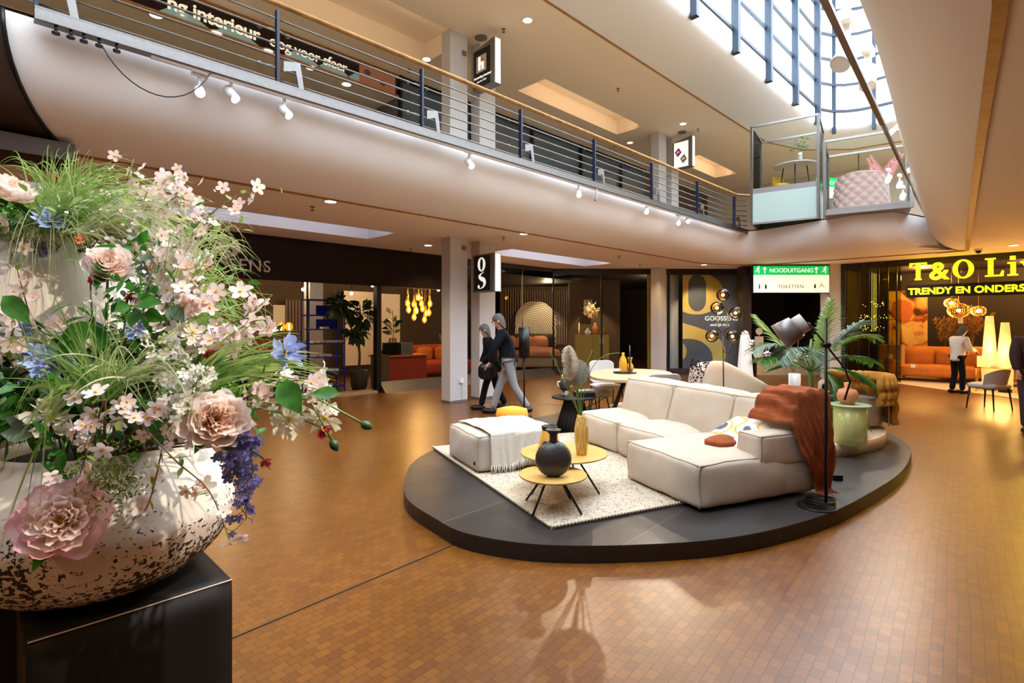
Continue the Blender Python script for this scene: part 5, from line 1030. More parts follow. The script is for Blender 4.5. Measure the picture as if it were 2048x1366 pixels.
# wire pendants
for (px, py, r_, n) in ((1903, 606, .17, 'small upper left one'), (1917, 621, .25, 'largest one in front'), (1957, 622, .17, 'right hand one')):
    p = xpt(px, py, 18.9); t = thing('wire_pendant', 'round gold wire pendant lamp in the right shop, ' + n, 'lamp', (p.x, p.y, 3.24)); dz = p.z - 3.24; mb = MB()
    for i in range(7): a_ = PI * i / 7; mb.tube([(r_ * math.cos(b_) * math.cos(a_), r_ * math.cos(b_) * math.sin(a_), dz + r_ * .8 * math.sin(b_)) for b_ in [2 * PI * k / 20 for k in range(20)]], .008, 4, close=True)
    for q in (-.6, -.2, .2, .6): c_ = math.cos(math.asin(q)); mb.tube([(r_ * c_ * math.cos(b_), r_ * c_ * math.sin(b_), dz + r_ * .8 * q) for b_ in [2 * PI * k / 20 for k in range(20)]], .007, 4, close=True)
    obj('wire_cage', mb, 'brass', t); mb = MB(); mb.sphere((0, 0, dz), .05, 10, 6); obj('bulb', mb, 'filament', t); mb = MB(); mb.tube([(0, 0, 0), (0, 0, dz + r_ * .8)], .006, 5); obj('cord', mb, 'brass', t)
    lamp('POINT', (p.x, p.y, p.z), 14, (1, .55, .18), size=.06, name='pendant_light')
# tall glowing cone lamps
for (px, top, bot, r_, n, X) in ((1979, 632, 745, .155, 'left', 17.6), (2010, 645, 745, .155, 'right with a bright top', 17.2)):
    p = xpt(px, bot, X); zt = xpt(px, top, X).z; t = thing('cone_floor_lamp', 'tall glowing tapered paper floor lamp, the %s one' % n, 'lamp', (X, p.y, 0)); mb = MB(); mb.lathe([(r_ * .9, .1), (r_, .6), (r_ * .75, zt * .7), (r_ * .48, zt)], 20); obj('shade', mb, 'lamp_shade', t); mb = MB(); mb.cyl((0, 0, 0), r_ * .8, .1, 18); obj('base', mb, 'black', t)
    lamp('POINT', (X - .35, p.y, zt * .6), 35, (1, .55, .16), size=.2, name='cone_lamp_light')
p = xpt(1962, 735, 17.3); t = thing('table_lamp', 'small square glowing lamp on the glass table beside the cone lamps', 'lamp', (17.3, p.y, .6)); mb = MB(); mb.box((0, 0, .12), (.14, .14, .24)); obj('shade', mb, 'lamp_shade', t); mb = MB(); mb.cyl((0, 0, 0), .05, .01, 12); obj('base', mb, 'brass', t)
t = thing('glass_table', 'thin brass framed glass table with books in front of the cone lamps', 'table', (17.2, p.y - .35, 0)); mb = MB(); mb.box((0, 0, .585), (.5, .9, .02)); obj('tabletop', mb, 'glass_smoke', t)
for x in (-.22, .22):
    for y in (-.42, .42): mb = MB(); mb.cyl((x, y, 0), .012, .58, 6); obj('leg', mb, 'brass', t)
for i, m in enumerate(('book', 'paper', 'sand')): mb = MB(); mb.box((17.2, p.y - .38, .615 + i * .035), (.28, .4 - i * .05, .03), rz=.1 * i); solo('book', mb, m, ('lowest', 'middle', 'topmost')[i] + ' book of the pile on the brass framed table', 'book')
for x, y, e in ((19.5, 2.6, 110), (19.5, .2, 120), (21.5, 1.5, 60), (19, -2, 120)): lamp('POINT', (x, y, 3.0), e, (1, .50, .13), size=.1, name='shop_light')
lamp('SPOT', (15.8, -.5, 3.3), 480, (1, .62, .08), target=(11.5, -.2, 0), size=.08, spot=110, blend=.8, name='sign_glow')
# fairy-light points seen through the folded glass
mb = MB()
for i in range(60): mb.sphere((20 + r3.uniform(-.5, .5), 3.9 + r3.uniform(-.3, .3) - .0, 1.5 + r3.choice((0, .35, .75)) + r3.uniform(-.08, .08)), .011, 6, 4)
[mb.tube([(20 + k * .2 - .3, 3.9, 3.23), (20 + k * .2 - .3, 3.9, 1.4)], .002, 3) for k in range(4)]
solo('fairy_lights', mb, 'bulb_soft', 'rows of tiny warm light points behind the folded glass doors', 'lights', kind='stuff')
# pale chair in front of the right shop
def side_chair(label, loc, rz, m='mauve_velvet', grp=None):
    t = thing('side_chair', label, 'chair', loc, rz, grp)
    mb = MB(); mb.cushion(-.24, .24, -.24, .24, .40, .50, .015, .4, 8); obj('seat', mb, m, t, do_weld=True)
    mb = MB()
    def bk(u, v): a_ = -1.25 + 2.5 * u; r_ = .27 + .04 * v; return Vector((r_ * math.sin(a_), .26 * math.cos(a_) - .02 + .06 * v, .44 + v * (.34 * (.45 + .55 * math.cos(a_ * .9)))))
    mb.grid(bk, 20, 6); mb.grid(lambda u, v: bk(u, v) * Vector((1, 1, 1)).x * 1.0 if 0 else Vector((bk(u, v).x * .88, bk(u, v).y * .88, bk(u, v).z)), 20, 6); obj('backrest', mb, m, t)
    for x in (-.2, .2):
        for y in (-.2, .2): mb = MB(); mb.tube([(x, y, .41), (x * 1.15, y * 1.2, 0)], [.018, .01], 8); obj('leg', mb, 'black', t)
    return t
side_chair('pale mauve upholstered chair on black legs beside the right shop entrance', pd(1980, 818, 10.0) * Vector((1, 1, 0)).x * 0 if 0 else Vector((pd(1978, 650, 10.2).x, pd(1978, 650, 10.2).y, 0)), 2.6, 'light_fabric')
# ------------------------------------------------------------------ display island
ZS = .12
isl = catmull([(2.49, 3.3), (2.47, 2.95), (2.62, 2.55), (2.86, 2.24), (3.2, 1.93), (3.6, 1.64), (4.1, 1.41), (4.8, 1.22), (5.6, 1.12), (6.5, 1.06), (7.35, 1.1), (8.1, 1.22), (8.9, 1.6), (9.6, 2.3), (9.95, 3.3), (9.75, 4.4), (9.0, 5.3), (7.8, 5.75), (6.5, 5.82), (5.2, 5.68), (4.1, 5.28), (3.4, 4.9), (2.9, 4.35), (2.6, 3.85)], 5) if False else catmull([Vector((x, y, 0)) for x, y in [(2.49, 3.3), (2.47, 2.95), (2.62, 2.55), (2.86, 2.24), (3.2, 1.93), (3.6, 1.64), (4.1, 1.41), (4.8, 1.22), (5.6, 1.12), (6.5, 1.06), (7.35, 1.1), (8.1, 1.22), (8.9, 1.6), (9.6, 2.3), (9.95, 3.3), (9.75, 4.4), (9.0, 5.3), (7.8, 5.75), (6.5, 5.82), (5.2, 5.68), (4.1, 5.28), (3.4, 4.9), (2.9, 4.35), (2.6, 3.85)]], 5)
t = thing('display_platform', 'large rounded black display platform on the block floor under the sofa', 'platform', (6, 3.4, 0))
mb = MB(); mb.prism([(p.x, p.y) for p in isl], 0, ZS - .012); obj('side', mb, 'stage_side', t, w=True)
mb = MB(); mb.prism([(p.x, p.y) for p in isl], ZS - .012, ZS); obj('top_board', mb, 'stage_top', t, w=True)
mb = MB(); mb.lathe([(1.9, 0), (1.9, .145), (1.89, .15)], 72); solo('round_plinth', mb, 'birch', 'low round birch plinth on the back of the black platform', 'platform', loc=(7.78, 3.32, ZS))
ZR = ZS + .15
AA = Vector((.927, -.375, 0)); BB = Vector((.375, .927, 0)); SA = math.atan2(-.375, .927)
# rug
rl = pz(1103, 1056, .13); rl.z = ZS
mb = MB()
def rugp(u, v): return Vector((u * 2.3, v * 2.85, .022 + .003 * noise.noise(Vector((u * 6, v * 8, 0)))))
mb.grid(rugp, 30, 36); mb.grid(lambda u, v: Vector((u * 2.3, 0, .022 * v)), 30, 1, False); mb.grid(lambda u, v: Vector((0, (1 - u) * 2.85, .022 * v)), 30, 1, False)
rug = solo('rug', mb, 'rug_wool', 'chunky cream wool rug under the coffee tables', 'rug', loc=rl, rz=math.atan2(-.33, .944))
mb = MB()
for i in range(76):
    mb.tube([(.02 + i * .0302, -.008, .012), (.04 + i * .0302, .004, .024)], [.012, .012], 6)
for i in range(94):
    mb.tube([(-.006, .02 + i * .0302, .012), (.004, .04 + i * .0302, .024)], [.012, .012], 6)
obj('braided_edge', mb, 'rug_edge', rug)
ZG = ZS + .024
# ---- sofa (frame: x = depth axis a, y = row axis b, origin at chaise front corner)
so = pz(1403, 1027, .13)
sofa = thing('sectional_sofa', 'large cream fabric corner sofa with chaise and seam piping on the rug', 'sofa', (so.x, so.y, ZG), SA)
def puffy(name, x0, x1, y0, y1, z0, z1, parent, m='cream_fabric', bulge=.03, rnd=.10, n=16, wr=.012, seed=0, pipe=True, xf=None, pm='cream_piping'):
    mb = MB(); mb.M = xf; mb.cushion(x0, x1, y0, y1, z0, z1, bulge, rnd, n, wr, seed); o = obj(name, mb, m, parent, do_weld=True)
    if pipe:
        q = MB(); q.M = xf; e = .0075
        def w_(P): return [Vector(p) + (noise.noise_vector(Vector(p) * 5 + Vector((seed, 0, 0))) * wr if wr else Vector()) for p in P]
        def line(a, b): a = Vector(a); b = Vector(b); return [a.lerp(b, i / 10) for i in range(11)]
        c = min(x1 - x0, y1 - y0, z1 - z0) * rnd * .30
        X0, X1, Y0, Y1, Z0, Z1 = x0 + c, x1 - c, y0 + c, y1 - c, z0 + c, z1 - c
        for zz in (Z1,): q.tube(w_(line((X0, Y0, zz), (X1, Y0, zz)) + line((X1, Y0, zz), (X1, Y1, zz))[1:] + line((X1, Y1, zz), (X0, Y1, zz))[1:] + line((X0, Y1, zz), (X0, Y0, zz))[1:]), e, 6)
        for x, y in ((X0, Y0), (X1, Y0), (X0, Y1), (X1, Y1)): q.tube(w_(line((x, y, Z0), (x, y, Z1))), e, 6)
        obj('piping', q, pm, o)
    return o
H0 = .36
puffy('chaise_seat', 0, 1.36, .02, 1.0, 0, H0, sofa, seed=1, bulge=.035)
puffy('seat', .47, 1.36, 1.01, 1.85, 0, H0 - .01, sofa, seed=2, bulge=.05); puffy('seat', .47, 1.36, 1.86, 2.72, 0, H0 - .01, sofa, seed=3, bulge=.05)
lean = lambda z: Matrix.Translation((0, 0, 0)) @ Matrix(((1, 0, .26, -.26 * .33), (0, 1, 0, 0), (0, 0, 1, 0), (0, 0, 0, 1)))
for i, (y0, y1) in enumerate(((.03, .70), (.71, 1.60), (1.61, 2.5))):
    puffy('backrest', .95, 1.22, y0, y1, .28, .78, sofa, seed=5 + i, xf=lean(0), bulge=.03, rnd=.12)
puffy('armrest', .62, 1.38, -.0, .25, .26, .54, sofa, seed=9, bulge=.012, rnd=.12)
mb = MB()
mb.box((1.30, -.012, .05), (.05, .004, .035)); obj('label_tag', mb, 'black', sofa)
# ---- pouf with throw
po = pz(955, 948, .14); pf = thing('pouf', 'large square cream fabric pouf with dark piping on the left of the rug', 'pouf', (po.x, po.y, ZG), math.atan2(-.33, .944))
puffy('cushion_block', 0, .86, 0, .84, 0, .36, pf, seed=12, bulge=.035)
mb = MB(); mb.box((-.012, .06, .09), (.004, .05, .035)); obj('label_tag', mb, 'black', pf)
PM = Matrix.Translation(Vector((po.x, po.y, ZG))) @ Matrix.Rotation(math.atan2(-.33, .944), 4, 'Z')
def drape(u, v):   # u across pouf width, v from the hanging front edge back over the top
    fr = .010 * math.sin(u * 17) + .006 * math.sin(u * 41 + 1); x = .12 + .74 * u; hang = .27 + .05 * math.sin(u * 4 + 1); L_ = hang + .78; s_ = v * L_
    if s_ < hang: k = 1 - s_ / hang; return Vector((x + .03 * k * math.sin(u * 9), -.045 - abs(fr) * 2.2 * k - .015 * k, .392 - (hang - s_)))
    k = s_ - hang; b = .035 * math.sin(PI * max(0, min(1, x / .86))) * math.sin(PI * max(0, min(1, k / .84)))
    return Vector((x - .06 * k * (1 - u), k - .03, .372 + b + .012 + .010 * abs(math.sin(k * 8 + u * 6)) + abs(fr) * .5))
t = thing('throw_blanket', 'cream woven throw with tassel fringe draped over the square pouf', 'blanket', PM @ Vector((.4, .3, .4)))
mb = MB(); mb.M = PM; mb.grid(drape, 60, 50); mb.grid(lambda u, v: drape(u, v) + Vector((0, -.004 if v < .25 else 0, -.006)), 60, 50); obj('cloth', mb, 'cream_throw', t, w=True)
mb = MB(); mb.M = PM
for i in range(44):
    p = drape(i / 43, 0); mb.tube([p, p + Vector((.004 * math.sin(i * 3), -.008, -.035)), p + Vector((.012 * math.sin(i * 2.3), -.006, -.075))], [.006, .0075, .004], 5)
obj('fringe', mb, 'cream_throw', t, w=True)
# ---- coffee tables
def coffee(label, c, r, zt, angs, spread):
    t = thing('coffee_table', label, 'table', (c[0], c[1], ZG)); h = zt - ZG
    mb = MB(); mb.lathe([(r * .97, h - .018), (r, h - .012), (r, h - .003), (r * .99, h)], 56); obj('tabletop', mb, 'tabletop_gold', t)
    for a in angs: mb = MB(); mb.tube([(r * .28 * math.cos(a), r * .28 * math.sin(a), h - .018), (spread * math.cos(a), spread * math.sin(a), .004)], .009, 8); obj('leg', mb, 'black', t)
    mb = MB(); mb.cyl((0, 0, h - .026), r * .34, .009, 20); obj('mounting_plate', mb, 'black', t)
    return t
coffee('small round golden coffee table in front holding the black disc vase', (3.26, 2.80), .27, .415, (PI + .1, -PI / 2 + .1, .15, PI / 2 + .1), .27)
coffee('larger round golden coffee table behind, holding the yellow textured vase', (3.70, 3.05), .385, .475, (PI - .3, -PI / 2 + .3, .3, PI / 2 + .2), .33)
v = pz(1110, 957, .418); t = thing('disc_vase', 'black ribbed disc shaped vase with flared neck on the front coffee table', 'vase', (v.x + .04, v.y + .05, .416), -PI / 4)
mb = MB()
def dv(u, w_):
    a = 2 * PI * u; b = -PI / 2 + PI * w_; R_ = .142; rr = (1 + .012 * math.cos(30 * math.atan2(math.sin(b), math.cos(b) * math.cos(a)))) 
    return Vector((R_ * math.cos(b) * math.cos(a) * rr, .085 * math.cos(b) * math.sin(a), max(.0, .138 + R_ * math.sin(b) * rr)))
mb.grid(dv, 64, 40); obj('body', mb, 'vase_black', t)
mb = MB(); mb.lathe([(.038, .262), (.03, .29), (.032, .33), (.062, .366), (.060, .369), (.028, .33)], 28); obj('neck', mb, 'vase_black', t)
mb = MB(); mb.tube([(-.05, 0, .262), (-.075, 0, .275), (-.085, 0, .262), (-.07, 0, .245)], .008, 8); obj('lug', mb, 'vase_black', t)
v = pz(1163, 909, .476); VY = v
t = thing('textured_vase', 'tall yellow vase with raised scale pattern on the larger coffee table', 'vase', v); mb = MB(); mb.lathe([(.042, 0), (.045, .01), (.060, .14), (.062, .22), (.05, .29), (.040, .33), (.038, .345), (.034, .345), (.034, .30)], 36); obj('body', mb, 'vase_scale', t)
v = pz(1100, 900, .476); t = thing('amber_vase', 'conical amber glass vase with black rim behind the black disc vase', 'vase', v + Vector((.05, .05, 0))); mb = MB(); mb.lathe([(.10, 0), (.105, .01), (.065, .17), (.062, .175)], 32); obj('body', mb, 'glass_amber', t); mb = MB(); mb.lathe([(.066, .165), (.072, .18), (.072, .205), (.064, .207), (.06, .18)], 32); obj('rim', mb, 'black', t)
# stems in the yellow vase
t = thing('dried_bouquet', 'pampas plume, fan leaf and grass stems standing in the yellow textured vase', 'plant', VY + Vector((0, 0, .05)))
mb = MB(); top = Vector((VY.x, VY.y, VY.z + .30))
def W(px, py, t_): return pd(px, py, t_)
T0 = (VY.x + VY.y) * S
for (a_, b_) in (((1148, 760), (1139, 700)), ((1152, 780), (1153, 745)), ((1140, 770), (1122, 740)), ((1155, 760), (1185, 700)), ((1120, 740), (1098, 700)), ((1150, 760), (1162, 745)), ((1160, 780), (1166, 755))):
    mb.tube(bez(top, W(*a_, T0), W(*b_, T0 + .05), 8), [.005] * 5 + [.004, .003, .002, .002], 5)
mb.tube(bez(top, W(1168, 740, T0), W(1190, 705, T0), 12, W(1240, 706, T0)), .003, 5)
obj('stems', mb, 'leaf_light', t, w=True)
mb = MB(); r5 = random.Random(2)
for i in range(900):
    k = r5.random(); c = W(1139 + 2 * math.sin(k * 6), 762 - 76 * k, T0); a_ = r5.uniform(0, 6.28); rr = .075 * (math.sin(PI * min(1, .12 + k * .95)) ** .6); d = RV * math.cos(a_) + FV * math.sin(a_) + UV * .5; mb.tube([c, c + d * rr * .6, c + d * rr], [.003, .002, .0006], 3, cap=False)
obj('pampas_plume', mb, 'pampas', t, w=True)
c = W(1152, 745, T0 + .06); mb = MB()
for i in range(40):
    a0 = 2 * PI * (i + .0) / 40 + 0; a1 = 2 * PI * (i + .5) / 40; a2 = 2 * PI * (i + 1) / 40; R_ = .118; P = lambda a, r_, o: c + RV * (r_ * math.cos(a)) + UV * (r_ * math.sin(a)) + FV * o
    gap = abs(((a1 - PI / 2 + PI) % (2 * PI)) - PI) < .12
    if gap: continue
    mb.add([P(a0, .005, 0), P(a0, R_, .0), P(a1, R_, .008), P(a2, R_, 0), P(a2, .005, 0)], [(0, 1, 2), (0, 2, 4), (4, 2, 3)])
obj('fan_leaf', mb, 'dry_leaf', t, w=True)
# ---- side table etc.
c = pz(1135, 868, ZS); c = Vector((5.95, 4.72, ZS))
t = thing('side_table', 'black fluted pedestal side table behind the pouf', 'table', c); mb = MB(); mb.lathe([(.26, 0), (.20, .2), (.14, .40), (.15, .45)], 96, flutes=24, fd=.05); obj('fluted_base', mb, 'black_soft', t); mb = MB(); mb.lathe([(.26, .45), (.31, .46), (.31, .475), (.30, .48)], 48); obj('tabletop', mb, 'black_soft', t)
mb = MB(); mb.box((0, 0, .03), (.26, .2, .05), rz=.2); mb.v = [tuple(v_) for v_ in mb.v]; t = solo('black_box', mb, 'black', 'flat black box lying on the fluted side table', 'box', loc=c + Vector((.13, -.08, .48)), rz=-PI / 4)
t = thing('face_pot', 'small black and white figure pot with candle top on the fluted side table', 'pot', c + Vector((-.09, .09, .48)), -PI / 4)
mb = MB(); mb.lathe([(.055, 0), (.05, .06), (.045, .08)], 20); obj('checkered_foot', mb, 'checker_cloth', t); mb = MB(); mb.lathe([(.045, .08), (.075, .12), (.08, .17), (.06, .22), (.05, .235)], 22); obj('body', mb, 'vase_black', t)
mb = MB(); mb.lathe([(.045, .235), (.05, .25), (.056, .30), (.04, .30)], 20); obj('rim', mb, 'sand', t)
for s_ in (-1, 1): mb = MB(); mb.tube([(s_ * .06, 0, .21), (s_ * .1, 0, .2), (s_ * .1, 0, .15), (s_ * .07, 0, .13)], .01, 8); obj('handle', mb, 'white_ceramic', t)
c = pz(1043, 872, ZS); mb = MB(); mb.lathe([(.17, 0), (.2, .05), (.205, .36), (.19, .43), (.1, .455), (.01, .46)], 48, flutes=12, fd=.012); t = solo('round_stool', mb, 'mustard', 'mustard yellow quilted round stool behind the cream pouf', 'stool', loc=Vector((4.75, 4.75, ZS)))
c = Vector((6.75, 6.45, 0)); t = thing('floor_lamp', 'slim black floor lamp with narrow cylinder shade in front of the walking couple', 'lamp', c)
mb = MB(); mb.cyl((0, 0, 0), .14, .02, 28); obj('base', mb, 'black', t); mb = MB(); mb.cyl((0, 0, .02), .014, 1.2, 10); obj('pole', mb, 'black', t); mb = MB(); mb.lathe([(.095, 1.03), (.095, 1.56), (.088, 1.56), (.088, 1.03)], 28); obj('shade', mb, 'black', t)
# ---- cushion and throw on the sofa
SM = Matrix.Translation(Vector((so.x, so.y, ZG))) @ Matrix.Rotation(SA, 4, 'Z')
mb = MB(); mb.M = Matrix.Translation((.90, .44, .46)) @ Matrix.Rotation(-.38, 4, 'Y'); mb.cushion(-.25, .25, -.24, .24, -.05, .05, .05, .35, 10, wr=.01)
mb.v = [tuple(SM @ Vector(v_)) for v_ in mb.v]; solo('patterned_cushion', mb, 'abstract_cloth', 'cream cushion with black and orange abstract pattern against the sofa arm', 'cushion', do_weld=True)
mb = MB(); mb.M = SM @ Matrix.Translation((.64, .42, .41)) @ Matrix.Rotation(.2, 4, 'Z'); mb.cushion(-.16, .16, -.10, .10, -.035, .035, .02, .35, 8); solo('velvet_cushion', mb, 'rust_cloth', 'rust velvet cushion peeking out behind the sofa arm', 'cushion', do_weld=True)
t = thing('throw_blanket', 'rust orange fringed throw draped over the right back corner of the sofa', 'blanket', SM @ Vector((1.3, .1, .6)))
def rust(u, v):
    fold = .016 * math.sin(u * 27 + v * 4 + 3 * noise.noise(Vector((u * 3, v * 4, 1)))) + .014 * noise.noise(Vector((u * 16, v * 5, 3)))
    def prof(u):
        if u < .45: k = u / .45; return Vector((.955 + .10 * k, 0, .58 + .27 * k))
        k = (u - .45) / .55; return Vector((1.055 + .34 * k, 0, .85 + .015 * math.sin(PI * k)))
    p = prof(u)
    if v < .42:
        k = v / .42; y = .30 - .33 * k; dn = .012 + fold * .7
        return Vector((p.x - (dn if u < .45 else 0) - .05 * (1 - k) * (1 - u), y + .08 * (1 - u) * (1 - k), p.z + abs(dn) + .02))
    k = (v - .42) / .58; sm = k * k * (3 - 2 * k); k2 = k ** .8
    return Vector((p.x * (1 - sm) + (1.20 + .20 * u) * sm, -.035 - .035 * math.sin(PI * min(1, k * 1.1)) - abs(fold) * 1.8 * min(1, k * 3), (p.z + .02) * (1 - k2) + .03 * k2))
mb = MB(); mb.M = SM; mb.grid(rust, 60, 60); mb.grid(lambda u, v: rust(u, v) + Vector((0, .006, -.006)), 60, 60); obj('cloth', mb, 'rust_cloth', t, w=True)
mb = MB(); mb.M = SM
for i in range(22): p = rust(i / 21, 1); mb.tube([p, p + Vector((.01 * math.sin(i), -.02, -.015)), p + Vector((.03 * math.sin(i * 2), -.05 - .01 * (i % 3), -.022))], [.006, .005, .002], 5)
obj('fringe', mb, 'rust_cloth', t, w=True)
# ---- boom floor lamp in front of the sofa
lb = Vector((pz(1652, 1010, ZS).x, pz(1652, 1010, ZS).y, ZS)); TL = (lb.x + lb.y) * S
t = thing('boom_floor_lamp', 'tall black boom floor lamp with grey drum shade beside the sofa corner', 'lamp', lb)
mb = MB(); mb.lathe([(.15, 0), (.15, .008), (.145, .012)], 40, (-.10, .04, 0)); obj('base', mb, 'black', t); mb = MB(); mb.cyl((0, 0, .01), .012, 1.53, 12); obj('pole', mb, 'black', t)
j = pd(1652, 690, TL); mb = MB(); mb.tube([j - RV * .03, j + RV * .03], .022, 12); obj('joint', mb, 'black', t, w=True)
e0 = pd(1618, 648, TL); e1 = pd(1712, 790, TL); mb = MB(); mb.tube([e0, j, pd(1690, 738, TL), pd(1700, 765, TL), pd(1689, 800, TL)], .008, 8); obj('boom', mb, 'black', t, w=True)
c = pd(1576, 664, TL); ax = (RV * -.78 - UV * .58 + FV * .35).normalized()
mb = MB(); mb.tube([c - ax * .07, c + ax * .08], [.098, .112], 36); obj('drum_shade', mb, 'grey_metal', t, w=True); mb = MB(); q1 = c - ax * .17
mb.tube([c - ax * .15, c - ax * .07], .078, 28); obj('shade_neck', mb, 'light_fabric', t, w=True)
mb = MB(); mb.tube([e0, c - ax * .15], .01, 8); obj('shade_arm', mb, 'black', t, w=True)
mb = MB(); P = []
for i in range(60): a = i * .42; P.append((lb.x - .04 + (.10 + .02 * math.sin(i * .7)) * math.cos(a) * 1.2, lb.y + .03 + .11 * math.sin(a), ZS + .02 + .0006 * i))
P += [(lb.x + .2, lb.y + .1, ZS + .01), (lb.x + .45, lb.y + .2, ZS + .008), (lb.x + .55, lb.y + .32, ZS + .008), (lb.x + .3, lb.y + .42, ZS + .008)]
mb.tube(P, .0045, 5); obj('power_cord', mb, 'black', t, w=True)
mb = MB(); mb.box((0, 0, .025), (.09, .06, .05)); solo('power_socket', mb, 'black', 'small black socket block on the platform right of the rust throw', 'socket', loc=pz(1673, 960, ZS), rz=-.8)
# ---- dining table and chairs behind the sofa
DT = Vector((6.95, 4.42, ZS)); t = thing('dining_table', 'pale oak oval dining table on black angled legs behind the sofa', 'table', DT, .55)
mb = MB(); prof = [(math.copysign(abs(math.cos(a)) ** .75, math.cos(a)) * .98, math.copysign(abs(math.sin(a)) ** .75, math.sin(a)) * .60) for a in [2 * PI * i / 64 for i in range(64)]]; mb.prism(prof, .715, .75); obj('tabletop', mb, 'oak', t)
for x, y in ((-.5, 0), (.5, 0)):
    for s_ in (-1, 1): mb = MB(); mb.beam((x * .8, s_ * .08, .715), (x * 1.3, s_ * .34, 0), .05, .03); obj('leg', mb, 'black', t)
ty = ZS + .752; c = pz(1250, 746, ty)
mb = MB(); mb.lathe([(.17, 0), (.18, .008), (.17, .01)], 32); solo('tray', mb, 'black', 'round black tray on the dining table', 'tray', loc=c)
t = thing('amber_bottle', 'olive amber ribbed glass bottle on the dining table tray', 'bottle', c + RV * -.03 + Vector((0, 0, .012))); mb = MB(); mb.lathe([(.05, 0), (.062, .02), (.062, .14), (.05, .2), (.02, .26), (.022, .30)], 24, flutes=10, fd=.04); obj('glass', mb, 'glass_amber', t)
t = thing('orange_vase', 'lumpy orange glass vase behind the candle on the dining table', 'vase', c + RV * .09 + FV * .06 + Vector((0, 0, .012))); mb = MB(); mb.lathe([(.03, 0), (.055, .05), (.045, .11), (.02, .14), (.028, .19), (.04, .22)], 20); obj('body', mb, 'mustard', t)
t = thing('candlestick', 'slim dark holder with a tall violet black candle on the dining table', 'candle', c + RV * .065 - FV * .03 + Vector((0, 0, .012))); mb = MB(); mb.lathe([(.035, 0), (.03, .01), (.008, .03), (.012, .12), (.012, .13)], 16); obj('holder', mb, 'black', t); mb = MB(); mb.cyl((0, 0, .13), .011, .26, 12); obj('candle', mb, 'navy', t); mb = MB(); mb.cyl((0, 0, .39), .003, .02, 5); obj('wick', mb, 'white_ceramic', t)
mb = MB(); mb.lathe([(.03, 0), (.055, .01), (.06, .05), (.054, .05), (.05, .015)], 20); solo('bowl', mb, 'white_ceramic', 'small cream bowl at the left end of the dining table tray', 'bowl', loc=c - RV * .12 + Vector((0, 0, .012)))
def dining_chair(label, loc, rz, m='light_fabric', arms=False):
    t = thing('dining_chair', label, 'chair', loc, rz)
    mb = MB(); mb.cushion(-.23, .23, -.22, .24, .43, .49, .012, .4, 8); obj('seat', mb, m, t, do_weld=True)
    mb = MB(); mb.M = Matrix.Translation((0, -.24, .68)) @ Matrix.Rotation(.18, 4, 'X')
    def sh(u, v, o): a = (u - .5) * 1.1; return Vector((.40 * math.sin(a) * (1 - .0 * v), .12 * (1 - math.cos(a)) * 2 + o, (v - .5) * .36 * (1 - .25 * abs(2 * u - 1) ** 6)))
    mb.grid(lambda u, v: sh(u, v, 0), 16, 8); mb.grid(lambda u, v: sh(u, v, -.03), 16, 8)
    k = [(0, v / 8) for v in range(9)] + [(u / 16, 1) for u in range(1, 17)] + [(1, 1 - v / 8) for v in range(1, 9)] + [(1 - u / 16, 0) for u in range(1, 17)]
    mb.tube([(sh(u, v, 0) + sh(u, v, -.03)) / 2 for u, v in k], .0155, 6); obj('backrest', mb, m, t)
    for x in (-.2, .2):
        mb = MB(); mb.tube([(x, .18, .44), (x * 1.1, .24, 0)], .011, 6); obj('leg', mb, 'black', t); mb = MB(); mb.tube([(x * .8, -.24, .66), (x, -.18, .44), (x * 1.1, -.27, 0)], .011, 6); obj('leg', mb, 'black', t)
        if arms: mb = MB(); mb.tube([(x * 1.1, -.25, .64), (x * 1.35, -.05, .66), (x * 1.35, .16, .65), (x * 1.2, .2, .45)], .012, 6); obj('armrest', mb, 'black', t)
    return t
dining_chair('taupe dining chair with its back to the sofa, nearest the camera at the oval table', Vector((pd(1312, HY, 7.0).x, pd(1312, HY, 7.0).y, ZS)), -PI / 4 + .15, 'grey_fabric')
dining_chair('white dining chair at the far side of the oval table', Vector((pd(1213, HY, 9.0).x, pd(1213, HY, 9.0).y, ZS)), PI * .75 + .2)
dining_chair('grey padded dining chair seen side on left of the oval table', Vector((pd(1178, HY, 8.0).x, pd(1178, HY, 8.0).y, ZS)), PI + .2, 'grey_fabric') if 0 else None
t = thing('dining_chair', 'low grey padded stool chair at the left end of the oval table', 'chair', Vector((pd(1187, HY, 8.3).x, pd(1187, HY, 8.3).y, ZS - 0)), -.3); mb = MB(); mb.cushion(-.24, .24, -.2, .2, .38, .47, .015, .4, 8); obj('seat', mb, 'grey_fabric', t, do_weld=True)
for x in (-.19, .19):
    for y in (-.15, .15): mb = MB(); mb.tube([(x * .7, y, .39), (x * 1.15, y * 1.2, 0)], .010, 6); obj('leg', mb, 'black', t)
mb = MB(); mb.tube([(-.2, .17, .1), (.12, -.16, .38)], .007, 5); mb.tube([(-.2, -.17, .1), (.12, .16, .38)], .007, 5); obj('cross_brace', mb, 'black', t)
dining_chair('cream dining chair with black tube armrests right of the oval table', Vector((pd(1378, HY, 7.9).x, pd(1378, HY, 7.9).y, ZS)), 1.25, 'cream_fabric', True)
cp = Vector((pd(1412, HY, 7.6).x, pd(1412, HY, 7.6).y, ZS + .72)); mb = MB(); mb.M = Matrix.Translation(cp) @ Matrix.Rotation(-PI / 4 + .2, 4, 'Z'); mb.cushion(-.2, .2, -.07, .07, -.26, .2, .04, .3, 8); t = solo('tasselled_cushion', mb, 'checker_cloth', 'brown checked cushion with thick black tassel fringe on top', 'cushion', do_weld=True)
mb = MB(); r6 = random.Random(9)
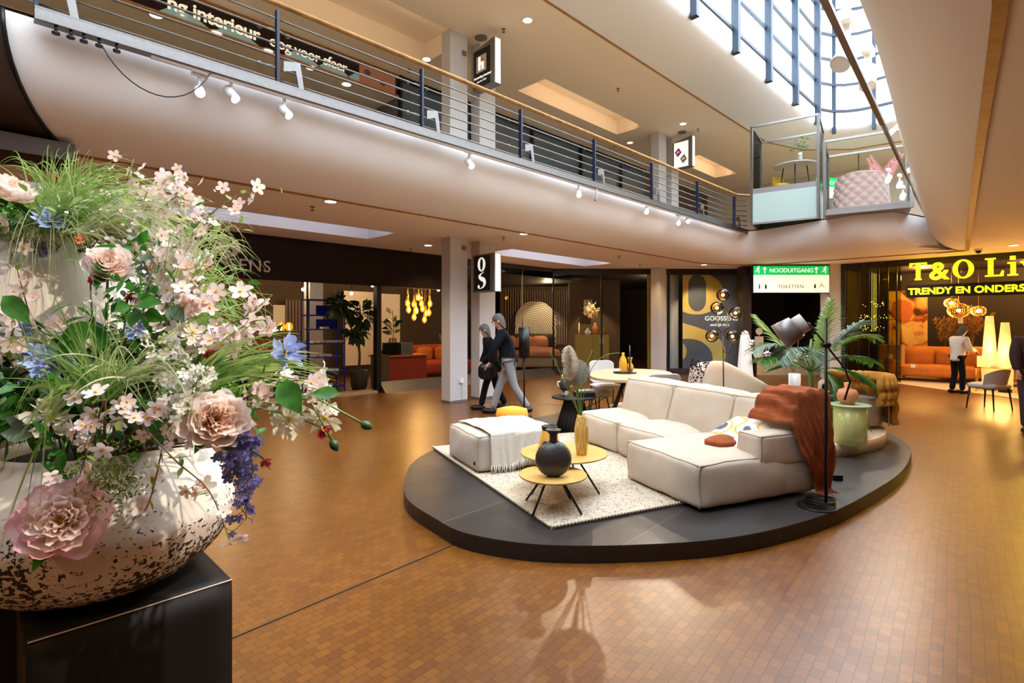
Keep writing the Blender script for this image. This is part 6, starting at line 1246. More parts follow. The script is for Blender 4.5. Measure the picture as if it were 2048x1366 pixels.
for i in range(120): p = cp + RV * r6.uniform(-.2, .2) + FV * r6.uniform(-.09, .05) + UV * r6.uniform(.10, .24); mb.tube([p, p + Vector((r6.uniform(-.05, .05), r6.uniform(-.05, .05), r6.uniform(-.02, .05))), p + Vector((r6.uniform(-.08, .08), r6.uniform(-.08, .08), -.07))], [.011, .010, .004], 5)
obj('tassels', mb, 'rope_black', t)
# ---- cream curved daybed back on the round plinth
cv = Vector((pd(1500, HY, 7.25).x, pd(1500, HY, 7.25).y, ZR)); t = thing('curved_lounge_sofa', 'cream velvet lounge sofa with high rounded back sloping down to the right', 'sofa', cv, -PI / 4 - .12)
def cb_(u, v, o):
    x = -.62 + 1.25 * u; top = .80 if u < .22 else .80 - .58 * ((u - .22) / .78) ** 1.15; top *= min(1, (.55 + 1.6 * u ** .5)) if u < .08 else 1
    rr = min(1, (u / .12)) if u < .12 else 1; zt = top * (1 - .22 * (1 - rr) ** 2); return Vector((x, o + .10 * math.sin(PI * v) * (-1 if o < 0 else 1) * .4 - .10 * u + .1 * v * (.5), .08 + (zt - .08) * v))
mb = MB(); mb.grid(lambda u, v: cb_(u, v, -.06), 30, 12); mb.grid(lambda u, v: cb_(u, v, .08), 30, 12); mb.grid(lambda u, v: cb_(u, 1, -.06).lerp(cb_(u, 1, .08), v) + Vector((0, 0, .04 * math.sin(PI * v))), 30, 6); mb.grid(lambda u, v: cb_(0, u, -.06).lerp(cb_(0, u, .08), v) - Vector((.04 * math.sin(PI * v), 0, 0)), 12, 6); mb.grid(lambda u, v: cb_(1, u, -.06).lerp(cb_(1, u, .08), v), 12, 2); obj('backrest', mb, 'cream_fabric', t, do_weld=True)
mb = MB(); mb.cushion(-.58, .75, .1, .85, .08, .42, .03, .3, 10); obj('seat', mb, 'cream_fabric', t, do_weld=True)
for x in (-.5, .6):
    for y in (0, .75): mb = MB(); mb.cyl((x, y, 0), .02, .09, 8); obj('leg', mb, 'black', t)
# ---- globe floor lamp
GT = 7.0; gl = Vector((pd(1448, HY, GT).x, pd(1448, HY, GT).y, ZS)); t = thing('globe_floor_lamp', 'branching black floor lamp with five clear glass globes', 'lamp', gl)
mb = MB(); mb.cyl((0, 0, 0), .14, .02, 28); obj('base', mb, 'black', t)
mb = MB(); G = lambda x, y: pd(x, y, GT); mb.tube([gl, G(1446, 668)], .008, 8)
for P in ([(1446, 668), (1453, 657), (1456, 630), (1449, 600)], [(1446, 668), (1435, 655), (1434, 628)], [(1435, 655), (1428, 668)], [(1456, 630), (1472, 628)], [(1447, 704), (1457, 704), (1463, 685)]): mb.tube([G(*p) for p in P], .0065, 6)
for p in ((1446, 668), (1453, 657), (1435, 655), (1457, 704), (1447, 700), (1456, 627)): mb.sphere(G(*p), .014, 8, 6)
obj('branching_stem', mb, 'black', t, w=True)
for i, (x, y, s_) in enumerate(((1446, 590, -1), (1434, 616, -1), (1471, 626, 1), (1424, 672, 1), (1465, 673, -1))):
    c = G(x, y); mb = MB(); mb.sphere(c, .083, 24, 14); b = obj('glass_globe', mb, 'glass_smoke', t, w=True)
    mb = MB(); mb.cyl(c - UV * .075 if s_ < 0 else c + UV * .055, .03, .02, 14); obj('globe_cap', mb, 'black', b, w=True).parent = t
    mb = MB(); mb.sphere(c, .018, 10, 8); obj('bulb', mb, 'filament', t, w=True)
lamp('POINT', G(1446, 635), 12, (1, .62, .28), size=.1, name='globe_glow')
# ---- vases and flowers on the plinth
def fluted_vase(px, pyb, t_, h, r, label, m='white_ceramic', zb=ZR):
    c = pd(px, HY, t_); t = thing('ribbed_vase', label, 'vase', (c.x, c.y, zb)); mb = MB(); mb.lathe([(r, 0), (r * .95, h * .3), (r * .55, h * .9), (r * .42, h), (r * .36, h)], 64, flutes=20, fd=.035); obj('body', mb, m, t); return t
fluted_vase(1490, 0, 8.6, 1.18, .14, 'tall white ribbed vase behind the cream lounge sofa')
def bloom_cluster(t, pts, m, r, n, seed, tdep):
    rr = random.Random(seed); mb = MB()
    for (px, py) in pts:
        c = pd(px, py, tdep)
        for i in range(n):
            d = Vector((rr.gauss(0, 1), rr.gauss(0, 1), rr.gauss(0, 1))).normalized(); leaf_card(mb, c + d * r * .35, d + Vector((rr.uniform(-.4, .4), rr.uniform(-.4, .4), rr.uniform(-.4, .4))), (rr.uniform(-1, 1), rr.uniform(-1, 1), 1), r * .75, r * .6, .3, 4, .1)
    obj('blossoms', mb, m, t, w=True)
t = thing('white_branch', 'white blossom branch arching left out of the white cylinder vase', 'plant', pd(1588, 745, 7.4)); bloom_cluster(t, [(1490, 667), (1500, 702), (1515, 710), (1535, 708), (1502, 684)], 'petal_white', .05, 18, 4, 7.4); bloom_cluster(t, [(1584, 707), (1592, 715), (1607, 712), (1600, 662), (1575, 660)], 'petal_cream', .075, 22, 5, 7.4)
mb = MB(); mb.tube([pd(1588, 745, 7.4), pd(1570, 718, 7.4), pd(1535, 712, 7.4), pd(1505, 700, 7.4), pd(1495, 675, 7.4)], .005, 5); mb.tube([pd(1588, 745, 7.4), pd(1595, 700, 7.4), pd(1598, 664, 7.4)], .005, 5); obj('twigs', mb, 'twig', t, w=True)
c = pd(1589, HY, 7.4); mb = MB(); mb.lathe([(.07, 0), (.075, .35), (.075, .66), (.065, .66)], 28); solo('cylinder_vase', mb, 'white_ceramic', 'plain white cylinder vase left of the palm stem', 'vase', loc=(c.x, c.y, ZR))
c = Vector((pd(1700, HY, 6.05).x, pd(1700, HY, 6.05).y, ZR)); t = thing('green_glass_table', 'translucent green glass side table at the plinth edge', 'table', c, -PI / 4)
mb = MB(); mb.lathe([(.20, .425), (.205, .43), (.205, .435), (.2, .44)], 40); obj('tabletop', mb, 'glass_green', t)
mb = MB(); mb.lathe([(.165, 0), (.165, .424)], 40); obj('glass_drum', mb, 'glass_yellow', t)
c2 = c + Vector((-.02, .02, .442)); mb = MB(); mb.lathe([(.06, 0), (.10, .05), (.11, .10), (.085, .16), (.03, .18), (.035, .24), (.03, .24)], 28); solo('clay_vase', mb, 'terracotta', 'round terracotta vase on the green glass table', 'vase', loc=c2)
t = thing('striped_pot', 'black and white striped pot half hidden behind the clay vase', 'pot', c2 + FV * .55 + RV * .02 - UV * .12)
mb = MB(); mb.lathe([(.08, 0), (.09, .2), (.08, .2)], 24); obj('body', mb, 'white_ceramic', t)
for i in range(4): mb = MB(); mb.lathe([(.091, .02 + i * .05), (.0915, .04 + i * .05)], 24); obj('stripe', mb, 'black', t)
# accent chair with knitted throw
ac = Vector((pd(1706, HY, 7.1).x, pd(1706, HY, 7.1).y, ZR)); t = thing('tub_chair', 'cream tub chair almost covered by the mustard knitted throw', 'chair', ac, .3)
mb = MB()
def tubc(u, v, r_): a = -2.0 + 4.0 * u; return Vector((r_ * math.cos(a), r_ * math.sin(a), .05 + v * (.56 - .08 * abs(2 * u - 1))))
mb.grid(lambda u, v: tubc(u, v, .40), 30, 8); mb.grid(lambda u, v: tubc(u, v, .32), 30, 8); mb.grid(lambda u, v: tubc(u, 1, .40 - .08 * v) + Vector((0, 0, .03 * math.sin(PI * v))), 30, 4); obj('shell', mb, 'cream_fabric', t, do_weld=True); mb = MB(); mb.lathe([(.3, .05), (.32, .3), (.3, .38), (.01, .4)], 30); obj('seat', mb, 'cream_fabric', t)
kt = thing('knitted_throw', 'chunky mustard knitted throw over the tub chair on the plinth', 'blanket', ac + Vector((0, 0, .6)))
KM = Matrix.Translation(ac) @ Matrix.Rotation(.3, 4, 'Z'); mb = MB(); mb.M = KM
for i in range(17):
    a = -2.5 + i * .20; pts = []
    for k in range(26):
        s_ = k / 25
        if s_ < .35: r_ = .30 - .02 * math.sin(k); z = .46 + .19 * (s_ / .35)
        elif s_ < .5: r_ = .30 + .14 * ((s_ - .35) / .15); z = .65 + .02 * math.sin(PI * (s_ - .35) / .15)
        else: r_ = .445 + .012 * math.sin(k * 1.3); z = .65 - .58 * ((s_ - .5) / .5) * (1 if -1.9 < a < -.6 else .55)
        pts.append((r_ * math.cos(a + .03 * math.sin(k * .7)), r_ * math.sin(a + .03 * math.sin(k * .7)), z + .008 * math.sin(k * 2.2)))
    mb.tube(pts, .045, 8)
obj('knitted_cloth', mb, 'knit', kt, w=True)
# ---- palm
pb = Vector((pd(1622, HY, 6.9).x, pd(1622, HY, 6.9).y, ZR)); palm = thing('potted_palm', 'artificial areca palm with spreading fronds on the round plinth', 'plant', pb)
mb = MB(); mb.lathe([(.12, 0), (.15, .03), (.17, .22), (.15, .23)], 28); obj('pot', mb, 'white_ceramic', palm); mb = MB(); mb.tube([(0, 0, .1), (.01, 0, .5), (0, .01, .95), (.01, 0, 1.15)], [.035, .03, .024, .012], 10); obj('trunk', mb, 'stem', palm)
def frond(root, mid, tip, m, L=.17, n=26, seed=0, hang=.25):
    rr = random.Random(seed); P = bez(root, mid, tip, n); mb = MB(); mb.tube(P, [.008 - .006 * i / n for i in range(n + 1)], 5)
    for i in range(int(n * .28), n + 1):
        p = P[i]; t_ = (P[min(i + 1, n)] - P[i - 1]).normalized(); s_ = t_.cross(UV); s_ = s_.normalized() if s_.length > .1 else RV.copy(); k = (i - n * .28) / (n * .72); ll = L * (.55 + .9 * math.sin(PI * (.15 + .8 * k)))
        for sg in (-1, 1): leaf_card(mb, p, s_ * sg * .8 + t_ * .75 + UV * rr.uniform(-.1, .15), UV, ll, .027, .3, 4, hang)
    obj('frond', mb, m, palm, w=True)
PT = 6.9; R0 = pd(1622, 745, PT); Q = lambda x, y, d=0: pd(x, y, PT + d)
fr = [((1640, 690), (1660, 603), 'leaf_light', 0), ((1650, 680), (1665, 618), 'leaf_light', .2), ((1560, 690), (1512, 635), 'leaf_light', .1), ((1560, 660), (1508, 700), 'leaf_blue', -.2), ((1600, 660), (1560, 720), 'leaf_blue', -.4), ((1690, 660), (1727, 642), 'leaf_blue', .1), ((1700, 650), (1745, 675), 'leaf_light', -.1), ((1690, 690), (1745, 725), 'leaf', .1), ((1560, 700), (1522, 722), 'leaf', -.3), ((1640, 670), (1622, 715), 'leaf_blue', -.55), ((1680, 720), (1738, 765), 'leaf', -.2), ((1660, 730), (1682, 790), 'leaf', -.3), ((1590, 720), (1545, 735), 'leaf', .3), ((1680, 700), (1640, 690), 'leaf', .5)]
for i, (m_, tp_, ml, dd) in enumerate(fr): frond(R0, Q(*m_, dd * .6), Q(*tp_, dd), ml, .21, 40, i)
R1 = pd(1620, 800, PT)
for i, (m_, tp_, ml, dd) in enumerate([((1590, 760), (1545, 800), 'leaf_light', -.3), ((1600, 770), (1575, 815), 'leaf_light', -.4), ((1640, 760), (1650, 830), 'leaf', -.5), ((1670, 770), (1730, 850), 'leaf', -.6), ((1660, 800), (1700, 880), 'leaf', -.6)]): frond(R1, Q(*m_, dd * .6), Q(*tp_, dd), ml, .18, 26, 40 + i, .35)
# ------------------------------------------------------------------ people
def skin_mesh(name, verts, edges, rad, m, parent, root=0, lev=2):
    me = bpy.data.meshes.new(name); me.from_pydata([tuple(v) for v in verts], edges, []); o = bpy.data.objects.new(name, me); COL.objects.link(o); o.parent = parent
    o.modifiers.new('skin', 'SKIN').use_smooth_shade = True
    for i, d in enumerate(me.skin_vertices[0].data): r = rad[i]; d.radius = r if isinstance(r, tuple) else (r, r); d.use_root = (i == root)
    s_ = o.modifiers.new('sub', 'SUBSURF'); s_.levels = lev; s_.render_levels = lev; me.materials.append(MATS[m]); return o
def person(label, loc, rz, H, armsL, armsR, stride, coat, trousers, shoes='black', lean=.05, headf=.03, coat_len=.50, hairm='hair_grey'):
    """local frame faces +Y; joints as fractions of the height"""
    t = thing('person', label, 'person', loc, rz); s_ = H
    P = dict(pel=(0, 0, .53), sp=(0, lean * .4, .64), ch=(0, lean, .75), nk=(0, lean * 1.2, .835), hb=(0, lean * 1.3 + headf * .5, .875), hd=(0, lean * 1.3 + headf, .925), ht=(0, lean * 1.3 + headf * .8, .965))
    for sd, k, arm in ((-1, 'L', armsL), (1, 'R', armsR)):
        P['s' + k] = (sd * .105, lean, .805); P['e' + k] = (sd * .13 + arm[0][0], lean + arm[0][1], arm[0][2]); P['w' + k] = (sd * .12 + arm[1][0], lean + arm[1][1], arm[1][2]); P['p' + k] = (P['w' + k][0], P['w' + k][1] + .03, P['w' + k][2] - .03)
        f = stride * sd; P['h' + k] = (sd * .05, 0, .51); P['k' + k] = (sd * .055, f * .45 + .02, .28); P['a' + k] = (sd * .055, f - (.02 if f < 0 else 0), .045 + (.03 if f < -.05 else 0)); P['t' + k] = (sd * .06, f + .07, .018)
    V = {k: Vector(v) * s_ for k, v in P.items()}; R = dict(pel=.085, sp=.075, ch=.085, nk=.034, hb=.045, hd=.056, ht=.042, s=.042, e=.028, w=.019, p=.016, h=.06, k=.038, a=.024, t=.022)
    def build(name, keys, eds, m, sc=1.0, ov={}):
        idx = {k: i for i, k in enumerate(keys)}; skin_mesh(name, [V[k] for k in keys], [(idx[a], idx[b]) for a, b in eds], [((ov.get(k) or R.get(k) or R[k[0]]) * sc * s_) for k in keys], m, t)
    allk = ['pel', 'sp', 'ch', 'nk', 'hb', 'hd', 'ht']; eds = [('pel', 'sp'), ('sp', 'ch'), ('ch', 'nk'), ('nk', 'hb'), ('hb', 'hd'), ('hd', 'ht')]
    for k in 'LR': allk += [a + k for a in 'sewphkat']; eds += [('ch', 's' + k), ('s' + k, 'e' + k), ('e' + k, 'w' + k), ('w' + k, 'p' + k), ('pel', 'h' + k), ('h' + k, 'k' + k), ('k' + k, 'a' + k), ('a' + k, 't' + k)]
    # fingers as short chains rooted in each palm
    for k in 'LR':
        for q in range(5):
            d = Vector(((q - 2) * .006, .012 + (.0 if q else -.006), -.03 if q else -.012)) * s_; key = 'f%s%d' % (k, q); V[key] = V['p' + k] + d * .6 + Vector(((q - 2) * .004 * s_, 0, 0)); V[key + 'b'] = V[key] + d * (.8 if q else .5) + Vector((0, .006 * s_, 0)); allk += [key, key + 'b']; eds += [('p' + k, key), (key, key + 'b')]
            R[key] = .0065; R[key + 'b'] = .005
    build('body', allk, eds, 'skin', .86, dict(hb=.045, hd=.062, ht=.048, nk=.036))
    ck = ['lo', 'pel', 'sp', 'ch', 'cl']; V['lo'] = Vector((0, -.005, coat_len)) * s_; V['cl'] = V['nk'] + Vector((0, 0, -.012)) * s_; R['lo'] = .098; R['cl'] = .052
    ce = [('lo', 'pel'), ('pel', 'sp'), ('sp', 'ch'), ('ch', 'cl')]
    for k in 'LR': ck += ['s' + k, 'e' + k, 'w' + k]; ce += [('ch', 's' + k), ('s' + k, 'e' + k), ('e' + k, 'w' + k)]
    build('coat', ck, ce, coat, 1.12, dict(w=.026, e=.036, wL=.027, wR=.027, eL=.037, eR=.037, sL=.05, sR=.05))
    tk = ['pel']; te = []
    for k in 'LR': tk += ['h' + k, 'k' + k, 'a' + k]; te += [('pel', 'h' + k), ('h' + k, 'k' + k), ('k' + k, 'a' + k)]
    build('trousers', tk, te, trousers, 1.1, dict(aL=.034, aR=.034, pel=.062, hL=.05, hR=.05))
    for k in 'LR':
        mb = MB(); a_ = V['a' + k]; mb.cushion(a_.x - .05, a_.x + .05, a_.y - .07, a_.y + .19, max(0, a_.z - .075), max(0, a_.z - .075) + .085, .01, .4, 6); obj('shoe', mb, shoes, t, do_weld=True)
    mb = MB(); c = V['hd']; mb.M = Matrix.Translation(c + Vector((0, -.012, .022)) * s_ * .6)
    r_ = .062 * s_; mb.grid(lambda u, v: Vector((r_ * math.cos(2 * PI * u) * math.cos(v * 1.57), r_ * 1.12 * math.sin(2 * PI * u) * math.cos(v * 1.57), r_ * 1.1 * math.sin(v * 1.57) - (1.15 * r_ * max(0, .25 - math.sin(2 * PI * u)) * (1 - v) ** 2))), 24, 8); obj('hair', mb, hairm, t)
    mb = MB(); f = c + Vector((0, .055, 0)) * s_; mb.tube([f + Vector((0, -.01, .012)) * s_, f + Vector((0, .008, -.012)) * s_, f + Vector((0, -.004, -.018)) * s_], [.006 * s_, .010 * s_, .006 * s_], 6); obj('nose', mb, 'skin', t)
    for sd in (-1, 1): mb = MB(); mb.sphere(f + Vector((sd * .022, -.006, .01)) * s_, .006 * s_, 8, 6); obj('eye', mb, 'black', t); mb = MB(); mb.sphere(c + Vector((sd * .058, -.005, -.002)) * s_, .014 * s_, 8, 6, sx=.4); obj('ear', mb, 'skin', t)
    mb = MB(); mb.tube([f + Vector((-.014, -.006, -.032)) * s_, f + Vector((0, 0, -.033)) * s_, f + Vector((.014, -.006, -.032)) * s_], .003 * s_, 5); obj('mouth', mb, 'terracotta', t)
    return t
w0 = pz(1915, 786, 0)
t = person('person in a white quilted jacket and black trousers standing by the right shop, looking down', w0, -PI * .75 + .1, 1.57, ((-.0, .02, .66), (.05, .17, .645)), ((.0, .03, .655), (-.05, .19, .64)), .02, 'coat_white', 'coat_dark', lean=.03, headf=.05, coat_len=.46)
mb = MB(); mb.tube([(-.04, .07, 1.33), (-.05, .17, 1.12), (-.02, .2, .98)], .03, 8); mb.tube([(.04, .07, 1.33), (.05, .17, 1.12), (.03, .19, .95)], .03, 8); obj('scarf', mb, 'slate_glass', t)
c1 = pz(1018, 829, 0); c2 = Vector((pd(985, HY, 10.1).x, pd(985, HY, 10.1).y, 0))
person('taller person in black jacket and light grey trousers walking left past the pillars', c1, PI / 4 - .05, 1.80, ((0, .08, .66), (.02, .12, .52)), ((0, -.08, .66), (0, -.04, .52)), .17, 'coat_dark', 'jeans', lean=.06)
t = person('shorter person in dark coat with grey hair and hand bag walking beside the taller one', c2, PI / 4 + .1, 1.62, ((0, -.03, .66), (.0, .08, .56)), ((0, .02, .66), (0, .08, .54)), .13, 'coat_dark', 'coat_dark', lean=.05)
mb = MB(); mb.cushion(-.30, -.18, -.02, .26, .62, .88, .02, .3, 6); obj('hand_bag', mb, 'black', t, do_weld=True)
c3 = Vector((pd(2062, HY, 8.0).x, pd(2062, HY, 8.0).y, 0)); person('person in dark purple coat cut off by the right edge of the photo', c3, PI * .6, 1.70, ((0, .02, .66), (0, .05, .54)), ((0, .02, .66), (0, .05, .54)), .08, 'coat_purple', 'coat_purple', hairm='black')
# ------------------------------------------------------------------ flower display in the foreground
fp = thing('display_plinth', 'square black wooden plinth with worn edges under the pitted bowl', 'plinth', (.36, 2.18, 0))
mb = MB(); mb.cushion(.098, .61, 1.93, 2.44, .0, .75, 0, .008, 8); obj('block', mb, 'black_soft', fp, w=True, do_weld=True)
mb = MB(); mb.tube([(.1, 1.931, .7495), (.35, 1.9305, .7485), (.609, 1.931, .7495)], .0022, 5); obj('worn_edge', mb, 'letter_beige', fp, w=True)
PC = Vector((.30, 2.25, .75))
t = thing('planter_bowl', 'large rounded whitewashed bowl with dark pitting on the black plinth', 'planter', PC)
prof = [(.16, 0), (.20, .004), (.27, .035), (.34, .09), (.385, .16), (.398, .22), (.39, .28), (.365, .34), (.325, .395), (.29, .43), (.275, .45), (.262, .455), (.25, .44), (.26, .40)]
P_ = catmull([Vector((r, z, 0)) for r, z in prof], 4, False); mb = MB(); mb.lathe([(p.x * (1 + .004 * math.sin(i)), p.y) for i, p in enumerate(P_)], 96); obj('bowl', mb, 'planter_clay', t)
mb = MB(); mb.cyl((0, 0, .40), .262, .015, 40); obj('soil', mb, 'soil', t)
BC = Vector((.14, 3.0, 0)); BC = Vector((pd(105, HY, 2.15).x, pd(105, HY, 2.15).y, 0))
mb = MB(); mb.box((BC.x, BC.y, .55), (.5, .5, 1.1)); solo('tall_plinth', mb, 'black_soft', 'taller dark plinth hidden behind the pitted bowl', 'plinth')
t = thing('planter_jar', 'tall cream clay jar behind the bowl, dappled with leaf shadows', 'planter', (BC.x, BC.y, 1.1))
pr = [(.15, 0), (.2, .02), (.29, .2), (.33, .45), (.31, .65), (.25, .76), (.22, .80), (.23, .83), (.21, .83), (.2, .78)]
P_ = catmull([Vector((r, z, 0)) for r, z in pr], 4, False); mb = MB(); mb.lathe([(p.x, p.y) for p in P_], 72); obj('jar', mb, 'ribbed_white', t)
mb = MB(); mb.cyl((0, 0, .76), .2, .012, 30); obj('soil', mb, 'soil', t)
MATS['ribbed_white'].node_tree.nodes['Principled BSDF'].inputs['Base Color'].default_value = (.78, .70, .58, 1)
RT0 = PC + Vector((0, 0, .44)); RT1 = Vector((BC.x, BC.y, 1.88))
rf = random.Random(21)
def rootfor(tgt):
    base = RT1 if tgt.z > 1.80 and (tgt - RT1).length < .75 else RT0; d = Vector((tgt.x - base.x, tgt.y - base.y, 0)); d = d.normalized() * min(.17, d.length * .5) if d.length > 0 else d
    return base + d
def stem_to(mb, tgt, r=.0028, arch=.10, n=10):
    a = rootfor(tgt); mid = a.lerp(tgt, .55) + Vector((0, 0, arch + .1 * (tgt - a).length)); P = bez(a, mid, tgt, n); mb.tube(P, r, 5); return P
def petal_ring(mb, c, ax, r, n, open_, wid, ruf, ph, seed, cup=1.0, tipv=(0, 1), seg=(6, 7)):
    ax = ax.normalized(); x = ax.cross(UV) if abs(ax.z) < .95 else ax.cross(Vector((1, 0, 0))); x.normalize(); y = ax.cross(x)
    for i in range(n):
        f0 = ph + 2 * PI * i / n + rf.uniform(-.15, .15); sd = rf.uniform(0, 50); sc = rf.uniform(.88, 1.1)
        def fn(u, v, f0=f0, sd=sd, sc=sc):
            uu = 2 * u - 1; w_ = wid * (min(1, v * 2 + .12) ** .7) * (1 - .25 * max(0, v - .6)); th = open_ * (1.22 - .42 * v * cup)
            L = r * sc * v * (1 - .20 * uu * uu * v); rad = L * math.sin(th); h = L * math.cos(th) + .10 * r * abs(uu) ** 2 * cup
            nz = ruf * r * v * v * noise.noise(Vector((uu * 2.5 + sd, v * 3, sd))); az = f0 + uu * w_ * .5 / max(.3, math.sin(open_))
            d = x * math.cos(az) + y * math.sin(az); return c + d * (rad + nz) + ax * (h + nz)
        mb.grid(fn, seg[0], seg[1], True, lambda u, v: tipv[0] + (tipv[1] - tipv[0]) * v)
def peony(px, py, t_, rpx, ax, m, label):
    c = pd(px, py, t_); r = rpx * t_ / F * .85; ax = Vector(ax) - VW + toward(px); o = thing('peony', label, 'flower', c - ax.normalized() * r * .5)
    mb = MB(); cc = c - ax.normalized() * r * .45
    for k, (n, op, wd, L) in enumerate(((4, .22, .55, .80), (5, .36, .60, .86), (6, .52, .75, .90), (7, .72, .95, .95), (7, .95, 1.25, .98), (7, 1.2, 1.35, 1.0), (6, 1.5, 1.3, 1.0))):
        petal_ring(mb, cc, ax, r * L * 1.05, n, op, wd, .17, k * .7, k, tipv=(.0 + .05 * k, min(1, .5 + .12 * k)), seg=(8, 8))
    obj('petals', mb, m, o, w=True); mb = MB(); mb.sphere(cc + ax.normalized() * r * .2, r * .16, 10, 6); obj('centre', mb, 'pollen', o, w=True)
    mb = MB(); stem_to(mb, cc, .004); obj('stem', mb, 'stem', o, w=True); mb = MB()
    for i in range(3): a = i * 2.1; leaf_card(mb, cc - ax.normalized() * r * .05, Vector((math.cos(a), math.sin(a), -.3)) - ax * .4, ax, r * 1.1, r * .5, .2, 4, .2)
    obj('leaves', mb, 'leaf', o, w=True)
VW = (-FV).copy()
toward = lambda px: (Vector((0, 0, CH)) - pd(px, 800, 1.6)).normalized()
peony(120, 1040, 1.42, 100, VW + UV * .25 - RV * .1, 'peony_flushed', 'largest pink edged peony hanging low over the pitted bowl')
peony(432, 838, 1.42, 78, VW + UV * .15 + RV * .25, 'peony', 'pale peach peony at the right shoulder of the pitted bowl')
peony(216, 527, 1.68, 54, VW + UV * .35, 'peony', 'peach peony in the upper middle of the display')
peony(22, 378, 1.8, 52, VW * .5 + UV, 'peony', 'blush peony at the upper left edge of the display')
peony(128, 655, 1.75, 44, VW * .7 + UV, 'peony', 'pale blush peony lying before the cream jar')
def ragged(px, py, t_, rpx, ax, m, label, n=6, name='iris', op=1.1, m2=None):
    c = pd(px, py, t_); r = rpx * t_ / F * .85; ax = (Vector(ax) - VW + toward(px)).normalized(); o = thing(name, label, 'flower', c); mb = MB(); petal_ring(mb, c, ax, r, n, op, .85, .5, rf.uniform(0, 3), 1, cup=.4); petal_ring(mb, c, ax, r * .7, n // 2, op * .5, 1.0, .5, 1, 1, cup=.6); obj('petals', mb, m, o, w=True)
    mb = MB(); mb.sphere(c + ax * r * .15, r * .12, 8, 6); [mb.tube([c, c + (ax + Vector((rf.uniform(-.4, .4), rf.uniform(-.4, .4), rf.uniform(-.4, .4)))) * r * .55], .0012, 4) for _ in range(7)]; obj('stamens', mb, 'pollen', o, w=True)
    mb = MB(); stem_to(mb, c, .003); obj('stem', mb, 'stem', o, w=True); return o
ragged(568, 705, 1.5, 46, VW + RV * .6, 'petal_blue', 'bright blue iris sticking out furthest to the right'); ragged(95, 728, 1.55, 52, VW + UV * .2, 'petal_blue', 'blue and cream iris above the left of the bowl'); ragged(105, 445, 1.85, 40, VW + UV * .6, 'petal_blue', 'pale blue iris in the top grass at left'); ragged(328, 505, 1.85, 24, VW + UV * .5, 'petal_blue', 'small blue iris right of the upper peach peony')
ragged(270, 660, 1.6, 26, VW, 'petal_blue', 'small deep blue iris in the middle of the display'); ragged(40, 660, 1.7, 26, VW, 'petal_violet', 'small violet iris above the large blue one')
ragged(80, 500, 1.9, 22, VW, 'petal_violet', 'violet bloom cluster just under the top grass')
for px, py, t_, r_, l in ((100, 835, 1.45, 52, 'cream lily with dark shade at the left above the bowl'), (575, 838, 1.45, 44, 'cream lily leaning right of the pale peach peony'), (650, 835, 1.5, 44, 'white lily furthest to the right near the crimson bloom'), (375, 622, 1.6, 22, 'small white lily below the red bell flowers'), (385, 668, 1.5, 24, 'small white lily on a bent twig at the right middle')):
    ragged(px, py, t_, r_, VW * .8 + UV * rf.uniform(-.3, .4) + RV * rf.uniform(-.3, .3), 'petal_cream', l, 6, 'lily', 1.25)
for px, py, t_, r_, l in ((105, 352, 1.95, 18, 'red tulip at the very top of the display'), (180, 555, 1.8, 18, 'dark red bloom left under the upper peach peony'), (258, 588, 1.75, 22, 'crimson bloom below the upper peach peony'), (412, 530, 1.8, 16, 'crimson bell beside the dark fascia'), (415, 700, 1.55, 22, 'magenta bloom right of the white blossoms'), (528, 918, 1.45, 20, 'crimson bell flower hanging beside the violet spike'), (642, 855, 1.45, 26, 'magenta bloom behind the furthest white lily'), (412, 722, 1.6, 18, 'magenta bloom lower of the pair at the right')):
    ragged(px, py, t_, r_, VW * .5 - UV * .5 + RV * rf.uniform(-.4, .4), 'petal_red', l, 5, 'red_flower', .8)
ragged(160, 480, 1.8, 17, VW, 'petal_orange', 'small orange bloom above the upper peach peony', 5, 'orange_flower', .7); ragged(300, 535, 1.8, 15, VW, 'petal_orange', 'small orange bloom right of the upper peach peony', 5, 'orange_flower', .7)
# buds on long stalks
for px, py, l, q in ((722, 845, 'green flower bud furthest right on a long stalk', (640, 800)), (663, 880, 'green flower bud hanging on the lower long stalk', (620, 800))):
    o = thing('flower_bud', l, 'bud', pd(px, py, 1.45)); mb = MB(); a = pd(px, py, 1.45); b = a + (a - pd(*q, 1.45)).normalized() * .035; mb.tube([a.lerp(b, k) for k in (0, .2, .5, .8, 1)], [.004, .011, .013, .008, .001], 10); obj('bud', mb, 'leaf_dark', o, w=True)
    mb = MB(); mb.tube([rootfor(a), pd(500, 780, 1.5), pd(*q, 1.45), a], .003, 5); obj('stalk', mb, 'stem', o, w=True)
def blossom(mb, cm, c, r, n=5):
    ax = Vector((rf.gauss(0, .7), rf.gauss(0, .7), rf.gauss(.1, .6))) + VW * .9; ax.normalize(); x = ax.cross(UV).normalized(); y = ax.cross(x); ph = rf.uniform(0, 6)
    for i in range(n):
        a = ph + 2 * PI * i / n; d = (x * math.cos(a) + y * math.sin(a)) + ax * .25; leaf_card(mb, c, d, ax, r, r * .66, .15, 2)
    cm.tube([c, c + ax * r * .25], r * .13, 5)
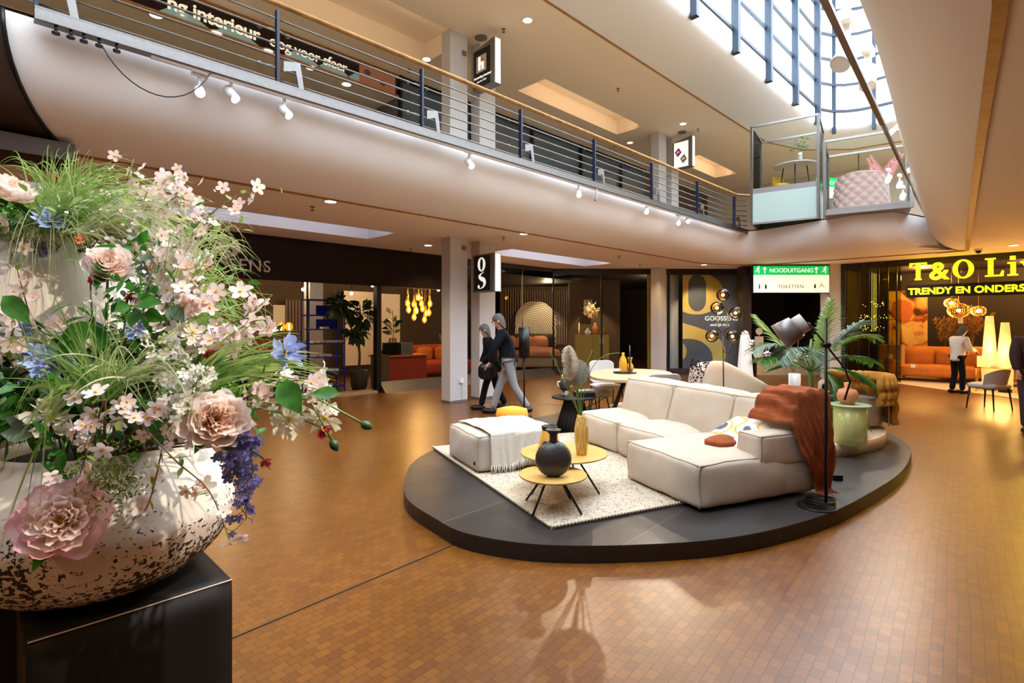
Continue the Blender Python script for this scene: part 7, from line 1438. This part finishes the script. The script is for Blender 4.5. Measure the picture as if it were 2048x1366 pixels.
def spray(pts, t_, nb, r_, label, m='petal_blossom', name='blossom_branch', spread=18, leafn=5, grp=None):
    P = [pd(x, y, t_ + .04 * math.sin(i * 2)) for i, (x, y) in enumerate(pts)]; P = catmull([rootfor(P[0])] + P, 5, False); o = thing(name, label, 'blossom', P[5]); mb = MB(); mb.tube(P, [.0035 - .0025 * i / len(P) for i in range(len(P))], 5); obj('twig', mb, 'twig', o, w=True)
    mb = MB(); cm = MB(); lf = MB(); n0 = 5; s_ = t_ / F
    for i in range(nb):
        k = n0 + (len(P) - 1 - n0) * (i + rf.random()) / nb; a = P[int(k)].lerp(P[min(len(P) - 1, int(k) + 1)], k % 1); c = a + (RV * rf.gauss(0, 1) + UV * rf.gauss(0, 1) + FV * rf.gauss(0, .8)) * spread * s_; blossom(mb, cm, c, r_ * s_ * rf.uniform(.75, 1.15)); lf.tube([a, c], .001, 3, cap=False)
    for i in range(leafn): k = rf.randint(n0, len(P) - 1); leaf_card(lf, P[k], (rf.gauss(0, 1), rf.gauss(0, 1), rf.gauss(0, 1)), (0, 0, 1), 24 * s_, 11 * s_, .2, 4)
    obj('blossoms', mb, m, o, w=True); obj('blossom_centres', cm, 'pollen', o, w=True, kind='stuff'); obj('leaves', lf, 'leaf_light', o, w=True)
SP = [([(230, 470), (245, 400), (258, 345), (268, 318)], 1.9, 13, 13, 'tallest pink blossom twig against the wooden trim'),
 ([(250, 470), (290, 410), (330, 360), (355, 350)], 1.9, 22, 13, 'pink blossom twig fanning right at the top'),
 ([(260, 490), (310, 430), (350, 395), (372, 400)], 1.85, 26, 13, 'pale blossom twig below the topmost one'),
 ([(300, 560), (370, 500), (420, 430), (470, 395), (500, 382)], 1.75, 10, 16, 'long blossom twig reaching up to the ceiling recess'),
 ([(330, 620), (360, 540), (385, 470), (405, 430)], 1.75, 13, 15, 'dense blossom twig beside the round shop logo'),
 ([(330, 640), (380, 580), (400, 560), (385, 520)], 1.7, 24, 17, 'blossom twig covering the start of the shop name'),
 ([(340, 700), (420, 655), (480, 640), (545, 590)], 1.6, 13, 20, 'blossom twig pointing at the display board'),
 ([(340, 720), (430, 690), (500, 645), (540, 640)], 1.55, 12, 20, 'second blossom twig under the one pointing right'),
 ([(320, 640), (350, 600), (390, 610), (410, 590)], 1.6, 22, 19, 'blossom twig in the middle right of the mass'),
 ([(260, 620), (300, 560), (350, 540), (360, 480)], 1.75, 24, 15, 'blossom twig right above the middle peony'),
 ([(250, 800), (280, 845), (350, 920), (420, 985), (462, 1090)], 1.38, 11, 20, 'hanging blossom twig trailing over the bowl to its right edge'),
 ([(210, 800), (190, 860), (175, 900), (160, 950)], 1.38, 8, 22, 'hanging blossom twig left over the bowl'),
 ([(300, 830), (330, 850), (300, 1000), (265, 1040)], 1.42, 6, 18, 'thin green stalk of white blossoms hanging down the bowl front'),
 ([(180, 790), (190, 830), (215, 845), (270, 830)], 1.45, 9, 20, 'loose blossom twig above the middle of the bowl rim'),
 ([(20, 720), (10, 700), (30, 650), (20, 630)], 1.6, 16, 18, 'blossom twig at the left edge above the blue iris'),
 ([(60, 700), (60, 640), (40, 560), (15, 470)], 1.8, 16, 14, 'blossom twig climbing the left edge before the jar'),
 ([(480, 800), (560, 770), (600, 760), (625, 770)], 1.45, 16, 15, 'small blossom twig right of the blue iris')]
for a in SP: spray(a[0], a[1], int(a[2] * 1.25), a[3], a[4])
WS = [([(330, 790), (350, 740), (340, 700), (320, 680)], 1.5, 46, 13, 'white lilac cluster at the centre right above the bowl'), ([(350, 840), (360, 790), (390, 770), (400, 740)], 1.45, 52, 13, 'largest white lilac cluster beside the pale peach peony'), ([(330, 860), (350, 830), (370, 830), (380, 820)], 1.42, 30, 13, 'lowest white lilac cluster touching the pale peach peony'), ([(240, 480), (270, 460), (290, 480), (290, 460)], 1.85, 34, 12, 'white lilac cluster right above the upper peach peony'), ([(520, 800), (590, 790), (640, 780), (660, 800)], 1.5, 30, 11, 'white lilac cluster behind the large green leaf')]
for a in WS: spray(a[0], a[1], a[2], a[3], a[4], 'petal_white', 'lilac_cluster', 20)
# violet hanging spikes
for pts, l in (([(480, 880), (485, 900), (490, 960), (492, 1040)], 'long violet flower spike hanging right of the bowl'), ([(470, 870), (462, 890), (465, 920), (470, 950)], 'shorter dark violet flower spike behind the long one')): spray(pts, 1.46, 70, 12, l, 'petal_violet', 'violet_spike', 13, 3)
# single big leaves and leafy sprigs
def sprig(leaves, t_, m, label):
    c0 = pd(leaves[0][0], leaves[0][1], t_); o = thing('leafy_sprig', label, 'leaves', c0); mb = MB(); st = MB()
    for (x0, y0, x1, y1, w_) in leaves:
        a = pd(x0, y0, t_); b = pd(x1, y1, t_ - .02 + .0); d = b - a; leaf_card(mb, a, d, VW + UV * .4 + Vector((rf.uniform(-.3, .3),) * 3), d.length, w_ * t_ / F, .25, 4, .12)
        q = MB()
    n_ = len(mb.v)
    obj('leaves', mb, m, o, w=True); stem_to(st, c0, .0022); 
    for (x0, y0, x1, y1, w_) in leaves[1:]: st.tube([c0, pd(x0, y0, t_)], .0015, 4)
    obj('stem', st, 'stem', o, w=True)
sprig([(5, 592, 62, 640, 40)], 1.45, 'leaf', 'single broad green leaf at the left edge before the jar')
sprig([(558, 762, 604, 820, 52), (680, 788, 618, 782, 30)], 1.4, 'leaf', 'two broad bright leaves reaching furthest right')
sprig([(190, 645, 110, 700, 50), (180, 650, 230, 700, 30)], 1.55, 'leaf', 'large dark green leaf pair in the centre left')
sprig([(260, 610, 228, 620, 28), (275, 610, 325, 600, 34), (275, 620, 262, 652, 36), (290, 625, 330, 635, 30)], 1.5, 'leaf', 'cluster of four round leaves below the crimson bloom')
sprig([(345, 610, 370, 640, 30), (345, 612, 340, 640, 24)], 1.55, 'leaf_blue', 'blue green leaf pair right of the round leaves')
sprig([(270, 520, 300, 555, 22), (275, 510, 310, 520, 18), (280, 530, 300, 560, 16)], 1.75, 'leaf_blue', 'small grey green leaves right of the middle peony')
sprig([(420, 790, 500, 800, 44), (420, 780, 490, 770, 36)], 1.6, 'leaf', 'dark leaves behind the pale peach peony')
sprig([(530, 730, 550, 715, 26), (520, 760, 498, 745, 22), (525, 770, 515, 790, 20)], 1.5, 'leaf_light', 'light green leaves beside the blue iris')
sprig([(10, 690, 0, 640, 26), (60, 660, 20, 690, 20)], 1.7, 'leaf_blue', 'grey green leaves left of the jar')
sprig([(70, 870, 0, 860, 40), (60, 850, 10, 830, 30)], 1.42, 'leaf_blue', 'pale blue green leaves at the left above the bowl')
sprig([(128, 900, 118, 950, 26), (125, 900, 95, 908, 16), (130, 890, 122, 870, 14)], 1.42, 'leaf', 'small hanging leaves over the left of the bowl')
sprig([(300, 850, 330, 880, 36), (290, 840, 320, 820, 26)], 1.5, 'leaf', 'green leaves above the bowl shoulder')
sprig([(160, 360, 155, 325, 12), (210, 370, 225, 335, 14), (205, 372, 212, 325, 10)], 1.9, 'leaf_light', 'upright pointed light leaves in the top grass')
sprig([(20, 520, 30, 500, 20), (15, 540, 0, 520, 22)], 1.9, 'leaf', 'dark leaves at the left edge below the top grass')
# grass tufts
def grass(root_px, t_, n, tips, wd, m, label, seed, droop=.5, name='grass_tuft'):
    rr = random.Random(seed); mb = MB(); r0 = pd(*root_px, t_)
    for i in range(n):
        tx, ty, sx, sy = rr.choice(tips); tip = pd(tx + rr.gauss(0, sx), ty + rr.gauss(0, sy), t_ + rr.gauss(0, .10)); a = r0 + RV * rr.gauss(0, .03) + FV * rr.gauss(0, .03); L = (tip - a).length
        mid = a.lerp(tip, .5) + UV * L * rr.uniform(droop * .6, droop * 1.3) + RV * rr.gauss(0, .02); P = bez(a, mid, tip, 12); w_ = wd * rr.uniform(.6, 1.3) * .5; vs = []
        for k, p in enumerate(P):
            tg_ = (P[min(12, k + 1)] - P[max(0, k - 1)]).normalized(); s_ = tg_.cross(VW + Vector((.3 * math.sin(i), .2, .2))).normalized() * w_ * (1 - (k / 12) ** 2 * .9); vs += [p + s_, p - s_]
        mb.add(vs, [(2 * k, 2 * k + 1, 2 * k + 3, 2 * k + 2) for k in range(12)], True)
    return solo(name, mb, m, label, 'grass', kind='stuff')
grass((120, 470), 1.9, 230, [(60, 340, 40, 25), (150, 320, 30, 20), (230, 360, 30, 20), (30, 420, 40, 30), (180, 440, 60, 30), (290, 400, 40, 30)], .0055, 'grass', 'fine green grass tuft crowning the top left of the display', 1)
grass((90, 480), 1.88, 120, [(40, 520, 40, 30), (120, 560, 40, 40), (200, 560, 50, 50), (10, 560, 20, 30), (90, 600, 30, 30)], .0035, 'grass_pale', 'pale grass blades drooping in front of the cream jar', 2, .9)
grass((180, 470), 1.88, 240, [(330, 430, 40, 30), (370, 480, 30, 40), (420, 560, 25, 40), (300, 460, 40, 30), (350, 560, 40, 40)], .005, 'grass_pale', 'pale grass arching right under the pink twigs', 3, .45)
grass((350, 690), 1.7, 130, [(470, 560, 30, 60), (500, 600, 25, 60), (420, 620, 40, 50), (540, 720, 40, 50), (400, 560, 30, 40)], .0045, 'grass', 'long looping grass in front of the shop fascia', 4, .85)
grass((330, 640), 1.72, 45, [(490, 520, 15, 30), (440, 500, 30, 30), (480, 640, 20, 20)], .0032, 'grass_pale', 'thin pale grass loops beside the round shop logo', 5, 1.0)
grass((370, 800), 1.55, 60, [(560, 710, 50, 25), (640, 760, 40, 30), (620, 720, 40, 30), (500, 720, 40, 30)], .006, 'grass', 'broad grass blades sweeping right to the blue iris', 6, .3)
grass((200, 800), 1.5, 110, [(190, 640, 60, 40), (240, 700, 60, 50), (100, 660, 50, 40), (300, 680, 60, 40), (60, 740, 50, 40)], .006, 'grass', 'upright grass blades in the middle of the display', 7, .2)
grass((150, 780), 1.42, 22, [(30, 960, 40, 60), (10, 1060, 20, 50), (90, 880, 40, 40), (20, 800, 40, 40)], .007, 'grass', 'long grass blades falling over the left of the bowl', 8, .55)
grass((250, 760), 1.5, 40, [(330, 840, 50, 40), (210, 720, 70, 50), (130, 760, 60, 40), (400, 780, 50, 30)], .005, 'grass_pale', 'pale grass blades bending over the bowl rim', 9, .5)
# dense foliage filling
def filler(name, center, t_, sx, sy, sz, n, m, L, Wd, label, seed, kind='stuff', pitch=.0):
    rr = random.Random(seed); mb = MB(); c = pd(*center, t_)
    for i in range(n):
        p = c + RV * rr.gauss(0, sx) + FV * rr.gauss(0, sz) + UV * rr.gauss(0, sy); leaf_card(mb, p, (rr.gauss(0, 1), rr.gauss(0, 1), rr.gauss(.2, 1)), (rr.gauss(0, 1), rr.gauss(0, 1), 1), L * rr.uniform(.6, 1.3), Wd * rr.uniform(.6, 1.3), .25, 4 if L > .03 else 3, .2)
    return solo(name, mb, m, label, 'foliage', kind='stuff')
filler('foliage', (190, 800), 1.72, .19, .055, .14, 750, 'leaf', .07, .026, 'dense dark green foliage packed in the bowl opening', 31)
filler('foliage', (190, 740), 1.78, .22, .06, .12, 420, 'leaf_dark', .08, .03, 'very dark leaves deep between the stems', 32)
filler('foliage', (330, 620), 1.8, .09, .11, .10, 380, 'leaf', .06, .022, 'green foliage right of the cream jar', 33)
filler('foliage', (190, 440), 2.0, .20, .045, .12, 700, 'leaf_light', .05, .016, 'yellow green foliage under the top grass', 34)
filler('foliage', (80, 455), 2.02, .15, .035, .10, 380, 'leaf', .06, .02, 'dark foliage around the mouth of the cream jar', 35)
filler('umbel_foliage', (225, 950), 1.46, .05, .05, .02, 800, 'leaf_light', .014, .006, 'feathery yellow green sprigs hanging over the bowl front', 36)
filler('umbel_foliage', (440, 800), 1.5, .05, .03, .03, 420, 'leaf_light', .014, .006, 'feathery pale sprigs beside the pale peach peony', 37)
filler('umbel_foliage', (120, 780), 1.5, .04, .02, .02, 260, 'leaf_blue', .014, .006, 'feathery grey green sprig left of the centre', 38)
filler('petal_mass', (300, 610), 1.72, .065, .10, .06, 420, 'petal_blossom', .017, .012, 'small pink blossoms scattered through the right side of the mass', 39)
filler('petal_mass', (270, 420), 1.92, .12, .04, .06, 330, 'petal_blossom', .016, .011, 'small pink blossoms scattered under the top twigs', 40)
# ------------------------------------------------------------------ warm fill: lamps added below the lower ceiling, without fittings
for x, y in ((2.5, 8.3), (5.2, 8.3), (9.3, 8.2), (12, 8.2), (14.6, 8.1), (2.5, 10.5), (8, 10.2), (12.5, 10.2), (17.2, 5.5), (17.3, 2.5), (14, 0), (10, -.8), (6, -1), (2, -1.5), (-2, 1), (-2, 5), (-2, -3), (4, -4)):
    lamp('SPOT', (x, y, C1 - .05), 80, (1, .68, .36), size=.06, spot=130, blend=.8, name='fill_downlight')
